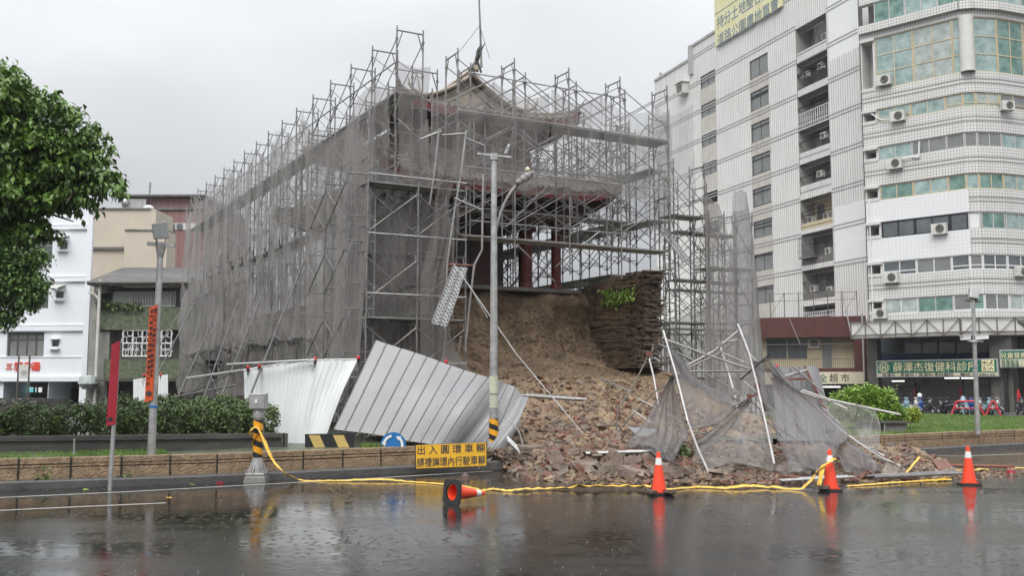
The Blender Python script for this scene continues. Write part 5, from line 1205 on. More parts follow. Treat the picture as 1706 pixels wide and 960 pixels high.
net([[B(1222,352,33), B(1236,350,33), B(1246,345,33)],[B(1228,450,33), B(1248,450,33), B(1260,450,33)],[B(1228,660,33), B(1255,660,33), B(1278,660,33)]], 'rear net layer on the rightmost scaffold stack', 'net_stack', 30, 20, .06, 8)

# ================================================================ white and grey hoarding
def corrugated(ctrl, m, n, ribs, depth, mat, name, label, cat='hoarding', crump=None, thick=.012, group=None):
    Cn = np.array([[tuple(p) for p in r] for r in ctrl], float)
    if Cn.shape[0] == 2 and Cn.shape[1] == 2:
        u = np.linspace(0,1,n)[None,:,None]; v = np.linspace(0,1,m)[:,None,None]; G_ = (Cn[0,0]*(1-u)+Cn[0,1]*u)*(1-v)+(Cn[1,0]*(1-u)+Cn[1,1]*u)*v
    else: G_ = catm(Cn, m, n)
    du = np.gradient(G_, axis=1); dv = np.gradient(G_, axis=0); N_ = np.cross(du, dv); N_ /= np.linalg.norm(N_, axis=2)[..., None]+1e-9
    u = np.linspace(0,1,n); ph = (u*ribs) % 1.0; h = np.where(ph < .05, ph/.05, np.where(ph < .10, 1, np.where(ph < .15, 1-(ph-.10)/.05, 0)))*depth
    G_ = G_+N_*h[None,:,None]
    if crump is not None: G_ = G_+N_*crump(np.linspace(0,1,m)[:,None], u[None,:])[..., None]
    t = root(name, label, cat, tuple(G_[-1].mean(0)), 0, group); mb = MB(); mb.grid(G_); o = build(mb, 'sheet', M[mat], t)
    sm = o.modifiers.new('thickness', 'SOLIDIFY'); sm.thickness = thick
    return t, G_
# far white boards at the left
corrugated([[P(222,633,34), P(280,624,33)],[P(222,690,34), P(280,690,33)]], 6, 150, 14, .03, 'white_sheet', 'white_hoarding', 'small far white corrugated board behind the floodlight pole')
# bright standing board
top = [P(406,619,24.6), P(470,607,24.2), P(530,601,23.8), P(597,599.5,23.6)]; mid = [P(407,670,24.5), P(465,675,24.1), P(512,672,23.8), P(567,662,23.5)]; bot = [P(409,735,24.3), P(457,742,24.0), P(500,747,23.7), P(533,752,23.4)]
def rib_shade_lines(G_, ribs, t, r, e=.0):  # thin grey tubes draw the shade and grime along the rib edges
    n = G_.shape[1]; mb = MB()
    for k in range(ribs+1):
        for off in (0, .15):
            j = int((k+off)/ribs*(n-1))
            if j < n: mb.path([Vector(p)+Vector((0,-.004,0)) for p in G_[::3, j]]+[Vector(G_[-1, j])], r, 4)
    build(mb, 'rib_shade_line', M['rib_shade'], t)
M['rib_shade'] = pmat('grimy rib shade', (.24,.24,.24), rough=.6, var=.3)
t, G_ = corrugated([top, mid, bot], 26, 620, 22, .045, 'white_sheet', 'white_hoarding', 'bright white corrugated hoarding still standing left of the fallen one', crump=lambda v,u: .03*np.sin(u*7)*v+.015*np.sin(u*23+v*4))
rib_shade_lines(G_, 22, t, .007); mb = MB(); mb.path([Vector(p)+Vector((0,-.01,.01)) for p in G_[0][::10]], .018, 6); build(mb, 'top_rail', M['white'], t)
# fallen grey-backed board, crumpled at its right end
top = [P(626,567,23.6), P(690,588,23.4), P(750,609,23.1), P(812,630,22.8), P(845,640,22.9), P(880,665,22.7)]
mid = [P(592,641,23.0), P(655,655,22.8), P(716,670,22.5), P(772,684,22.2), P(815,700,22.35), P(862,708,22.2)]
bot = [P(556,716,22.6), P(620,724,22.4), P(680,735,22.2), P(735,744,22.0), P(775,752,22.2), P(836,752,22.0)]
def cr_(v, u):
    e = np.clip((u-.68)/.32, 0, 1); return e*(.07*np.sin(u*42+v*3)+.06*np.sin(u*18-v*7)*v)+.012*np.sin(u*19)+.09*e*np.abs(np.sin(u*16+v*2))*v
t, G_ = corrugated([top, mid, bot], 40, 620, 15, .026, 'grey_sheet', 'fallen_hoarding', 'big grey metal hoarding panel fallen askew beside the street pole', crump=cr_)
rib_shade_lines(G_, 15, t, .0035)
for k in range(5):
    j = int(40+k*120); mb = MB()
    for i in range(3,38,6): mb.lathe(Vector(G_[i][min(j,619)])+Vector((0,-.012,0)), [(0,-.012),(.012,-.008),(.012,.008),(0,.012)], 6)
    build(mb, 'rivet_row', M['galv_old'], t)
# beacons on the hoarding tops
def beacon(px, py, Y, label):
    p = P(px, py, Y); t = root('beacon_lamp', label, 'beacon', p, 0, 'red beacon lamps'); mb = MB(); mb.lathe(p, [(0,.09),(.02,.085),(.035,.06),(.04,.02),(.04,0),(0,0)], 12); build(mb, 'red_dome', M['red_lamp'], t, smooth=True)
    mb = MB(); mb.lathe(p, [(.035,0),(.035,-.06),(0,-.06)], 10); mb.tube(p+Vector((0,0,-.06)), p+Vector((0,0,-.16)), .012, 6); build(mb, 'base', M['black'], t)
for a in ((525,601,23.8,'red beacon at the middle of the bright white hoarding top'),(597,599,23.5,'red beacon at the right end of the bright white hoarding'),(432,612,24.4,'red beacon near the left end of the bright white hoarding'),(413,615,24.5,'red beacon at the left corner of the bright white hoarding'),(743,606,23.4,'red beacon behind the top edge of the fallen panel'),(240,627,33.4,'red beacon on the left of the far white board'),(268,626,33.2,'red beacon on the right of the far white board'),(1294,613,24,'red beacon on the dark hoarding behind the fallen nets')): beacon(*a)
camera_box(P(521,606,23.7), 'small white camera hanging over the bright white hoarding', Vector((-.12,-.04,.02)), .8)
camera_box(P(241,637,33), 'tiny white camera on the far white board', Vector((-.12,-.04,.02)), .9)
# grey hoarding standing behind the fallen nets at the right
t, G_ = corrugated([[P(1285,612,25.5), P(1330,612,25.3), P(1350,610,25.2), P(1362,612,25.4)],[P(1290,665,25.4), P(1338,668,25.2), P(1362,668,25.0), P(1376,668,25.3)],[P(1295,735,25.2), P(1345,735,25.0), P(1372,735,25.0), P(1392,735,25.2)]], 16, 160, 9, .03, 'grey_sheet', 'grey_hoarding', 'dark grey hoarding standing bent behind the fallen nets at the right')
for (a, b, c_, l) in ((1340,610,(1378,690),'rust'),(1283,632,(1342,632),'rust')): mb = MB(); mb.bar(P(a,b,25.0), P(*c_,24.9), .07, .05); build(mb, 'support_bar', M[l], t)
loose(pxl([(1300,630),(1345,617)],24.6,24.8), .035, 'loose_pipe', 'galv_bright', 'pipe leaning on the dark grey hoarding')
loose(pxl([(1320,610),(1372,655)],24.6,24.8), .024, 'loose_pipe', 'galv_bright', 'thin pipe crossing the dark grey hoarding')

# ================================================================ collapsed scaffolding
def z3(x, y): return (1000+x/3, 520+y/3)
tall = [([(315,95),(378,310),(437,545),(490,690),(552,826)],21.5,19.2,'tall pale pipe leaning at the left of the fallen nets'),
        ([(688,62),(745,210),(785,370),(830,570),(870,762)],21.6,19.5,'tallest pale pipe leaning in the middle of the fallen nets'),
        ([(238,205),(268,330),(292,468)],23.6,23.0,'short pale upright beside the earth slope'),
        ([(595,158),(640,300),(668,400),(695,530),(725,690)],22.9,21.8,'pale upright between the two tall leaning pipes'),
        ([(868,312),(1050,450),(1200,590),(1297,660),(1420,722)],21.6,20.8,'long pipe holding the right slope of the fallen net'),
        ([(1010,392),(1150,440),(1330,478),(1500,514)],22.6,21.4,'long pipe pointing right over the green bush'),
        ([(1000,400),(1130,440),(1235,485)],22.7,22.3,'pale pipe doubled under the one pointing right'),
        ([(1297,660),(1390,720),(1500,772)],20.8,20.4,'pipe running down to the rubble on the right'),
        ([(440,265),(570,195),(690,95)],22.2,22.0,'rising pipe joining the two tall leaning pipes'),
        ([(450,275),(590,210),(680,140)],22.3,22.1,'second rising pipe below the joining one'),
        ([(0,330),(150,400)],24.5,23.8,'thin pipe lying on the brown slope'),
        ([(330,140),(520,210),(740,285)],21.7,21.9,'long brace falling right from the left tall pipe'),
        ([(450,298),(740,296)],22.0,21.9,'level brace between the tall pipes'),
        ([(290,160),(460,240)],22.5,22.4,'short brace crossing the left tall pipe top'),
        ([(520,310),(690,400)],22.2,22.0,'brace falling to the coupler cluster'),
        ([(350,350),(265,405),(85,600)],22.4,22.8,'thin dark brace falling left to the slope'),
        ([(235,230),(150,400),(90,480),(80,590)],23.5,23.3,'bent thin pipe arching over the slope'),
        ([(320,130),(240,230)],22.4,23.4,'dark strut from the left tall pipe to the short upright'),
        ([(180,430),(300,490),(420,560)],22.2,21.6,'bright pipe crossing into the left net'),
        ([(160,490),(260,560)],22.4,22.2,'short bright pipe on the slope'),
        ([(120,470),(185,425)],22.6,22.6,'short rusty red pipe on the slope'),
        ([(480,600),(610,500),(760,420)],21.4,21.6,'dark strut under the ridge of the middle net'),
        ([(470,600),(830,650)],21.0,20.7,'brace lying across under the middle net'),
        ([(470,690),(820,780)],20.6,20.4,'low brace along the bottom of the middle net'),
        ([(560,540),(380,600)],21.6,21.8,'pale brace seen through the left net'),
        ([(620,545),(830,670)],21.4,20.9,'brace falling right under the middle net'),
        ([(790,430),(950,555),(1110,700)],21.5,20.7,'long brace under the right net'),
        ([(830,540),(920,640)],21.3,21.0,'short brace under the right net'),
        ([(960,560),(1100,690)],21.3,20.8,'pale strut deep under the right net'),
        ([(1040,480),(900,610)],21.6,21.2,'strut rising inside the right net'),
        ([(720,350),(780,400),(830,540)],21.9,21.5,'strut falling from the coupler cluster'),
        ([(750,215),(780,245)],21.8,21.7,'pipe stub near the top of the right net'),
        ([(700,340),(850,210)],21.9,21.3,'black pipe end poking out above the right net'),
        ([(735,440),(790,405)],21.7,21.5,'rusty coupling bar at the middle of the heap'),
        ([(870,740),(1050,640),(980,560)],20.9,21.2,'crossing braces low in the right net'),
        ([(880,680),(1060,750)],20.7,20.5,'low pale brace left of the second cone'),
        ([(1170,670),(1380,760)],20.5,20.2,'pipe under the right tail of the net'),
        ([(1180,720),(1340,800)],20.4,20.1,'pipe along the lower right tail of the net'),
        ([(1250,690),(1480,760)],20.6,20.4,'long thin pipe over the rubble tail'),
        ([(580,160),(690,140)],22.6,22.2,'short tie between pale upright and tall pipe'),
        ([(600,200),(740,260)],22.6,22.1,'short falling tie below the coupler'),
        ([(255,240),(265,165)],23.5,23.4,'short stub crossing the small upright'),
        ([(300,250),(270,230)],23.0,23.4,'small link at the top of the short upright'),
        ([(410,640),(430,800)],20.9,20.4,'steep dark strut at the foot of the left net'),
        ([(300,700),(400,640)],20.9,21.0,'rising strut at the foot of the left net'),
        ([(130,850),(280,760)],20.0,20.0,'pipe poking out of the front brick heap'),
        ([(180,850),(270,770)],19.9,19.9,'pale pipe in the brick heap beside the first cone'),
        ([(980,640),(860,560)],21.3,21.5,'short brace behind the right net'),
        ([(1060,420),(1120,470)],22.6,22.4,'dark strut end behind the grey hoarding'),
        ([(1110,480),(1200,560)],22.1,21.7,'pale strut under the right end net')]
for p, a, b, l in tall:
    mt = 'rust' if 'rusty' in l else ('black' if 'black' in l else ('galv_old' if 'dark' in l or 'thin' in l or 'brace' in l and 'long' not in l else 'galv_bright'))
    big = any(k in l for k in ('tall','long pipe','upright','doubled')); loose(pxl([z3(*q) for q in p], a, b), .025 if big else .017, 'fallen_pipe', mt, l, group='pipes of the fallen scaffold')
# couplers with rust
for i, (x, y) in enumerate(((378,310),(785,370),(595,160),(240,210),(680,405),(745,425),(1297,655),(490,668))):
    p = P(*z3(x,y), 21.6); mb = MB(); mb.lathe(p, [(0,-.06),(.05,-.05),(.055,.05),(0,.06)], 8); mb.box(p+Vector((.04,0,.01)), (.05,.09,.06)); 
    single(mb, 'pipe_coupler', M['rust' if i % 2 else 'galv_bright'], ['coupler half way up the left tall pipe','coupler half way up the tallest leaning pipe','coupler on top of the middle upright','coupler on top of the short upright','coupler in the cluster left of the tallest pipe','rusty coupler beside the tallest pipe','coupler at the right end of the long net pipe','rusty coupler low on the left tall pipe'][i], 'coupler', 'couplers')
# bundles of fallen flat pipes and deck boards
def flatbundle(pa, pb, Ya, Yb, n, label, r=.03, gap=.07, mat='galv_bright'):
    a, b = P(*pa,Ya), P(*pb,Yb); t = root('pipe_bundle', label, 'pipes', (a+b)/2); s = Vector((-(b-a).y, (b-a).x, 0)).normalized()
    for k in range(n):
        o = s*(k*gap)+Vector((0,0,rng.uniform(-.02,.02))); e = (b-a).normalized()*rng.uniform(-.15,.15); mb = MB(); mb.tube(a+o+e, b+o+e*1.5, r, 8); build(mb, 'pipe', M[mat], t)
flatbundle((868,659),(962,666),24.2,23.6,4,'bundle of pale pipes sticking out behind the fallen panel')
flatbundle((985,757),(1106,753),20.2,20.2,5,'bundle of grey rails lying across the front brick heap',.032,.12,'galv')
flatbundle((1310,803),(1420,797),18.9,19.0,5,'flat bundle of rails on the road behind the second cone',.02,.12,'galv')
flatbundle((1455,797),(1605,790),19.2,19.6,3,'rails lying on the road towards the right cone',.03,.12,'galv_old')
flatbundle((846,735),(882,770),21.6,21.4,4,'short pipes hanging out under the crumpled panel end',.02,.06,'galv')
loose(pxl([(848,700),(865,720),(872,745)],21.6,21.5), .014, 'loose_wire','galv_bright','thin wire by the crumpled panel end','wire')
mb = MB(); q = [P(1045,712,23), P(1095,716,23), P(1080,728,22.7), P(1062,726,22.8)]; mb.prism(q, (0,.05,.01)); single(mb, 'metal_plate', M['grey_sheet'], 'grey metal plate lying left of the fallen nets', 'plate')
# the fallen nets themselves
Z = lambda x, y, Y: P(*z3(x,y), Y-.65*min(1, max(0, (y-430)/300)))
net([[Z(335,150,21.7), Z(350,170,21.7), Z(370,190,21.8), Z(400,220,21.8)],[Z(370,290,21.6), Z(430,310,21.6), Z(480,330,21.7), Z(535,380,21.9)],[Z(390,400,21.4), Z(500,420,21.4), Z(610,425,21.6), Z(720,435,21.8)],[Z(440,570,21.1), Z(540,570,21.3), Z(620,540,21.5), Z(700,450,21.7)]], 'large grey net draped from the left tall pipe down to the right', 'net_pile', 44, 44, 0.043, 7, group='fallen nets')
net([[Z(352,330,22.2), Z(358,332,22.2), Z(365,335,22.2)],[Z(290,450,21.8), Z(325,455,21.7), Z(385,440,21.7)],[Z(210,590,21.4), Z(300,600,21.0), Z(440,600,21.2)],[Z(140,680,21.2), Z(290,690,20.5), Z(410,640,20.8)],[Z(300,690,20.6), Z(345,750,20.2), Z(400,680,20.6)]], 'grey net spread like a tent at the left edge of the fallen pipes', 'net_pile', 44, 40, 0.068, 12, group='fallen nets')
net([[Z(700,450,21.8), Z(740,440,21.8), Z(790,470,21.7), Z(830,520,21.6)],[Z(600,540,21.4), Z(700,540,21.2), Z(790,560,21.2), Z(860,600,21.3)],[Z(480,670,21.0), Z(620,660,20.8), Z(780,670,20.6), Z(870,680,20.8)],[Z(480,780,20.4), Z(640,745,20.3), Z(780,770,20.1), Z(880,780,20.3)]], 'dark see-through net in the middle of the fallen pipes', 'net_dark' if False else 'net', 44, 44, .035, 8, group='fallen nets')
net([[Z(740,440,21.6), Z(745,438,21.6), Z(752,440,21.6)],[Z(600,560,21.2), Z(630,570,21.2), Z(660,570,21.2)],[Z(480,640,20.9), Z(500,670,20.9), Z(540,680,20.9)]], 'twisted dark rope of netting under the middle ridge', 'net_dark', 30, 16, .05, 7, group='fallen nets')
net([[Z(760,250,21.7), Z(800,250,21.6), Z(845,235,21.5)],[Z(790,330,21.6), Z(860,320,21.5), Z(920,330,21.4)],[Z(810,420,21.4), Z(920,400,21.4), Z(1010,410,21.4)],[Z(870,560,21.1), Z(1010,540,21.1), Z(1180,560,21.2)],[Z(920,700,20.7), Z(1060,700,20.6), Z(1240,630,20.9)],[Z(960,800,20.2), Z(1080,780,20.1), Z(1180,670,20.6)]], 'broad grey net sloping from the tallest pipe to the second cone', 'net_pile', 56, 40, 0.060, 9, group='fallen nets')
net([[Z(1130,560,21.3), Z(1180,580,21.2), Z(1245,620,21.1)],[Z(1170,660,20.9), Z(1240,680,20.7), Z(1330,690,20.8)],[Z(1200,720,20.5), Z(1290,760,20.3), Z(1390,740,20.5)],[Z(1240,770,20.2), Z(1330,805,20.1), Z(1385,760,20.3)]], 'tail of grey net lying over pipes right of the second cone', 'net_pile', 34, 30, 0.068, 8, group='fallen nets')
net([[Z(1150,440,22.2), Z(1210,460,22.0), Z(1280,465,21.8), Z(1370,490,21.6)],[Z(1130,500,22.1), Z(1220,540,21.9), Z(1290,560,21.7), Z(1395,560,21.5)],[Z(1230,620,21.6), Z(1260,650,21.5), Z(1320,680,21.4), Z(1385,690,21.3)]], 'light green tinged net hanging under the pipe that points right', 'net_light', 34, 36, .04, 11, group='fallen nets')
net([[Z(690,130,22), Z(715,140,22), Z(735,200,21.9)],[Z(720,210,22), Z(745,215,22), Z(760,260,21.8)],[Z(750,300,21.9), Z(770,310,21.9), Z(790,330,21.7)]], 'small torn net beside the top of the tallest leaning pipe', 'net_light', 20, 16, .03, 6, group='fallen nets')
net([[Z(870,760,20.3), Z(960,740,20.3), Z(1060,770,20.2)],[Z(880,790,20.1), Z(960,800,20.0), Z(1050,790,20.0)]], 'ragged net hem lying on bricks left of the second cone', 'net', 12, 30, .03, 9, group='fallen nets')
# ================================================================ tall grey grooved building
D_ = Vector((-.348,1,0)).normalized(); p0 = Vector((27.95,80,0))
fg = Facade((p0.x+2.5*.3, p0.y-2.5*.945), (p0.x+D_.x*36, p0.y+D_.y*36)); fg.p = p0-D_*1.2; 
fg.p = p0; fg.d = D_; fg.rz = math.atan2(D_.y, D_.x); fg.n = Vector((-D_.y, D_.x, 0)); 
if fg.n.dot(Vector((-1,-.3,0))) < 0: fg.n = -fg.n
gb = root('office_block', 'tall white grooved concrete block with rain stains and open utility balconies', 'building', fg.pt(15,0), fg.rz)
s0 = fg.px(1447,300)[0]; sL = fg.px(1093,300)[0]
s1153 = fg.px(1153,80)[0]; s1195 = fg.px(1196,50)[0]
zA = fg.px(1120,118)[1]; zB = fg.px(1175,64)[1]; ZT = fg.px(1300,-60)[1]
# windows by pixel box (x0,x1,ytop,ybot)
wl = [(1253,1283,92,124),(1254,1284,146,178),(1255,1285,200,232),(1256,1287,254,287),(1257,1288,310,341),(1259,1290,365,394),(1260,1292,421,450),(1263,1294,476,505)]
wf = [(1170,1195,119,141),(1171,1196,168,190),(1172,1197,219,240),(1174,1198,268,289),(1176,1199,318,338),(1178,1201,368,388)]
bl = [(1329,1381,32,93),(1331,1384,90,150),(1333,1386,148,205),(1335,1388,206,262),(1337,1390,264,318),(1338,1392,325,378),(1340,1394,384,438),(1342,1397,446,497),(1345,1400,507,528)]
def rect(fa, b):
    (a0, z1), (a1, zz1) = fa.px(b[0], b[2]), fa.px(b[1], b[2]+0); (_, z0) = fa.px(b[0], b[3]); xm = (b[0]+b[1])/2; 
    return sorted((fa.px(b[0],400)[0], fa.px(b[1],400)[0]))+[fa.px(xm, b[3])[1], fa.px(xm, b[2])[1]]
# px boxes are on slanted rows: take heights at the window's middle
W1 = [rect(fg, b) for b in wl]; W2 = [rect(fg, b) for b in wf]; BL = [rect(fg, b) for b in bl]
bs0, bs1 = BL[0][0], BL[0][1]; ws0, ws1 = min(w[0] for w in W1), max(w[1] for w in W1)
wa, wb = W1[3][0], W1[3][1]; W1 = [[wa, wb, w[2], w[3]] for w in W1]; va, vb = W2[2][0], W2[2][1]; W2 = [[va, vb, w[2], w[3]] for w in W2]; ba, bb = BL[3][0], BL[3][1]; BL = [[ba, bb, w[2], w[3]] for w in BL]
base = fg.px(1420,760)[1]
holes = [w+[.18] for w in W1+W2]+[b+[1.5] for b in BL]
zp0, zp1 = fg.px(1420,436)[1], fg.px(1420,338)[1]
wall = MB()
def zm(a, z):
    if wa-.12 < a < wb+.12 and any(0 < w[2]-z < 1.75 for w in W1): return 1
    if va-.1 < a < vb+.1 and any(0 < w[2]-z < 1.6 for w in W2): return 1
    if a < ba-.3 and zp0 < z < zp1: return 2
    if a < ba-.3 and z > fg.px(1405,90)[1]: return 2
    return 0
for h in W1+W2: holes.append([h[0], h[1], h[2]-1e9, h[2]-1e9])
seg = [(s0, s1195, base, ZT), (s1195, s1153, base, zB), (s1153, sL, base, zA)]
extra = [[s0, s0, z, z] for z in (zp0, zp1, fg.px(1405,90)[1])]+[[x, x, -5, -5] for x in (wa-.12, wb+.12, va-.1, vb+.1, ba-.3)]+[[s0,s0,w[2]-1.7,w[2]-1.7] for w in W1+W2]
for a, b, c, d in seg: fg.holes(wall, a, b, c, d, [h for h in holes if h[0] < b and h[1] > a and h[3] > -50]+[e for e in extra if a <= e[0] <= b or True and e[3] > -50 and c < e[2] < d], .2, zm)
wo = build(wall, 'wall', [M['gb_wall'], M['stain'], M['gb_plain']], gb)
# sides, roof and depth
mb = MB(); 
for a, b, c, d in seg: fg.box(mb, a, b, c, d-.01, -16, -2.0)
build(mb, 'side_wall', M['gb_plain'], gb)
mb = MB(); e = .3
for a, b, d in ((s0,s1195,ZT),(s1195,s1153,zB),(s1153,sL,zA)): fg.box(mb, a, b, d, d+.25, -2.1, .12)
fg.box(mb, s1195-.002, s1195+.25, zB, ZT, -2.0, .02) if False else None
for k in range(6): fg.box(mb, sL-.6-.1*k, sL-.5-.1*k, zA+.25, zA+.9, -.4, -.3)
build(mb, 'parapet', M['gb_band'], gb)
mb = MB(); fg.box(mb, s1153-.2, s1153+.4, zB-3, zB+.2, -1.9, .3) ; build(mb, 'roof_ladder', M['gb_band'], gb)
# reveal fronts between setback and face
mb = MB()
for a in (s0, sL):
    mb.quad(fg.pt(a,base,0), fg.pt(a,base,-2.05), fg.pt(a,(ZT if a == s0 else zA),-2.05), fg.pt(a,(ZT if a == s0 else zA),0), uv=[(0,0),(2,0),(2,30),(0,30)])
build(mb, 'corner_wall', M['gb_plain'], gb)
# double grey floor bands (proud 3 cm), broken where the openings are
zb_ = [w[2] for w in W1]; mb = MB()
floors = [w[3]+.62 for w in W1]+[W1[0][3]+3.65]
for z in floors:
    for dz in (0, .30):
        for (a, b) in ((s0, ba-.02), (bb+.02, s1195), (s1195, sL)):
            if b > s1195 and z > (zB if a < s1153 else zA)-.5: continue
            if a == s1195 and z > zA-.5: b = s1153
            fg.box(mb, a, b, z+dz, z+dz+.10, 0, .03)
build(mb, 'floor_band', M['gb_band'], gb)
for w in W1: window(fg, *w, gb, nx=2, fm='bronze', gm='glass_grey', depth=.12, fw=.06)
for w in W2[:4]: window(fg, *w, gb, nx=2, fm='bronze', gm='glass_grey', depth=.12, fw=.06)
# utility balconies
acn = [0]
def ac_unit(fa, px, py, label, sc=1.0, out=0, parent=None, wpx=None):
    s, z = fa.px(px, py); w_, h_ = .85*sc, .62*sc; t = root('ac_unit', label, 'air conditioner', fa.pt(s, z-h_/2, out+.2), fa.rz, 'outdoor units on the facades'); mb = MB()
    fa.box(mb, s-w_/2, s+w_/2, z-h_/2, z+h_/2, out+.05, out+.38); build(mb, 'casing', M['ac_body'], t, bevel=.015)
    c = fa.pt(s+w_*.08, z, out+.385); x = fa.d; nrm = fa.n; mb = MB(); q = 20; r = h_*.40
    pts = [c+x*(r*math.cos(2*math.pi*k/q))+Vector((0,0,r*math.sin(2*math.pi*k/q))) for k in range(q)]; mb.prism(pts, nrm*.01); g = build(mb, 'fan_opening', M['black'], t)
    mb = MB()
    for k in range(1,4):
        rr = r*k/3.2; pp = [c+nrm*.02+x*(rr*math.cos(2*math.pi*j/14))+Vector((0,0,rr*math.sin(2*math.pi*j/14))) for j in range(15)]; mb.path(pp, .008, 4)
    build(mb, 'fan_guard', M['ac_body'], t); mb = MB(); 
    for dx in (-.3,.3): mb.bar(fa.pt(s+dx*sc, z-h_/2-.03, out), fa.pt(s+dx*sc, z-h_/2-.03, out+.42), .04, .04)
    build(mb, 'bracket', M['galv_old'], t)
fb = Facade(fg.pt(0,0,-1.45)[:2], fg.pt(30,0,-1.45)[:2]); fb.p = fg.pt(0,0,-1.45); fb.d = fg.d; fb.n = fg.n; fb.rz = fg.rz
for i, b in enumerate(BL):
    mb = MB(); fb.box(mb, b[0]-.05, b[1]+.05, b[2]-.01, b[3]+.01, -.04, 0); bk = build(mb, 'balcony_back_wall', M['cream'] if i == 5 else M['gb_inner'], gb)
    zc, zh = b[2], b[3]-b[2]
    window(fb, b[0]+.4, b[0]+1.5, zc+zh*.30, zc+zh*.85, gb, nx=2, fm='alu' if i % 2 else 'bronze', gm='glass', depth=0, out=.06)
    window(fb, b[1]-1.5, b[1]-.5, zc+zh*.05, zc+zh*.82, gb, nx=1, fm='bronze', gm='glass_grey' if i != 5 else 'glass', depth=0, out=.06)
    mb = MB(); fg.box(mb, b[0]+.02, b[1]-.02, zc, zc+zh*(.22 if i in (1,5,6,7) else .30), -.16, -.04); build(mb, 'balcony_parapet', M['cream'] if i == 5 else (M['white_dirty'] if i in (0,1,3,4) else M['gb_inner']), gb)
    if i in (2,8):
        mb = MB()
        for k in range(15): x = b[0]+.1+(b[1]-b[0]-.2)*k/14; mb.tube(fg.pt(x,zc+.1,-.03), fg.pt(x,zc+zh*.46,-.03), .03, 6)
        for zz in (.1,.46): mb.tube(fg.pt(b[0],zc+zh*zz,-.03), fg.pt(b[1],zc+zh*zz,-.03), .035, 6)
        build(mb, 'railing', M['white'], gb)
    if i in (0,6):
        mb = MB(); a0, a1 = (b[1]-2.2, b[1]-.2) if i == 6 else (b[0]+.5,b[0]+2.0); o_ = .45 if i == 6 else -.3
        for k in range(12): x = a0+(a1-a0)*k/11; mb.tube(fg.pt(x,zc+zh*.25,o_), fg.pt(x,zc+zh*.85,o_), .02, 5)
        for zz in (.25,.45,.65,.85): mb.tube(fg.pt(a0,zc+zh*zz,o_), fg.pt(a1,zc+zh*zz,o_), .02, 5); 
        if i == 6:
            for x in (a0,a1):
                for zz in (.25,.85): mb.tube(fg.pt(x,zc+zh*zz,0), fg.pt(x,zc+zh*zz,o_), .02, 5)
            fg.box(mb, a0, a1, zc+zh*.20, zc+zh*.24, 0, .46)
        build(mb, 'window_cage', M['galv_old'], gb)
    mb = MB(); 
    for k in range(2): mb.tube(fg.pt(b[0]+.1,zc+zh*(.86+.06*k),-.3-.3*k), fg.pt(b[1]-.1,zc+zh*(.86+.06*k),-.35-.3*k), .015, 5)
    build(mb, 'drying_rail', M['galv'], gb)
mb = MB(); b = BL[5]; fb.box(mb, b[0]+.75, b[0]+1.5, b[2]+.8, b[3]-.35, .08, .10); build(mb, 'yellow_blind', pmat('yellow blind', (.62,.45,.05)), gb)
fo = Facade(fg.pt(0,0,-.75)[:2], fg.pt(30,0,-.75)[:2]); fo.p = fg.pt(0,0,-.75); fo.d = fg.d; fo.n = fg.n; fo.rz = fg.rz
for px, py, l in ((1379,60,'unit in the topmost open balcony of the grooved block'),(1372,110,'unit on the right in the second balcony from the top'),(1347,124,'unit low left in the second balcony from the top'),(1377,226,'unit in the fourth balcony from the top'),(1371,290,'unit in the fifth balcony from the top'),(1356,367,'left unit in the yellow balcony'),(1382,361,'right unit in the yellow balcony'),(1385,418,'unit right of the caged balcony'),(1360,481,'left unit in the balcony above the fenced roof'),(1388,483,'right unit in the balcony above the fenced roof')): ac_unit(fo, px, py, 'outdoor '+l, .9)
# boxed window unit at far left top
s, z = fg.px(1142,149); t = root('window_unit', 'boxed window air conditioner high on the left of the grooved block', 'air conditioner', fg.pt(s,z-.6), fg.rz); mb = MB(); fg.box(mb, s-.75, s+.75, z-.55, z+.55, 0, .75); build(mb, 'casing', M['ac_body'], t); mb = MB(); fg.box(mb, s-.55, s+.55, z-.4, z+.4, .75, .76); build(mb, 'grille', M['gb_inner'], t); mb = MB(); fg.box(mb, s-.9, s+.9, z+.62, z+.68, 0, 1.0); build(mb, 'rain_hood', M['ac_body'], t)
# downpipe at the corner
mb = MB(); mb.tube(fg.pt(s0+.35,base,.1), fg.pt(s0+.35,ZT,.1), .06, 6); mb.tube(fg.pt(s0+.1,base,.1), fg.pt(s0+.1,ZT,.1), .10, 6); build(mb, 'downpipe', M['bronze'], gb)
# billboard on the upper wall
q = [fg.px(1195,78), fg.px(1306,12)]; t = root('billboard', 'pale yellow billboard with slate writing at the top of the grooved block', 'billboard', fg.pt(*q[0]), fg.rz)
za = fg.px(1196,77)[1]; mb = MB(); fg.box(mb, q[1][0], q[0][0], za, ZT+3, .06, .25); build(mb, 'panel', M['billboard'], t); wdt = q[0][0]-q[1][0]
rg = -fg.d if fg.d.x < 0 else fg.d
zr1 = (fg.px(1250,38)[1]+fg.px(1250,72)[1])/2
text('道路公園農地買賣', fg.pt((q[0][0]+q[1][0])/2, fg.px(1250,37)[1], .26), 1.35, rg, (0,0,1), M['ink_blue'], t, fit=wdt*.92, bold=.006)
text('持分土地整合開發', fg.pt((q[0][0]+q[1][0])/2, fg.px(1250,37)[1]+1.85, .26), 1.35, rg, (0,0,1), M['ink_blue'], t, fit=wdt*.92, bold=.006)
z_ = fg.px(1250,37)[1]+2.9; mb = MB(); fg.box(mb, q[1][0], q[0][0], z_, z_+.06, .25, .27); build(mb, 'divider', M['ink_blue'], t)

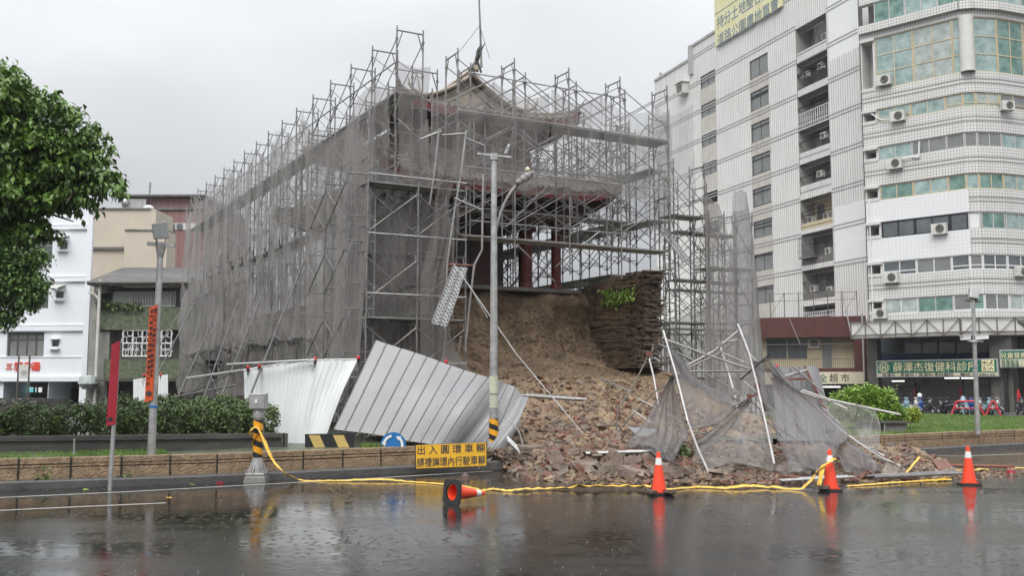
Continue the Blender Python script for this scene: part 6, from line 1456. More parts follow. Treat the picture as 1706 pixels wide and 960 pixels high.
# ================================================================ curved tiled apartment block
cv = [P(1428,640,75.5), P(1625,640,69.5), P(1648,640,69.3), P(1690,640,69.6), P(1735,640,70.5), P(1800,640,73), P(1880,640,77)]
cf = [Facade(a[:2], b[:2]) for a, b in zip(cv[:-1], cv[1:])]
ab = root('apartment_block', 'curved apartment block in white square tiles with rows of teal windows', 'building', cv[1].xy.to_3d(), cf[0].rz)
f0 = cf[0]
ZR = [f0.px(1610, y)[1] for y in (118, 25, 177, 152, 244, 219, 315, 288, 382, 353, 450, 424, 517, 490)]
rowsz = [(f0.px(1610,12)[1], f0.px(1610,-40)[1]), (ZR[0],ZR[1]), (ZR[2],ZR[3]), (ZR[4],ZR[5]), (ZR[6],ZR[7]), (ZR[8],ZR[9]), (ZR[10],ZR[11]), (ZR[12],ZR[13])]
zbase = f0.px(1610,537)[1]; ztop = f0.px(1610,-110)[1]
bandz = []; prev = ztop
for (a, b) in rowsz: bandz.append((b, prev)); prev = a
bandz.append((zbase, prev))
sA = f0.px(1464,300)[0]; sN = f0.px(1441,300)[0]
def bandmb(fa, a0, a1, mb, z0, z1, o0=-.6, o1=0, u0=0):
    fa.box(mb, a0, a1, z0, z1, o0, o1)
w1_, w2_, w3_ = MB(), MB(), MB()
for k, (z0, z1) in enumerate(bandz):
    for i, fa in enumerate(cf):
        a0 = sN if i == 0 else 0; a1 = fa.len; m_ = w1_
        if i == 0 and k in (5, 6):
            # repainted white stretch under the dark window row
            bs = f0.px(1617,400)[0]; fa.box(w2_, a0, bs, z0, z1, -.6, .01); a0 = bs
        fa.box(m_, a0, a1, z0, z1, -.6, 0)
        if 1 <= k <= 7 and z1-z0 > 1:
            zz = z0+(z1-z0)*.40
            for d_ in (0, .30):
                if not (i == 0 and k in (5,6)): fa.box(w3_, (sN if i == 0 else 0), a1, zz+d_, zz+d_+.14, 0, .004)
build(w1_, 'wall', M['tile_wall'], ab); build(w2_, 'repainted_band', M['tile_white'], ab); build(w3_, 'accent_band', M['tile_stripe'], ab)
mb = MB()
for i, fa in enumerate(cf): fa.box(mb, sN if i == 0 else 0, fa.len, zbase, ztop-.5, -12, -1.2 if i else -1.6)
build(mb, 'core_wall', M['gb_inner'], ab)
# round column between the window groups
mb = MB(); c = cv[1].lerp(cv[2], .5); mb.lathe((c.x, c.y-.0, 0), [(.5, rowsz[1][0]-.02),(.5, rowsz[1][1]+.02)], 20); build(mb, 'round_column', M['white_dirty'], ab, smooth=True)
# stair niche column at the left: small recessed openings
for k in range(1, 8):
    z0, z1 = rowsz[k]; a0, a1 = sN+.0, sA
    mb = MB(); f0.box(mb, a0, a1, z0, z1, -1.6, -1.5); build(mb, 'niche_wall', M['gb_inner'] if k != 1 else M['tile_wall'], ab)
    mb = MB(); f0.box(mb, a0, a1, z0+.001, z0+.25, -1.4, .05); build(mb, 'niche_sill', M['white_dirty'], ab); mb = MB(); f0.box(mb, a0, a1+.05, z1-.18, z1+.03, -1.4, .18); build(mb, 'niche_ledge', M['white_dirty'], ab)
    mb = MB(); f0.box(mb, sA-.12, sA+.05, z0, z1, -1.4, -.01); f0.box(mb, sN, sN+.12, z0, z1, -1.4, -.012); build(mb, 'niche_jamb', M['tile_wall'], ab)
# window strips
cfgs = {0: [('glass_green','alu',3),('glass_teal','alu',3)], 1: [('glass_teal','alu',7)], 2: [('glass_teal','alu',8)], 3: [('glass_grey','alu',5),('curtain','alu',3)], 4: [('glass_teal','alu',4),('glass_green','alu',4)], 5: [('glass','black',8)], 6: [('glass','white',10)], 7: [('curtain','alu',7)]}
smix = {0:['glass_green','glass_teal'],1:['glass_teal','curtain','glass_teal','glass_green'],2:['glass_teal','glass_teal','curtain','glass_grey'],3:['glass_teal','glass_grey','glass_grey','glass_teal','curtain'],4:['glass_green','glass_teal'],5:['glass','glass','glass'],6:['glass','glass_grey','glass'],7:['curtain','glass_green','glass_grey','curtain','glass_teal']}
fms = {0:'alu',1:'cream',2:'cream',3:'alu',4:'cream',5:'black',6:'white',7:'alu'}
for k in range(8):
    z0, z1 = rowsz[k]
    for i, fa in enumerate(cf):
        if i == 1 and k <= 1: continue
        a0 = sA+.05 if i == 0 else 0.02; a1 = fa.len-.02
        if i == 0 and k <= 1: a1 = f0.px(1622,100)[0]
        n = max(1, round((a1-a0)/(1.15 if k != 1 else 1.4)))
        # group the openings in twos
        j = 0
        while j < n:
            g = 2 if j+2 <= n else 1; b0 = a0+(a1-a0)*j/n; b1 = a0+(a1-a0)*(j+g)/n
            gm = smix[k][(j//2+i) % len(smix[k])]; 
            if k == 5 and i >= 1: gm = ['glass_teal','white','glass_green'][(i+j) % 3]
            fm = fms[k] if not (k == 5 and i >= 1) else 'alu'
            if k == 7 and j % 4 == 0: fm = 'white'
            window(fa, b0+.01, b1-.01, z0+.01, z1-.01, ab, nx=g, nz=3 if k == 1 else (1), fm=fm, gm=gm, depth=.12+.0*k, fw=.07 if k != 5 else .09, split=[.33,.66] if k == 1 else ([.30] if k in (2,6) and (j//2) % 2 == 0 else None)); j += g
# protruding top ledges
mb = MB()
for fa in cf[:6]: fa.box(mb, sN if fa is f0 else -.05, fa.len+.05, rowsz[1][1]+.5, rowsz[1][1]+1.1, 0, .35)
build(mb, 'cornice', M['tile_wall'], ab)
for px, py, l in ((1475,134,'below the tall teal windows'),(1498,194,'under the second row with teal curtains'),(1493,273,'with a bent pipe under the third row of windows'),(1567,382,'in the middle of the dark framed window row'),(1487,463,'left under the white framed window row'),(1468,523,'lowest on the left edge of the curved block')): ac_unit(f0, px, py, 'outdoor unit '+l, 1.25 if py != 523 else 1.2)
for px, py, fi, l in ((1675,177,2,'on the curved corner below the second row'),(1697,453,3,'on the curved corner below the white framed windows')): ac_unit(cf[fi], px, py, 'outdoor unit '+l, 1.1)
mb = MB(); mb.path([f0.pt(f0.px(1520,262)[0], f0.px(1520,262)[1], .1), f0.pt(f0.px(1532,262)[0], f0.px(1532,262)[1], .12), f0.pt(f0.px(1533,246)[0], f0.px(1533,236)[1], .12)], .07, 6)
for x0, y0, x1, y1 in ((1493,268,1520,262),(1453,190,1470,200),(1470,200,1490,198)): a, b = f0.px(x0,y0), f0.px(x1,y1); mb.tube(f0.pt(a[0],a[1],.15), f0.pt(b[0],b[1],.15), .05, 6)
build(mb, 'pipework', M['white'], ab); mb = MB(); mb.tube(f0.pt(sN+.3,zbase,.08), f0.pt(sN+.3,rowsz[4][0],.08), .05, 6)
build(mb, 'downpipe', M['white'], ab)

# canopy with steel truss, arcade, signs
zc0, zc1 = f0.px(1550,563)[1], f0.px(1550,537)[1]
cp = [f0.pt(sN-.3,0,2.4), f0.pt(f0.len,0,2.2), cf[2].pt(cf[2].len,0,2.2), cf[4].pt(0,0,2.0), cf[5].pt(2,0,2)]
CFs = [Facade(a[:2], b[:2]) for a, b in zip(cp[:-1], cp[1:])]
cn = root('canopy', 'white sheet canopy with a dark steel truss over the shop arcade', 'canopy', cp[1].xy.to_3d(), f0.rz)
sheet, tr = MB(), MB()
for fa in CFs:
    fa.box(sheet, 0, fa.len, zc0, zc1, -.1, 0); n = max(2, round(fa.len/1.15)); h0, h1 = zc0-.02, zc1+.05
    for z in (h0, h1, zc0+.22): tr.tube(fa.pt(0,z,.12), fa.pt(fa.len,z,.12), .045, 5)
    for k in range(n+1):
        a = fa.len*k/n; tr.tube(fa.pt(a,h0,.12), fa.pt(a,h1,.12), .035, 5)
        if k < n: b = fa.len*(k+1)/n; tr.tube(fa.pt(a if k % 2 else b,h1,.12), fa.pt(b if k % 2 else a,h0,.12), .03, 5)
cs = build(sheet, 'fascia_sheet', M['white_dirty'], cn); build(tr, 'truss', M['bronze'], cn)
mb = MB()
for fa in CFs: mb.quad(fa.pt(0,zc1-.3,0), fa.pt(fa.len,zc1-.3,0), fa.pt(fa.len,zc1+.05,-2.6), fa.pt(0,zc1+.05,-2.6)); mb.quad(fa.pt(0,zc0+.1,0), fa.pt(fa.len,zc0+.1,0), fa.pt(fa.len,zc0+.1,-2.6), fa.pt(0,zc0+.1,-2.6))
build(mb, 'canopy_roof', M['corr_roof'], cn)
# arcade: columns in the plane of the facade, rear wall 3.5 m inside
ar = root('shop_arcade', 'dark ground floor arcade with grey roller shutters under the curved block', 'arcade', f0.pt(4,0,0), f0.rz)
fr = Facade(f0.pt(sN,0,-2.6)[:2], f0.pt(40,0,-2.6)[:2]); fr.d = f0.d; fr.n = f0.n; fr.rz = f0.rz; fr.p = f0.pt(0,0,-2.6)
zs = f0.px(1550,600)[1]
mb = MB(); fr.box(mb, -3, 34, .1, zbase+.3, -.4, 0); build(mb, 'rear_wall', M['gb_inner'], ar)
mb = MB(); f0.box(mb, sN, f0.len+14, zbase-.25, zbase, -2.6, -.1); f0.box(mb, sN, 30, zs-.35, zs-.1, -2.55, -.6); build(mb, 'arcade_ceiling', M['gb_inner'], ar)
def pxcol(px0, px1, z0, z1, mat, name='column', out=.0, dp=.7):
    a, b = f0.px(px0,640)[0], f0.px(px1,640)[0]; mb = MB(); f0.box(mb, a, b, z0, z1, out-dp, out); build(mb, name, M[mat], ar, bevel=.02)
pxcol(1446,1463,.1,zbase-.26,'column'); pxcol(1651,1688,.1,zbase-.26,'column',out=.02,dp=1.2)
mb = MB(); mb.tube(f0.pt(f0.px(1678,640)[0],.1,.25), f0.pt(f0.px(1678,640)[0],zs+.5,.25), .13, 8); build(mb, 'dark_post', M['black'], ar)
# upper mezzanine windows in the recess, blue panels below
for k, (a, b) in enumerate(((1466,1500),(1502,1536),(1538,1562),(1565,1592),(1596,1622),(1624,1648),(1692,1730))):
    A_, B_ = fr.px(a,580)[0], fr.px(b,580)[0]; zt, zb2 = fr.px(1550,566)[1], fr.px(1550,589)[1]
    window(fr, A_, B_, zb2, zt, ar, nx=2, fm='bronze' if k < 3 else 'alu', gm='glass', depth=0, out=.1)
    mb = MB(); fr.box(mb, A_, B_, zb2-.42, zb2-.03, 0, .06); build(mb, 'blue_panel', pmat('blue window panel', (.015,.04,.13), var=.2) if k == 0 else bpy.data.materials['blue window panel'], ar)
# shutters
def shutter(px0, px1, py0, label=None, mat='shutter'):
    A_, B_ = fr.px(px0,660)[0], fr.px(px1,660)[0]; zt = fr.px((px0+px1)/2,py0)[1]; mb = MB(); z = .15; 
    while z < zt-.1: fr.box(mb, A_, B_, z, z+.09, 0, .05+.0); z += .11
    fr.box(mb, A_, B_, .12, zt, 0, .03); sh = build(mb, 'roller_shutter', M[mat], ar); mb = MB(); fr.box(mb, A_-.05, B_+.05, zt, zt+.35, 0, .3); build(mb, 'shutter_housing', M['gb_inner'], sh)
for a in ((1530,1605,640),(1496,1527,643),(1610,1650,640),(1688,1760,632)): shutter(*a)
mb = MB()
for px in (1528,1604): a = fr.px(px,660)[0]; mb.tube(fr.pt(a,1.7,.4), fr.pt(a,fr.px(px,636)[1],.4), .07, 8)
build(mb, 'grey_post', M['column'], ar); mb = MB()
for px in (1528,1604): a = fr.px(px,660)[0]; mb.tube(fr.pt(a,.1,.4), fr.pt(a,1.75,.4), .09, 8)
build(mb, 'red_post', M['red_rail'], ar)
for px0, px1, py, l in ((1478,1498,635,'short'),(1566,1590,630,'left'),(1594,1620,630,'right')):
    a, b = f0.px(px0,py), f0.px(px1,py); mb = MB(); f0.box(mb, a[0], b[0], a[1]-.05, a[1]+.03, -.9, -.8); build(mb, 'lit_tube_lamp', M['lamp_warm'], ar)
for px, y0, y1 in ((1640,630,668),(1632,652,678)): 
    pass
def shopsign(fa, px0, px1, pyt, pyb, split, label, name='shop_sign'):
    A_, B_ = fa.px(px0,610)[0], fa.px(px1,610)[0]; xm = (px0+px1)/2; zt, zb_2 = fa.px(xm,pyt)[1], fa.px(xm,pyb)[1]; o = 0.02
    t = root(name, label, 'sign', fa.pt((A_+B_)/2, zb_2, .2), fa.rz); mb = MB(); fa.box(mb, A_, B_, zb_2, zt, -.35, 0); build(mb, 'frame', M['alu'], t, bevel=.02)
    zs_ = zb_2+(zt-zb_2)*split; mb = MB(); fa.box(mb, A_+.1, B_-.1, zs_, zt-.08, 0, .03); build(mb, 'green_panel', M['green_sign'], t); mb = MB(); fa.box(mb, A_+.1, B_-.1, zb_2+.08, zs_-.002, 0, .03); build(mb, 'cream_panel', M['cream_sign'], t)
    return t, A_, B_, zb_2, zs_, zt
fs = Facade(f0.pt(0,0,.7)[:2], f0.pt(20,0,.7)[:2]); fs.p = f0.pt(0,0,.7); fs.d = f0.d; fs.n = f0.n; fs.rz = f0.rz
t, A_, B_, zb2, zs_, zt = shopsign(fs, 1460, 1663, 599.5, 628.5, .24, 'long green clinic sign with cream lettering and a round emblem')
W_ = B_-A_; hh = zt-zs_; zc = (zs_+zt)/2-.03
text('薛澤杰復健科診所', fs.pt(A_+W_*.50, zc, .04), hh*.72, f0.d, (0,0,1), M['sign_cream'], t, fit=W_*.70, bold=.004)
text('復健科・疼痛科・風濕科 專科醫師', fs.pt(A_+W_*.35, (zb2+zs_)/2+.02, .04), .24, f0.d, (0,0,1), M['ink'], t, fit=W_*.60, bold=.004)
text('電話：2386150', fs.pt(A_+W_*.84, (zb2+zs_)/2+.02, .04), .22, f0.d, (0,0,1), M['ink'], t, fit=W_*.27, bold=.004)
def disc(fa, s, z, r, o, mat, parent, name, r2=None):
    c = fa.pt(s,z,o); q = 28; mb = MB(); P_ = lambda rr, k: c+fa.d*(rr*math.cos(2*math.pi*k/q))+Vector((0,0,rr*math.sin(2*math.pi*k/q)))
    if r2:
        for k in range(q): mb.quad(P_(r,k), P_(r,k+1), P_(r2,k+1), P_(r2,k))
    else: mb.prism([P_(r,k) for k in range(q)], fa.n*.006)
    return build(mb, name, M[mat], parent)
es, ez = A_+W_*.068, zc; disc(fs, es, ez, hh*.44, .035, 'sign_cream', t, 'emblem'); disc(fs, es, ez, hh*.40, .043, 'green_sign', t, 'emblem_ring', hh*.33); disc(fs, es, ez, hh*.27, .043, 'green_sign', t, 'emblem_core')
mb = MB(); a = hh*.10
fs.box(mb, es-a*1.5, es-a*.7, ez-a*1.8, ez+a*1.8, .05, .056); fs.box(mb, es+a*.7, es+a*1.5, ez-a*1.8, ez+a*1.8, .05, .056); fs.box(mb, es-a*.7, es+a*.7, ez-a*.35, ez+a*.35, .05, .055); build(mb, 'emblem_letter', M['sign_cream'], t)
for ix in (0,1):
    for iz in (0,1):
        a0 = A_+W_*(.875+.05*ix); z0 = zs_+hh*(.08+.43*iz); s_ = W_*.047; mb = MB(); fs.box(mb, a0, a0+s_, z0, z0+hh*.40, .035, .045); build(mb, 'pictogram_tile', M['sign_cream'], t)
        cx_, cz_ = a0+s_/2, z0+hh*.2; mb = MB(); k = hh*.14
        if ix == 0 and iz == 1: mb.path([fs.pt(cx_-k,cz_,.05), fs.pt(cx_+k,cz_,.05)], .025, 5); mb.path([fs.pt(cx_,cz_-k,.05), fs.pt(cx_,cz_+k,.05)], .025, 5); mb.path([fs.pt(cx_-k,cz_+k*.5,.05), fs.pt(cx_-k,cz_-k*.5,.05)], .02, 5); mb.path([fs.pt(cx_+k,cz_+k*.5,.05), fs.pt(cx_+k,cz_-k*.5,.05)], .02, 5)
        elif ix == 1 and iz == 1: mb.path([fs.pt(cx_-k,cz_-k,.05), fs.pt(cx_,cz_,.05), fs.pt(cx_+k*.3,cz_+k,.05), fs.pt(cx_+k,cz_+k*.6,.05)], .03, 5); mb.path([fs.pt(cx_,cz_,.05), fs.pt(cx_+k*.8,cz_-k,.05)], .03, 5)
        elif ix == 0: mb.path([fs.pt(cx_+k*.7*math.cos(q),cz_-k*.2+k*.7*math.sin(q),.05) for q in np.linspace(0,6.28,12)], .02, 5); mb.path([fs.pt(cx_-k*.4,cz_+k,.05), fs.pt(cx_-k*.2,cz_,.05)], .025, 5)
        else: mb.path([fs.pt(cx_-k,cz_-k*.6,.05), fs.pt(cx_,cz_+k*.5,.05), fs.pt(cx_+k,cz_-k*.5,.05)], .03, 5)
        build(mb, 'pictogram', M['ink'], t)
fs2 = Facade(f0.pt(0,0,.78)[:2], f0.pt(30,0,.78)[:2]); fs2.p = f0.pt(0,0,.78); fs2.d = f0.d; fs2.n = f0.n; fs2.rz = f0.rz
t, A_, B_, zb2, zs_, zt = shopsign(fs2, 1666, 1745, 582.5, 612.5, .47, 'green and cream sign cut by the right edge of the picture')
W_ = B_-A_; hh = zt-zs_
text('兒童發展中心', fs2.pt(A_+W_*.45, zs_+hh*.40, .04), hh*.60, fs2.d, (0,0,1), M['sign_cream'], t, fit=W_*.84, bold=.004)
text('感覺統合・語職障礙', fs2.pt(A_+W_*.47, zb2+(zs_-zb2)*.72, .04), .26, fs2.d, (0,0,1), M['green_sign'], t, fit=W_*.86, bold=.004)
text('發展遲緩・語言治療', fs2.pt(A_+W_*.47, zb2+(zs_-zb2)*.30, .04), .26, fs2.d, (0,0,1), M['green_sign'], t, fit=W_*.86, bold=.004)

# ================================================================ maroon shop house in front of the grooved block
fm_ = Facade(P(1262,640,79)[:2], P(1446,640,76.5)[:2]); L0 = fm_.len
zr = lambda y, x=1360: fm_.px(x,y)[1]; sx = lambda x: fm_.px(x,600)[0]
mh = root('shop_house', 'low maroon shop house with a cream recessed balcony floor', 'building', fm_.pt(L0/2,0), fm_.rz)
mb = MB(); fm_.box(mb, 0, L0, zr(560), zr(528), -7, 0); fm_.box(mb, sx(1424), L0, .0, zr(560)-.0, -7, -.003); fm_.box(mb, 0, sx(1424), zr(620), zr(614), -7, -.0); build(mb, 'maroon_wall', M['maroon'], mh)
mb = MB(); fm_.box(mb, 0, sx(1424), zr(562), zr(559), -.1, .08); build(mb, 'drip_ledge', M['maroon'], mh)
mb = MB(); fm_.box(mb, 0, sx(1424)-.01, zr(614), zr(560), -1.5, -1.3); build(mb, 'recessed_wall', M['cream'], mh)
frc = Facade(fm_.pt(0,0,-1.3)[:2], fm_.pt(10,0,-1.3)[:2]); frc.p = fm_.pt(0,0,-1.3); frc.d = fm_.d; frc.n = fm_.n; frc.rz = fm_.rz
for (a, b, t0, b0, nx, sp) in ((1278,1311,565,598,3,[.6]),(1313,1345,565,598,3,[.6])): window(frc, frc.px(a,600)[0], frc.px(b,600)[0], frc.px(1320,b0)[1], frc.px(1320,t0)[1], mh, nx=nx, fm='alu', gm='glass', depth=0, out=.08, split=sp)
window(frc, frc.px(1370,600)[0], frc.px(1386,600)[0], frc.px(1378,614)[1], frc.px(1378,563)[1], mh, nx=1, fm='alu', gm='glass_grey', depth=0, out=.08, split=[.2,.78])
mb = MB(); a, b = frc.px(1348,600)[0], frc.px(1366,600)[0]; frc.box(mb, a, b, frc.px(1357,580)[1], frc.px(1357,565)[1], 0, .3); w_ = build(mb, 'window_unit_box', M['white'], mh); mb = MB(); frc.box(mb, a+.12, b-.12, frc.px(1357,578)[1], frc.px(1357,567)[1], .3, .31); build(mb, 'grille', M['gb_inner'], w_)
mb = MB()
for z in (zr(598), zr(614), zr(574)): mb.tube(fm_.pt(0,z,-.1), fm_.pt(sx(1424),z,-.1), .03, 5)
for k in range(48): a = sx(1424)*k/47; mb.tube(fm_.pt(a,zr(614),-.1), fm_.pt(a,zr(598),-.1), .015, 4)
build(mb, 'balcony_railing', M['bronze'], mh)
mb = MB(); fm_.box(mb, 0, L0-.3, zr(640), zr(620)-.01, -.3, .08); sg = build(mb, 'cream_signboard', M['cream_sign'], mh)
for ch, px, m_ in (('全',1371,'green_sign'),('超',1389,'ink'),('市',1408,'ink')): a, z = fm_.px(px,630); text(ch, fm_.pt(a,z,.09), .62, fm_.d, (0,0,1), M[m_], sg, 'lettering', bold=.006)
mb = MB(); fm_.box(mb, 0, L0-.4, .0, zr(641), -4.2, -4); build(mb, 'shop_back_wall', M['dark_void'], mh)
for px in (1377,1392): a, z = fm_.px(px,645); mb = MB(); fm_.box(mb, a-.35, a+.35, z-.05, z+.05, -1.5, -1.4); build(mb, 'lit_tube_lamp', M['lamp_warm'], mh)
# wire fence on its roof
t = root('roof_fence', 'thin wire and pole frame on the roof of the maroon house', 'fence', fm_.pt(L0/2, zr(528)), fm_.rz); mb = MB(); nz = [zr(488), zr(500)]
for px in (1285,1309,1333,1358,1382,1406,1431): a = sx(px); mb.tube(fm_.pt(a,zr(528),-.2), fm_.pt(a,zr(486),-.2), .035, 5)
for z in nz: mb.tube(fm_.pt(sx(1285),z,-.2), fm_.pt(sx(1431),z,-.2), .02, 5)
for a, b in ((1285,1309),(1406,1431)): mb.tube(fm_.pt(sx(a),zr(526),-.2), fm_.pt(sx(b),zr(488),-.2), .015, 5)
build(mb, 'fence_frame', M['bronze'], t)
mb = MB(); mb.tube(fm_.pt(sx(1407),zr(490),.3), fm_.pt(sx(1420),zr(562),.4), .05, 5); mb.tube(fm_.pt(sx(1317),zr(530),.05), fm_.pt(sx(1334),zr(574),.1), .02, 5); mb.tube(fm_.pt(L0-.25,.5,.15), fm_.pt(L0-.25,zr(524),.15), .07, 6); build(mb, 'downpipe', M['alu'], mh)

# ================================================================ left buildings
fw = Facade(P(-220,640,61)[:2], P(146,640,60)[:2]); Lw = fw.len; zw = lambda y, x=60: fw.px(x,y)[1]; sw = lambda x, y=600: fw.px(x,y)[0]
wbd = root('corner_house', 'white rendered corner house with red characters over its ground floor', 'building', fw.pt(Lw*.7,0), fw.rz)
hs = [[sw(10),sw(72),zw(596),zw(554),.25],[sw(85),sw(97),zw(578),zw(567),.25],[sw(88),sw(101),zw(497),zw(487),.25],[sw(90),sw(104),zw(416),zw(404),.25],[sw(40),sw(76),zw(514),zw(473),.25],[sw(45),sw(79),zw(436),zw(392),.25],
      [sw(8),sw(82),0,zw(637),3.0],[sw(83),sw(134),0,zw(636),3.0]]
wl_ = MB(); fw.holes(wl_, 0, Lw, 0, zw(300), hs, .25); build(wl_, 'wall', M['wb_wall'], wbd)
mb = MB(); mb.quad(fw.pt(Lw,0,0), fw.pt(Lw-4.6,0,-9), fw.pt(Lw-4.6,zw(300),-9), fw.pt(Lw,zw(300),0)); mb.quad(fw.pt(0,zw(300),0), fw.pt(Lw,zw(300),0), fw.pt(Lw-4.6,zw(300),-9), fw.pt(0,zw(300),-9)); mb.quad(fw.pt(0,0,-9), fw.pt(Lw-4.6,0,-9), fw.pt(Lw-4.6,zw(300),-9), fw.pt(0,zw(300),-9)); build(mb, 'side_wall', M['wb_wall'], wbd)
mb = MB()
for (y0, y1, o) in ((636,628,.22),(552,546,.16),(470,465,.16),(383,379,.16),(543,541,.07),(462,460,.07),(376,374,.07),(596,594,.04)): fw.box(mb, 0, Lw-.35, zw(y0), zw(y1), 0, o)
fw.box(mb, Lw-.33, Lw, 0, zw(300), 0, .18)
for y, x0, x1 in ((566,83,99),(485,86,103),(402,88,106)): fw.box(mb, sw(x0), sw(x1), zw(y), zw(y-2), 0, .3); 
for y, x0, x1 in ((583,83,99),(502,86,103),(420,88,106)): fw.box(mb, sw(x0), sw(x1), zw(y), zw(y-3), 0, .25)
build(mb, 'ledge', M['wb_wall'], wbd)
for x0, x1, y in ((85,104,480),(87,106,398)):
    mb = MB(); mb.quad(fw.pt(sw(x0),zw(y+2),.9), fw.pt(sw(x1),zw(y+2),.9), fw.pt(sw(x1),zw(y-5),.01), fw.pt(sw(x0),zw(y-5),.01)); mb.quad(fw.pt(sw(x0),zw(y+5),.9), fw.pt(sw(x1),zw(y+5),.9), fw.pt(sw(x1),zw(y+2),.9), fw.pt(sw(x0),zw(y+2),.9)); build(mb, 'awning', M['ac_body'], wbd)
for i, h in enumerate(hs[:6]): window(fw, h[0], h[1], h[2], h[3], wbd, nx=4 if i == 0 else (2 if i > 3 else 1), fm='bronze', gm='glass' if i else 'glass_grey', depth=.2, fw=.09, split=[.72] if i in (0,4,5) else None)
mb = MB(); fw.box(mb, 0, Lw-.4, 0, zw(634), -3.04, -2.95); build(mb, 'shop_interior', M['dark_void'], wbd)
mb = MB(); fw.box(mb, sw(17), sw(72), zw(653), zw(637), -2.9, -2.8); build(mb, 'inner_lintel', M['temple_dark'], wbd)
fin = Facade(fw.pt(0,0,-2.7)[:2], fw.pt(10,0,-2.7)[:2]); fin.p = fw.pt(0,0,-2.7); fin.d = fw.d; fin.n = fw.n; fin.rz = fw.rz
mb = MB(); 
for a, b, c_, d_, m_ in ((19,70,646,654,0),(28,60,647,654,1),(20,40,661,664,0)): mb.cur = m_; fin.box(mb, fin.px(a,650)[0], fin.px(b,650)[0], fin.px(50,d_)[1], fin.px(50,c_)[1], .01+.02*m_, .03+.02*m_)
build(mb, 'lit_window', [pmat('white backlight', (.5,.5,.5), emit=(.8,.85,.85,.6)), pmat('cyan backlit sign', (.1,.5,.5), emit=(.15,.55,.55,.6))], wbd)
mb = MB()
for px in (19,27,35,42,60,65): a = fin.px(px,650)[0]; mb.tube(fin.pt(a,.5,.2), fin.pt(a,fin.px(px,645)[1],.2), .06, 5)
build(mb, 'grille_bar', M['black'], wbd)
mb = MB(); fin.box(mb, fin.px(88,650)[0], fin.px(126,650)[0], .3, fin.px(100,648)[1], .02, .1); build(mb, 'dark_gate', M['black'], wbd); mb = MB(); fin.box(mb, fin.px(84,650)[0], fin.px(134,650)[0], fin.px(100,648)[1], fin.px(100,637)[1], .0, .05); build(mb, 'upper_panel', M['gb_inner'], wbd)
for ch, px in (('三',15.5),('模',31),('牛',46.5),('湯',60)): a, z = fw.px(px,611); text(ch, fw.pt(a,z,.03), .34 if ch == '三' else .55, fw.d, (0,0,1), M['ink_red'], wbd, 'lettering', bold=.03, extrude=.02)
# sign board on two poles in front
t = root('pole_sign', 'small grey board held between two thin poles before the white house', 'sign', fw.pt(sw(71),0,3)); mb = MB()
for px in (62.5,80): a = sw(px); mb.tube(fw.pt(a,0,2), fw.pt(a,fw.px(px,594)[1],2), .05, 6)
build(mb, 'pole', M['bronze'], t); mb = MB(); fw.box(mb, sw(64), sw(79), zw(631), zw(609), 1.97, 2.03); build(mb, 'board', M['ac_body'], t); mb = MB(); a, z = fw.px(71.5,622); c = fw.pt(a,z,2.035); mb.prism([c+fw.d*(.17*math.cos(k*.524))+Vector((0,0,.17*math.sin(k*.524))) for k in range(12)], fw.n*.004); build(mb, 'emblem', M['gb_band'], t)
# beige block and the pink roofed block behind
def boxbuild(name, label, x0, x1, yt, Y, dp, mat, parts):
    f = Facade(P(x0,640,Y)[:2], P(x1,640,Y)[:2]); t = root(name, label, 'building', f.pt(f.len/2,0), f.rz); mb = MB(); f.box(mb, 0, f.len, 0, f.px((x0+x1)/2,yt)[1], -dp, 0); build(mb, 'wall', M[mat], t); parts(f, t); return t
def bp(f, t):
    z = lambda y: f.px(220,y)[1]; s = lambda x: f.px(x,400)[0]
    mb = MB(); f.box(mb, 0, s(249), z(349), z(347), -2, .15); f.box(mb, 0, s(223), z(416), z(412), 0, .25); build(mb, 'ledge', M['gb_inner'], t)
    mb = MB(); f.box(mb, s(224), s(293), 0, z(391), .01, 2.0); build(mb, 'front_wing', M['beige'], t); mb = MB(); f.box(mb, s(224), s(293), z(391), z(389), -.1, 2.1); build(mb, 'wing_coping', M['gb_inner'], t)
    window(f, s(213), s(233) if False else s(223), z(393), z(382), t, nx=1, fm='bronze', gm='glass', depth=0, out=.1)
    mb = MB(); c = f.pt(s(238), z(349), -1); mb.lathe(c, [(.02,0),(.35,.1),(.42,.35),(.2,.5),(0,.52)], 12); build(mb, 'roof_vent', M['white'], t, smooth=True)
boxbuild('beige_block', 'plain beige rendered block behind the white corner house', 140, 250, 349, 78, 4, 'beige', bp)
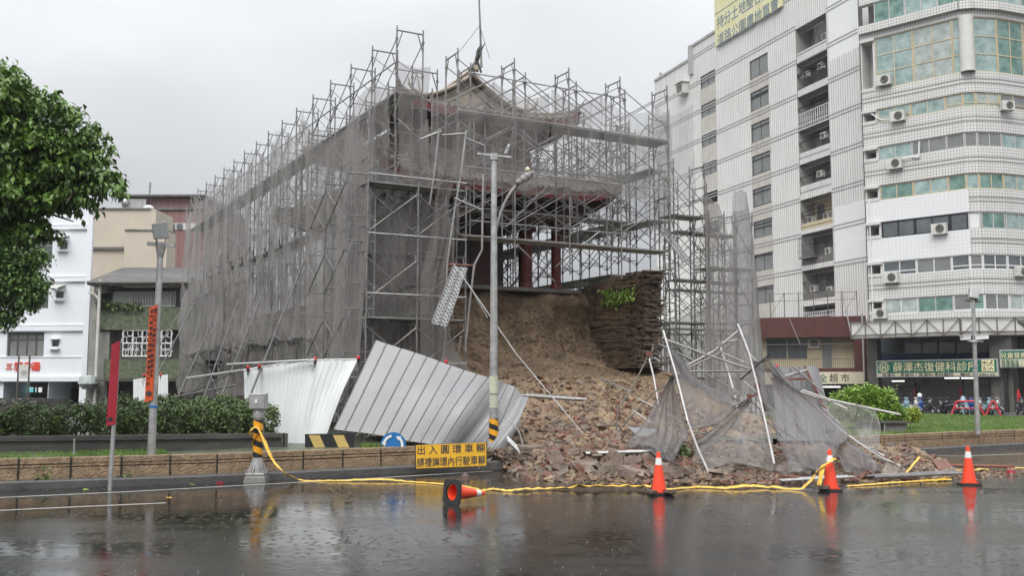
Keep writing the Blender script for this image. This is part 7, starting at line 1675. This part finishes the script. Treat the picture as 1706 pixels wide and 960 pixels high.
def pp(f, t):
    z = lambda y: f.px(260,y)[1]; s = lambda x: f.px(x,350)[0]
    mb = MB(); f.box(mb, -.4, f.len+.4, z(329), z(326), -14, .7); f.box(mb, 0, f.len, z(350), z(346), 0, .2); build(mb, 'eave', M['gb_inner'], t)
    mb = MB(); f.box(mb, 0, s(246), z(350), z(333), .01, .5); build(mb, 'lower_fascia', M['gb_band'], t)
    mb = MB(); f.box(mb, 0, f.len, z(383), z(372), .0, .06); build(mb, 'pale_band', M['white_dirty'], t)
    for a, b in ((250,262),(280,293),(296,306)): window(f, s(a), s(b), z(382), z(373), t, nx=2, fm='alu', gm='glass', depth=0, out=.15)
    mb = MB(); c = f.pt(s(235),z(329),-2); mb.tube(c, f.pt(s(236),z(297),-2), .06, 5); 
    for k in (299,305,312): mb.bar(f.pt(s(233.5),z(k),-2), f.pt(s(238.5),z(k),-2), .04, .04)
    for a in (256,262,265): mb.tube(f.pt(s(a),z(329),-2), f.pt(s(a),z(320),-2), .06, 5)
    mb.tube(f.pt(s(255),z(324),-2), f.pt(s(268),z(324),-2), .04, 5); build(mb, 'antenna', M['gb_inner'], t)
    mb = MB(); c = f.pt(s(211), z(344), .6); mb.lathe(c, [(0,0),(.3,.1),(.45,.4),(.2,.6),(0,.62)], 12); build(mb, 'roof_vent', M['white'], t, smooth=True)
boxbuild('pink_roof_block', 'distant block with dusty pink cladding and roof antennas', 195, 330, 328, 95, 16, 'pink_roof', pp)
# green tiled old house with corrugated roof
fh = Facade(P(146,640,57)[:2], P(330,640,57)[:2]); zh = lambda y: fh.px(220,y)[1]; shx = lambda x: fh.px(x,560)[0]
gh = root('old_tiled_house', 'old mottled green tiled house with a corrugated grey roof', 'building', fh.pt(3,0), fh.rz)
mb = MB(); fh.box(mb, shx(160), fh.len, zh(542), zh(512), -5, 0); fh.box(mb, shx(160), fh.len, zh(550), zh(542)-.01, -5, .1); fh.box(mb, shx(175), fh.len, zh(632), zh(599), -5, 0); build(mb, 'green_tiled_band', M['green_tile'], gh)
mb = MB(); fh.box(mb, 0, shx(163), 0, zh(488), -5, .05); fh.box(mb, shx(163)+.01, shx(182), 0, zh(552), -5, -.05); fh.box(mb, 0, shx(172), zh(488)+.01, zh(470), -5, -.3); build(mb, 'concrete_pier', M['old_wall'], gh)
mb = MB(); fh.box(mb, shx(160), fh.len, 0, zh(475), -5.2, -1.0); build(mb, 'inner_wall', M['gb_inner'], gh)
fhi = Facade(fh.pt(0,0,-1)[:2], fh.pt(5,0,-1)[:2]); fhi.p = fh.pt(0,0,-1); fhi.d = fh.d; fhi.n = fh.n; fhi.rz = fh.rz
for a, b, g_ in ((188,222,'curtain'),(224,234,'glass'),(236,256,'glass_grey'),(258,286,'curtain')): window(fhi, fhi.px(a,500)[0], fhi.px(b,500)[0], fhi.px(220,512)[1], fhi.px(220,487)[1], gh, nx=2, fm='alu', gm=g_, depth=0, out=.1)
mb = MB()
for k in range(40): a = shx(188)+(shx(290)-shx(188))*k/39; mb.tube(fh.pt(a,zh(511),.02), fh.pt(a,zh(486),.02), .018, 4)
for y in (511,487): mb.tube(fh.pt(shx(188),zh(y),.02), fh.pt(shx(290),zh(y),.02), .03, 4)
build(mb, 'window_bars', M['alu'], gh)
# white looping ironwork on the first floor
mb = MB(); a0, a1, z0, z1 = shx(206), shx(286), zh(594), zh(551)
for a in np.linspace(a0, a1, 6): mb.tube(fh.pt(a,z0,.05), fh.pt(a,z1,.05), .035, 5)
for z in (z0, (z0+z1)/2, z1): mb.tube(fh.pt(a0,z,.05), fh.pt(a1,z,.05), .035, 5)
for i in range(10):
    for j in range(4):
        ca = a0+(a1-a0)*(i+.5)/10+rng.normal(0,.04); cz_ = z0+(z1-z0)*(j+.5)/4+rng.normal(0,.03); r = .22; mb.path([fh.pt(ca+r*math.cos(q)*(1 if (i+j)%2 else .8), cz_+r*math.sin(q), .05) for q in np.linspace(rng.uniform(0,3),rng.uniform(4,8),9)], .018, 4)
build(mb, 'ornamental_ironwork', M['white'], gh)
mb = MB(); n = 60; Gd = []
for y_, z_, o_ in ((0,zh(473),.8),(1,1.8+(zh(447)-1.8)*1.08,-4.5)): Gd.append([tuple(fh.pt((shx(150))+(fh.len-shx(150))*k/(n*4), z_+.05*math.cos(k*math.pi/2), o_)) for k in range(n*4+1)])
mb.grid(Gd); o = build(mb, 'corrugated_roof', M['corr_roof'], gh, smooth=True); sm = o.modifiers.new('t', 'SOLIDIFY'); sm.thickness = .03
mb = MB(); fh.box(mb, shx(150), fh.len, zh(477), zh(474), -.2, .7); build(mb, 'eave_beam', M['gb_inner'], gh)
mb = MB(); mb.tube(fh.pt(shx(167),0,.4), fh.pt(shx(168),zh(467),.4), .09, 8); mb.path([fh.pt(shx(150),zh(470),.4), fh.pt(shx(158),zh(476),.4), fh.pt(shx(167),zh(486),.4)], .07, 6); mb.path([fh.pt(shx(150),zh(488),.4), fh.pt(shx(160),zh(492),.4), fh.pt(shx(167),zh(500),.4)], .07, 6); build(mb, 'white_pipe', M['ac_body'], gh)
mb = MB(); c = fh.pt(shx(158),zh(640),.6); mb.lathe(c, [(0,.5),(.45,.4),(.55,.0),(.3,-.3)], 14); build(mb, 'plastic_awning', M['curtain'], gh)
mb = MB(); fh.box(mb, shx(176), fh.len, zh(636), zh(633), 0, 1.2); build(mb, 'porch_roof', M['concrete_dark'], gh)
mb = MB(); 
for k in range(3): pts = [fh.pt(shx(168)+rng.uniform(-.6,1.2), zh(512)+.1, .05) for _ in range(8)]
t = root('rooftop_plants', 'straggly plants growing on the ledge of the old tiled house', 'plant', fh.pt(shx(200),zh(512))); C = [fh.pt(shx(160+75*rng.random()), zh(512)+rng.uniform(0,.35)*rng.random(), .0+rng.uniform(-.2,.2)) for _ in range(60)]; build(leaves_mesh(C, .28, 0, 7, .15), 'foliage', M['hedge'], t)
# background filler houses between the scaffold legs
def plain(f, t):
    z = lambda y: f.px(600,y)[1]
    for k in range(8):
        for y in (560,600,640): window(f, 3+k*5.5, 5.2+k*5.5, z(y+16), z(y-4), t, nx=2, fm='alu', gm='glass', depth=0, out=.1)
boxbuild('far_house_row', 'pale low building far behind the gate scaffolding', 290, 1120, 545, 104, 12, 'white_dirty', plain)
# ================================================================ right side plants and posts
shrub(1383, 1512, 29.6, 0, 0, 'big round light green bush on the right lawn', 'bush', 2.6, 'bush', None, .95, .13, .9) if False else None
def big_bush():
    c = P(1450,705,30.5); t = root('bush', 'big light green feathery bush on the right lawn', 'shrub', (c.x, c.y, .5)); Y = 30.5
    def lb(px, py, r, rz=None): p = P(px,py,Y); q = r/F*Y; return (p.x,p.y,p.z,q,q*1.1,(rz or r)/F*Y)
    ls = [lb(1405,678,24),lb(1435,672,30),lb(1470,676,28),lb(1494,690,16),lb(1388,690,14),lb(1450,690,34,16),lb(1420,660,12),lb(1452,655,13),lb(1478,660,11)]
    pts = lobes(ls, 2600, .4, .4); build(leaves_mesh(pts, .085, -.6, 10, .10, -.1), 'foliage', M['bush'], t)
    mb = MB(); b = Vector((c.x,c.y,.5))
    for k in range(22):
        q = P(1395+rng.random()*105, 650+rng.random()*22, Y+rng.uniform(-.3,.3)); limb(mb, [b+Vector((rng.uniform(-.6,.6),0,0)), b.lerp(q,.6), q], .03, .008, 5)
    build(mb, 'stem', M['bark'], t)
big_bush()
c = P(1518,690,31.5); t = root('yellow_shrub', 'small clipped yellow green shrub beside the big bush', 'shrub', (c.x,c.y,.5)); build(leaves_mesh(lobes([(P(1512,690,31.5).x,31.5,P(1512,691,31.5).z,.2,.25,.22),(P(1523,690,31.5).x,31.5,P(1523,691,31.5).z,.17,.25,.2)], 260, .5), .08, 0, 8, .07, 0), 'foliage', M['yellow_leaf'], t)
mb = MB(); f = Facade(P(1466,700,29)[:2], P(1516,700,29)[:2]); f.box(mb, .1, f.len-.1, .48, f.px(1490,706)[1], -.5, 0); o = single(mb, 'stone_planter', M['concrete'], 'low stone planter block under the big bush', 'planter', bevel=.01); mb = MB(); f.box(mb, 0, f.len, f.px(1490,706)[1]+.002, f.px(1490,703)[1], -.6, .1); build(mb, 'coping', M['concrete_dark'], o, bevel=.01)
g = G(1629,722,.48); t = root('camera_pole', 'grey pole on the right lawn with two white cameras and a floodlight', 'pole', (g.x,g.y,.48)); top = P(1621,500,g.y)
mb = MB(); mb.tube((g.x,g.y,.45), top, .075, 14, .05); build(mb, 'pole_shaft', M['galv'], t)
mb = MB(); a, b = P(1608,501,g.y), P(1633,503,g.y); mb.bar(a, b, .06, .05); build(mb, 'crossbar', M['bronze'], t)
mb = MB(); c = P(1622,489,g.y); mb.box(c, (.26,.16,.36), M=Matrix.Rotation(R(12),3,'Y') @ Matrix.Rotation(R(-15),3,'X')); build(mb, 'floodlight', M['galv'], t, bevel=.02)
mb = MB(); a, b = P(1612,568,g.y-.1), P(1638,569,g.y-.1); mb.bar(a, b, .05, .04); build(mb, 'camera_bracket', M['white'], t)
for px, d, l in ((1612,Vector((-.22,-.12,-.02)),'camera_left'),(1630,Vector((.25,-.1,.02)),'r')):
    p = P(px,563,g.y-.12); mb = MB(); mb.bar(p-d*.3, p+d, .12, .12); mb.bar(p-d*.4+Vector((0,0,.07)), p+d*1.15+Vector((0,0,.07)), .15, .015); build(mb, 'security_camera', M['white'], t, bevel=.01)
def stake(px, y0, y1, Y, l): a, b = P(px,y0,Y), P(px+1,y1,Y); mb = MB(); mb.tube(a, b, .015, 6); mb.lathe(a, [(.05,0),(.03,.03),(0,.03)], 8); single(mb, 'marker_stake', M['galv'], l, 'stake')
stake(1473,727,708,27.5,'thin metal stake in the grass left of the bush planter')

# ================================================================ cones
def cone(px, py, label, lying=False, torn=False, leanx=0, leany=0, hk=1.0):
    g = G(px, py); t = root('traffic_cone', label, 'traffic cone', (g.x,g.y,0), rng.uniform(-.3,.3), 'traffic cones on the wet road'); q = 28
    h = .70*hk; prof = lambda z: .135-(.135-.028)*(z/h)
    def seg(z0, z1, mat, nm, e=0.0):
        mb = MB(); mb.lathe((0,0,0), [(prof(z0)+e,z0),(prof(z1)+e,z1)], q)
        if z1 == h: mb.lathe((0,0,0), [(prof(h),h),(prof(h)*.8,h+.006),(prof(h)*.75,h-.03)], q)
        o = build(mb, nm, M[mat], t, local=True, smooth=True); return o
    seg(.04, h, 'cone', 'cone_body'); seg(h*.70, h*.865, 'white', 'reflective_band', .0025)
    mb = MB(); mb.lathe((0,0,0), [(prof(.04)*.93,.04),(.024,h*.98)], q); build(mb, 'inner_face', M['cone'], t, local=True, smooth=True)
    mb = MB(); n = 32; s = .19; pts = []
    outer = [(s,-s),(s,s),(-s,s),(-s,-s)]
    ring = [(prof(.0)*.95*math.cos(2*math.pi*k/n+math.pi/4), prof(0)*.95*math.sin(2*math.pi*k/n+math.pi/4)) for k in range(n)]
    def sq(a):
        c_, s_ = math.cos(a), math.sin(a); m_ = max(abs(c_), abs(s_)); r_ = s/m_; r_ = min(r_, s*1.30); return (r_*c_, r_*s_)
    out_ = [sq(2*math.pi*k/n+math.pi/4) for k in range(n)]
    for z, inv in ((.032,0),(.0,1)):
        for k in range(n): a, b = k, (k+1) % n; f_ = [(*ring[a],z),(*out_[a],z),(*out_[b],z),(*ring[b],z)]; mb.quad(*(f_ if not inv else f_[::-1]))
    for k in range(n): a, b = k, (k+1) % n; mb.quad((*out_[a],0),(*out_[b],0),(*out_[b],.032),(*out_[a],.032)); mb.quad((*ring[b],0),(*ring[a],0),(*ring[a],.032),(*ring[b],.032))
    mb.lathe((0,0,0), [(prof(0)*.95,0.0),(prof(0)*.95,.03)], n); build(mb, 'rubber_base', M['rubber'], t, local=True)
    mb = MB()
    for k in range(26):
        a = 2*math.pi*k/26; c = Vector((.15*math.cos(a), .15*math.sin(a), .036)); mb.box(c, (.022,.016,.014), rz=a)
    build(mb, 'collar_tooth', M['cone'], t, local=True)
    return t, g
t, g = cone(1098,824,'first standing orange cone on a broken base left of the fallen nets')
t, g2 = cone(1384,817.5,'second standing orange cone wrapped with yellow tape')
t, g3 = cone(1615,808,'orange cone standing alone at the right of the road')
t, g4 = cone(760,843,'orange cone lying on its side with its hollow base towards the road'); t.location = (G(760,843).x-.08, G(760,843).y+.1, .19); t.rotation_euler = (R(90), R(0), 0)
# lay it: axis pointing right and slightly away
ax = Vector((.70,.71,-.10)).normalized(); t.rotation_euler = ax.to_track_quat('Z','Y').to_euler(); 
# bricks that weigh down the cone bases
for px, py, l in ((1115,826,'brick on the right corner of the first standing cone base'),(1086,826,'dark brick chip on the left corner of the first cone base'),(1396,815,'brick chip on the base of the taped cone'),(1372,819,'dark chip left on the taped cone base'),(1628,808,'brick chip on the right cone base')):
    g = G(px,py); o = build(brick_proto(4 if 'chip' in l else 0), 'broken_brick', M['brick_brown'], None, local=True, bevel=.008); o.location = (g.x,g.y,.06); o.rotation_euler = (.1,.1,rng.uniform(0,3)); props(o, l, 'brick', 'bricks on the cone bases')
for px, py, l in ((1185,835,'x'),):
    pass
# ================================================================ caution tape
def tape(pts, wd, label, twist=.6, name='caution_tape'):
    """a flat strip that creases, bunches and flips along the way"""
    r_ = np.random.default_rng(len(label)*13+5); P_ = [Vector(p) for p in pts]; A = catm(np.array([[tuple(p)] for p in P_]), max(14, int(sum((b-a).length for a, b in zip(P_[:-1], P_[1:]))/.05)), 1)[:, 0]; n = len(A)
    a_ = np.cumsum(r_.normal(0,.25,n))*twist; bun = np.clip(np.convolve(r_.normal(0,1,n+14), np.ones(15)/4, 'valid'), -.6, 1.6); rows = [[], [], []]
    for i in range(n):
        d = Vector(A[min(i+1,n-1)]-A[max(i-1,0)]).normalized(); s = d.cross(Vector((0,0,1)))
        if s.length < 1e-3: s = Vector((1,0,0))
        s.normalize(); u = s.cross(d); an = a_[i]; w_ = wd*(1.05+.45*bun[i]); ht = .006+.016*abs(math.sin(an))+.03*max(0,bun[i])*twist; flat = s*math.cos(an*.35)+u*math.sin(an*.35)
        c = Vector(A[i])+s*(.03*math.sin(i*.13)*twist)+Vector((0,0,ht+.004)); q = flat*w_/2
        lo = c-q; hi = c+q; mid = c+Vector((0,0,.012+.018*abs(math.sin(i*.9))*twist))
        if P_[0].z < .3 and P_[-1].z < .3: lo.z = max(lo.z, .006); hi.z = max(hi.z, .006)
        rows[0].append(tuple(lo)); rows[1].append(tuple(mid)); rows[2].append(tuple(hi))
    mb = MB(); mb.grid(rows); return single(mb, name, M['tape'], label, 'tape')
y = G(428,803).y
p0_ = P(430,715,y-.1)
tape([p0_, P(440,735,y-.15), P(452,765,y-.25), P(472,790,y-.3), G(500,802), G(560,803), G(640,803), G(700,806), G(770,812), G(800,818)], 0.050, 'yellow tape falling from the striped post and trailing along the road to the lying cone', .5)
tape([G(795,821), G(820,817), G(850,820), G(900,818), G(960,817), G(1030,816), G(1085,817)], 0.083, 'crumpled yellow tape on the road between the lying cone and the first standing cone', 1.0)
tape([G(1105,819), G(1160,814), G(1210,816), G(1260,814), G(1330,818), P(1345,810,g2.y), P(1358,795,g2.y), P(1372,780,g2.y-.15), P(1388,768,g2.y-.15), P(1396,772,g2.y+.1)], 0.061, 'yellow tape running from the first standing cone up to the taped cone', .8)
tape([P(1372,778,g2.y-.12), P(1369,795,g2.y-.2), P(1366,812,g2.y-.25)], 0.061, 'loose end of yellow tape hanging down the taped cone', .5)
tape([G(1410,812), G(1470,808), G(1530,804), G(1585,802)], 0.050, 'flat stretch of yellow tape between the taped cone and the right cone', .4)
tape([P(1532,764,20.4), P(1520,780,20.0), P(1510,795,19.6), G(1530,801), G(1560,803), G(1580,800)], 0.061, 'loop of yellow tape standing up from the rubble tail', .8)
tape([G(1580,786), G(1620,787), G(1645,785)], 0.066, 'short crumpled tape behind the right cone', .8)
tape([G(1668,781), G(1715,782), G(1760,783)], 0.055, 'yellow tape lying at the right edge of the road', .2)
tape([P(420,730,y-.1), P(416,722,y-.15), P(424,715,y-.12), P(431,720,y-.12), P(418,745,y-.12)], 0.066, 'knot of orange tape tied round the striped post', .6)
mb = MB(); g = G(1684,791); mb.lathe((g.x,g.y,0), [(0,.0),(.09,.02),(.07,.09),(0,.11)], 8); single(mb, 'crumpled_bag', M['red_sign'], 'small crumpled dark red bag at the right edge of the road', 'bag')
loose(pxl([(1575,776),(1690,778)],22.5,22.3), .03, 'red_pipe', 'rust', 'thin red pipe lying behind the right cone')
for k, (px, py) in enumerate(((22,826),(142,818),(318,810),(281,832))):
    g = G(px,py); mb = MB(); 
    for q in range(3): a = rng.uniform(0,6); mb.add([(g.x+.05*math.cos(a),g.y+.05*math.sin(a),.015),(g.x+.07*math.cos(a+1.5),g.y+.07*math.sin(a+1.5),.02),(g.x-.05*math.cos(a),g.y-.05*math.sin(a),.03),(g.x+.05*math.cos(a-1.5),g.y+.05*math.sin(a-1.5),.015)],[(0,1,2,3)])
    single(mb, 'fallen_leaf', M['yellow_leaf'] if k < 3 else M['tape'], ['yellow leaf by the left kerb end','yellow leaf at the foot of the red sign','yellow leaf on the kerb line left of the striped post','single yellow leaf out on the wet road'][k], 'leaf')
mb = MB(); g = G(367,808); mb.box((g.x,g.y,.03), (.12,.05,.04)); single(mb, 'red_scrap', M['red_sign'], 'small red scrap by the kerb left of the striped post', 'scrap')
mb = MB(); g = G(775,800); mb.lathe((g.x,g.y,0), [(0,0),(.09,.0),(.08,.08),(.03,.12),(0,.13)], 7); single(mb, 'dark_stone', M['brick_brown'], 'dark stone on the road in front of the yellow sign', 'stone')
# weeds at the kerb
t = root('kerb_weed', 'small weed growing at the kerb left of the red sign', 'plant', (*G(73,815)[:2],0)); build(leaves_mesh([G(72+rng.normal(0,5),814)+Vector((0,0,abs(rng.normal(.12,.08)))) for _ in range(18)], .1, -.8, 6, .05), 'foliage', M['hedge'], t)
t = root('kerb_weed', 'small weed growing at the kerb right of the red sign', 'plant', (*G(205,809)[:2],0)); build(leaves_mesh([G(205+rng.normal(0,8),809)+Vector((0,0,abs(rng.normal(.06,.05)))) for _ in range(14)], .1, -.5, 6, .05), 'foliage', M['hedge'], t)

# ================================================================ scooters and railings
def scooter(px, py, Y, yaw, mat, label, cover=False, helmet=False, basket=False):
    g = P(px,py,Y); g.z = .08; t = root('scooter', label, 'scooter', g, 0, 'parked scooters under the arcade'); Rz = Matrix.Rotation(yaw, 3, 'Z')
    # local: +y is forward
    def add(mb, nm, m_, par=None, **k):
        mb.v = [tuple(Rz @ Vector(p)) for p in mb.v]; return build(mb, nm, M[m_], par or t, local=True, **k)
    for yy, nm in ((.62,'front'),(-.55,'rear')):
        mb = MB(); Mx = Matrix.Rotation(R(90),3,'Y'); mb.lathe((0,yy,.24), [(.10,-.05),(.22,-.05),(.24,-.02),(.24,.02),(.22,.05),(.10,.05)], 18, M=Mx); wh = add(mb, 'wheel', 'rubber'); mb = MB(); mb.lathe((0,yy,.24), [(0,-.04),(.11,-.045),(.11,.045),(0,.04)], 14, M=Mx); add(mb, 'rim', 'alu', wh)
    # body shell by sections (y, zlow, zhigh, half width)
    def hull(secs, nm, m_):
        mb = MB(); q = 10; rows = [[(hw*math.cos(2*math.pi*k/q), y_, (zl+zh_)/2+(zh_-zl)/2*math.sin(2*math.pi*k/q)) for k in range(q+1)] for y_, zl, zh_, hw in secs]; mb.grid(rows); mb.add(rows[0][:-1], [tuple(range(q))]); mb.add(rows[-1][:-1], [tuple(range(q))]); return add(mb, nm, m_, smooth=True)
    hull([(-.85,.55,.68,.05),(-.7,.45,.74,.14),(-.4,.38,.74,.17),(-.1,.35,.70,.15),(.0,.33,.5,.12)], 'body', mat)
    hull([(-.72,.72,.80,.10),(-.5,.72,.85,.15),(-.2,.70,.82,.15),(.02,.66,.76,.10)], 'seat', 'rubber')
    hull([(-.1,.28,.36,.15),(.3,.28,.36,.15)], 'footboard', 'rubber')
    hull([(.28,.30,.62,.17),(.36,.35,.98,.19),(.44,.55,.95,.15),(.50,.62,.80,.07)], 'front_shield', mat)
    hull([(.42,.42,.50,.05),(.62,.48,.53,.08),(.85,.30,.40,.05)], 'mudguard', mat)
    hull([(.26,.98,1.06,.12),(.36,.96,1.08,.14),(.44,.98,1.04,.07)], 'handlebar_cowl', mat)
    mb = MB(); mb.tube((-.32,.28,1.02), (.32,.28,1.02), .016, 8); add(mb, 'handlebar', 'rubber')
    for s in (-1,1):
        mb = MB(); mb.tube((s*.22,.3,1.04), (s*.30,.26,1.22), .008, 6); mb.lathe((s*.31,.25,1.26), [(0,-.01),(.06,-.005),(.06,.005),(0,.012)], 10, M=Matrix.Rotation(R(90),3,'X')); add(mb, 'mirror', 'black')
    mb = MB(); mb.lathe((0,.455,.90), [(0,.06),(.05,.045),(.07,0)], 12, M=Matrix.Rotation(R(-90),3,'X')); add(mb, 'headlight', 'glass_grey')
    mb = MB(); mb.bar((-.08,-.86,.55), (.08,-.86,.55), .01, .12); add(mb, 'number_plate', 'white')
    if helmet: mb = MB(); mb.lathe((0,.30,1.10), [(.13,0),(.145,.08),(.11,.19),(.05,.23),(0,.24)], 14); add(mb, 'helmet', 'white', smooth=True)
    if cover:
        mb = MB(); rows = []
        for y_, z_, hw in ((-.3,.86,.20),(.0,.95,.28),(.25,1.2,.30),(.42,1.15,.32),(.52,.8,.26),(.55,.45,.2)): rows.append([(hw*k/4+.02*math.sin(k*3+y_*9), y_+.02*abs(k), z_-abs(k)**1.6*.075) for k in range(-4,5)])
        mb.grid(rows); add(mb, 'rain_cover', 'scooter_pale', smooth=True)
YA = 63.0
for px, yaw, m_, l, kw in ((1509,R(170),'scooter_pale','pale scooter half hidden behind the small yellow shrub',{}),(1521,R(195),'scooter_white','white scooter next to the first red post',{}),(1533,R(160),'scooter_blue','dark blue scooter with a white helmet by the first red post',dict(helmet=True)),(1543,R(200),'scooter_dark','black scooter right of the helmeted one',{}),
    (1577,R(20),'scooter_dark','black scooter seen from behind with a white number plate',{}),(1588,R(35),'scooter_dark','black scooter parked against the shutter post',{}),(1600,R(190),'scooter_pale','scooter under a pale blue rain cover',dict(cover=True)),(1616,R(170),'scooter_blue','bright blue scooter left of the camera pole',{}),(1628,R(185),'scooter_silver','silver scooter right behind the camera pole',{}),(1645,R(178),'scooter_pale','pale blue scooter behind the red railing',{}),(1657,R(190),'scooter_silver','silver scooter beside the arcade column',{}),(1700,R(170),'scooter_dark','dark scooter at the right edge beyond the column',{})):
    scooter(px, 690, YA-.004*(px-1500), yaw, m_, l, **kw)
def red_rail(px0, px1, l):
    a, b = P(px0,700,61.5), P(px1,700,61.2); a.z = b.z = .08; t = root('red_railing', l, 'railing', (a+b)/2, 0, 'low red railings by the scooters'); h = Vector((0,0,.85)); d = (b-a).normalized()
    mb = MB(); mb.path([a, a+d*.35+h, b-d*.35+h, b], .06, 8); build(mb, 'hoop', M['red_rail'], t); mb = MB(); mb.tube(a+d*.2+h*.5, b-d*.2+h*.5, .04, 8); build(mb, 'lower_bar', M['red_rail'], t)
red_rail(1585,1640,'left low red railing in front of the scooters'); red_rail(1643,1668,'right low red railing in front of the scooters')
mb = MB(); g = P(1698,690,66); mb.path([(g.x-.1,g.y,.15),(g.x,g.y,1.6),(g.x+.35,g.y,.15)], .06, 6); single(mb, 'red_hoop', M['red_rail'], 'red hoop barrier behind the right arcade column', 'barrier')

# ================================================================ rain on the road
V = []; Fs = []
for i in range(1100):
    yy = 5+14*rng.random()**1.3; xx = rng.uniform(-.56,.56)*yy; s = .002+.0035*rng.random()**2; b = len(V); hz = s*rng.uniform(1.2,3.2)
    V += [(xx-s,yy,.004),(xx,yy-s,.004),(xx+s,yy,.004),(xx,yy+s,.004),(xx,yy,.004+hz)]; Fs += [(b,b+1,b+4),(b+1,b+2,b+4),(b+2,b+3,b+4),(b+3,b,b+4)]
mb = MB(); mb.add(V, Fs); single(mb, 'rain_splashes', pmat('water splash', (.42,.43,.44), rough=.2, var=.02), 'tiny raindrop splashes on the wet road', 'splashes', kind='stuff')
HAZE = 0.0004
if HAZE:
    mb = MB(); lo, hi = (-140,-12,-1), (140,135,75); c = [(a+b)/2 for a, b in zip(lo, hi)]; mb.box(c, [b-a for a, b in zip(lo, hi)])
    hm = bpy.data.materials.new('rain haze'); hm.use_nodes = True; t_ = hm.node_tree; t_.nodes.clear(); o_ = t_.nodes.new('ShaderNodeOutputMaterial'); pv = t_.nodes.new('ShaderNodeVolumePrincipled')
    pv.inputs['Color'].default_value = (.9,.92,.95,1); pv.inputs['Density'].default_value = HAZE; pv.inputs['Anisotropy'].default_value = .3; t_.links.new(pv.outputs[0], o_.inputs['Volume'])
    props(build(mb, 'haze', hm), kind='stuff')
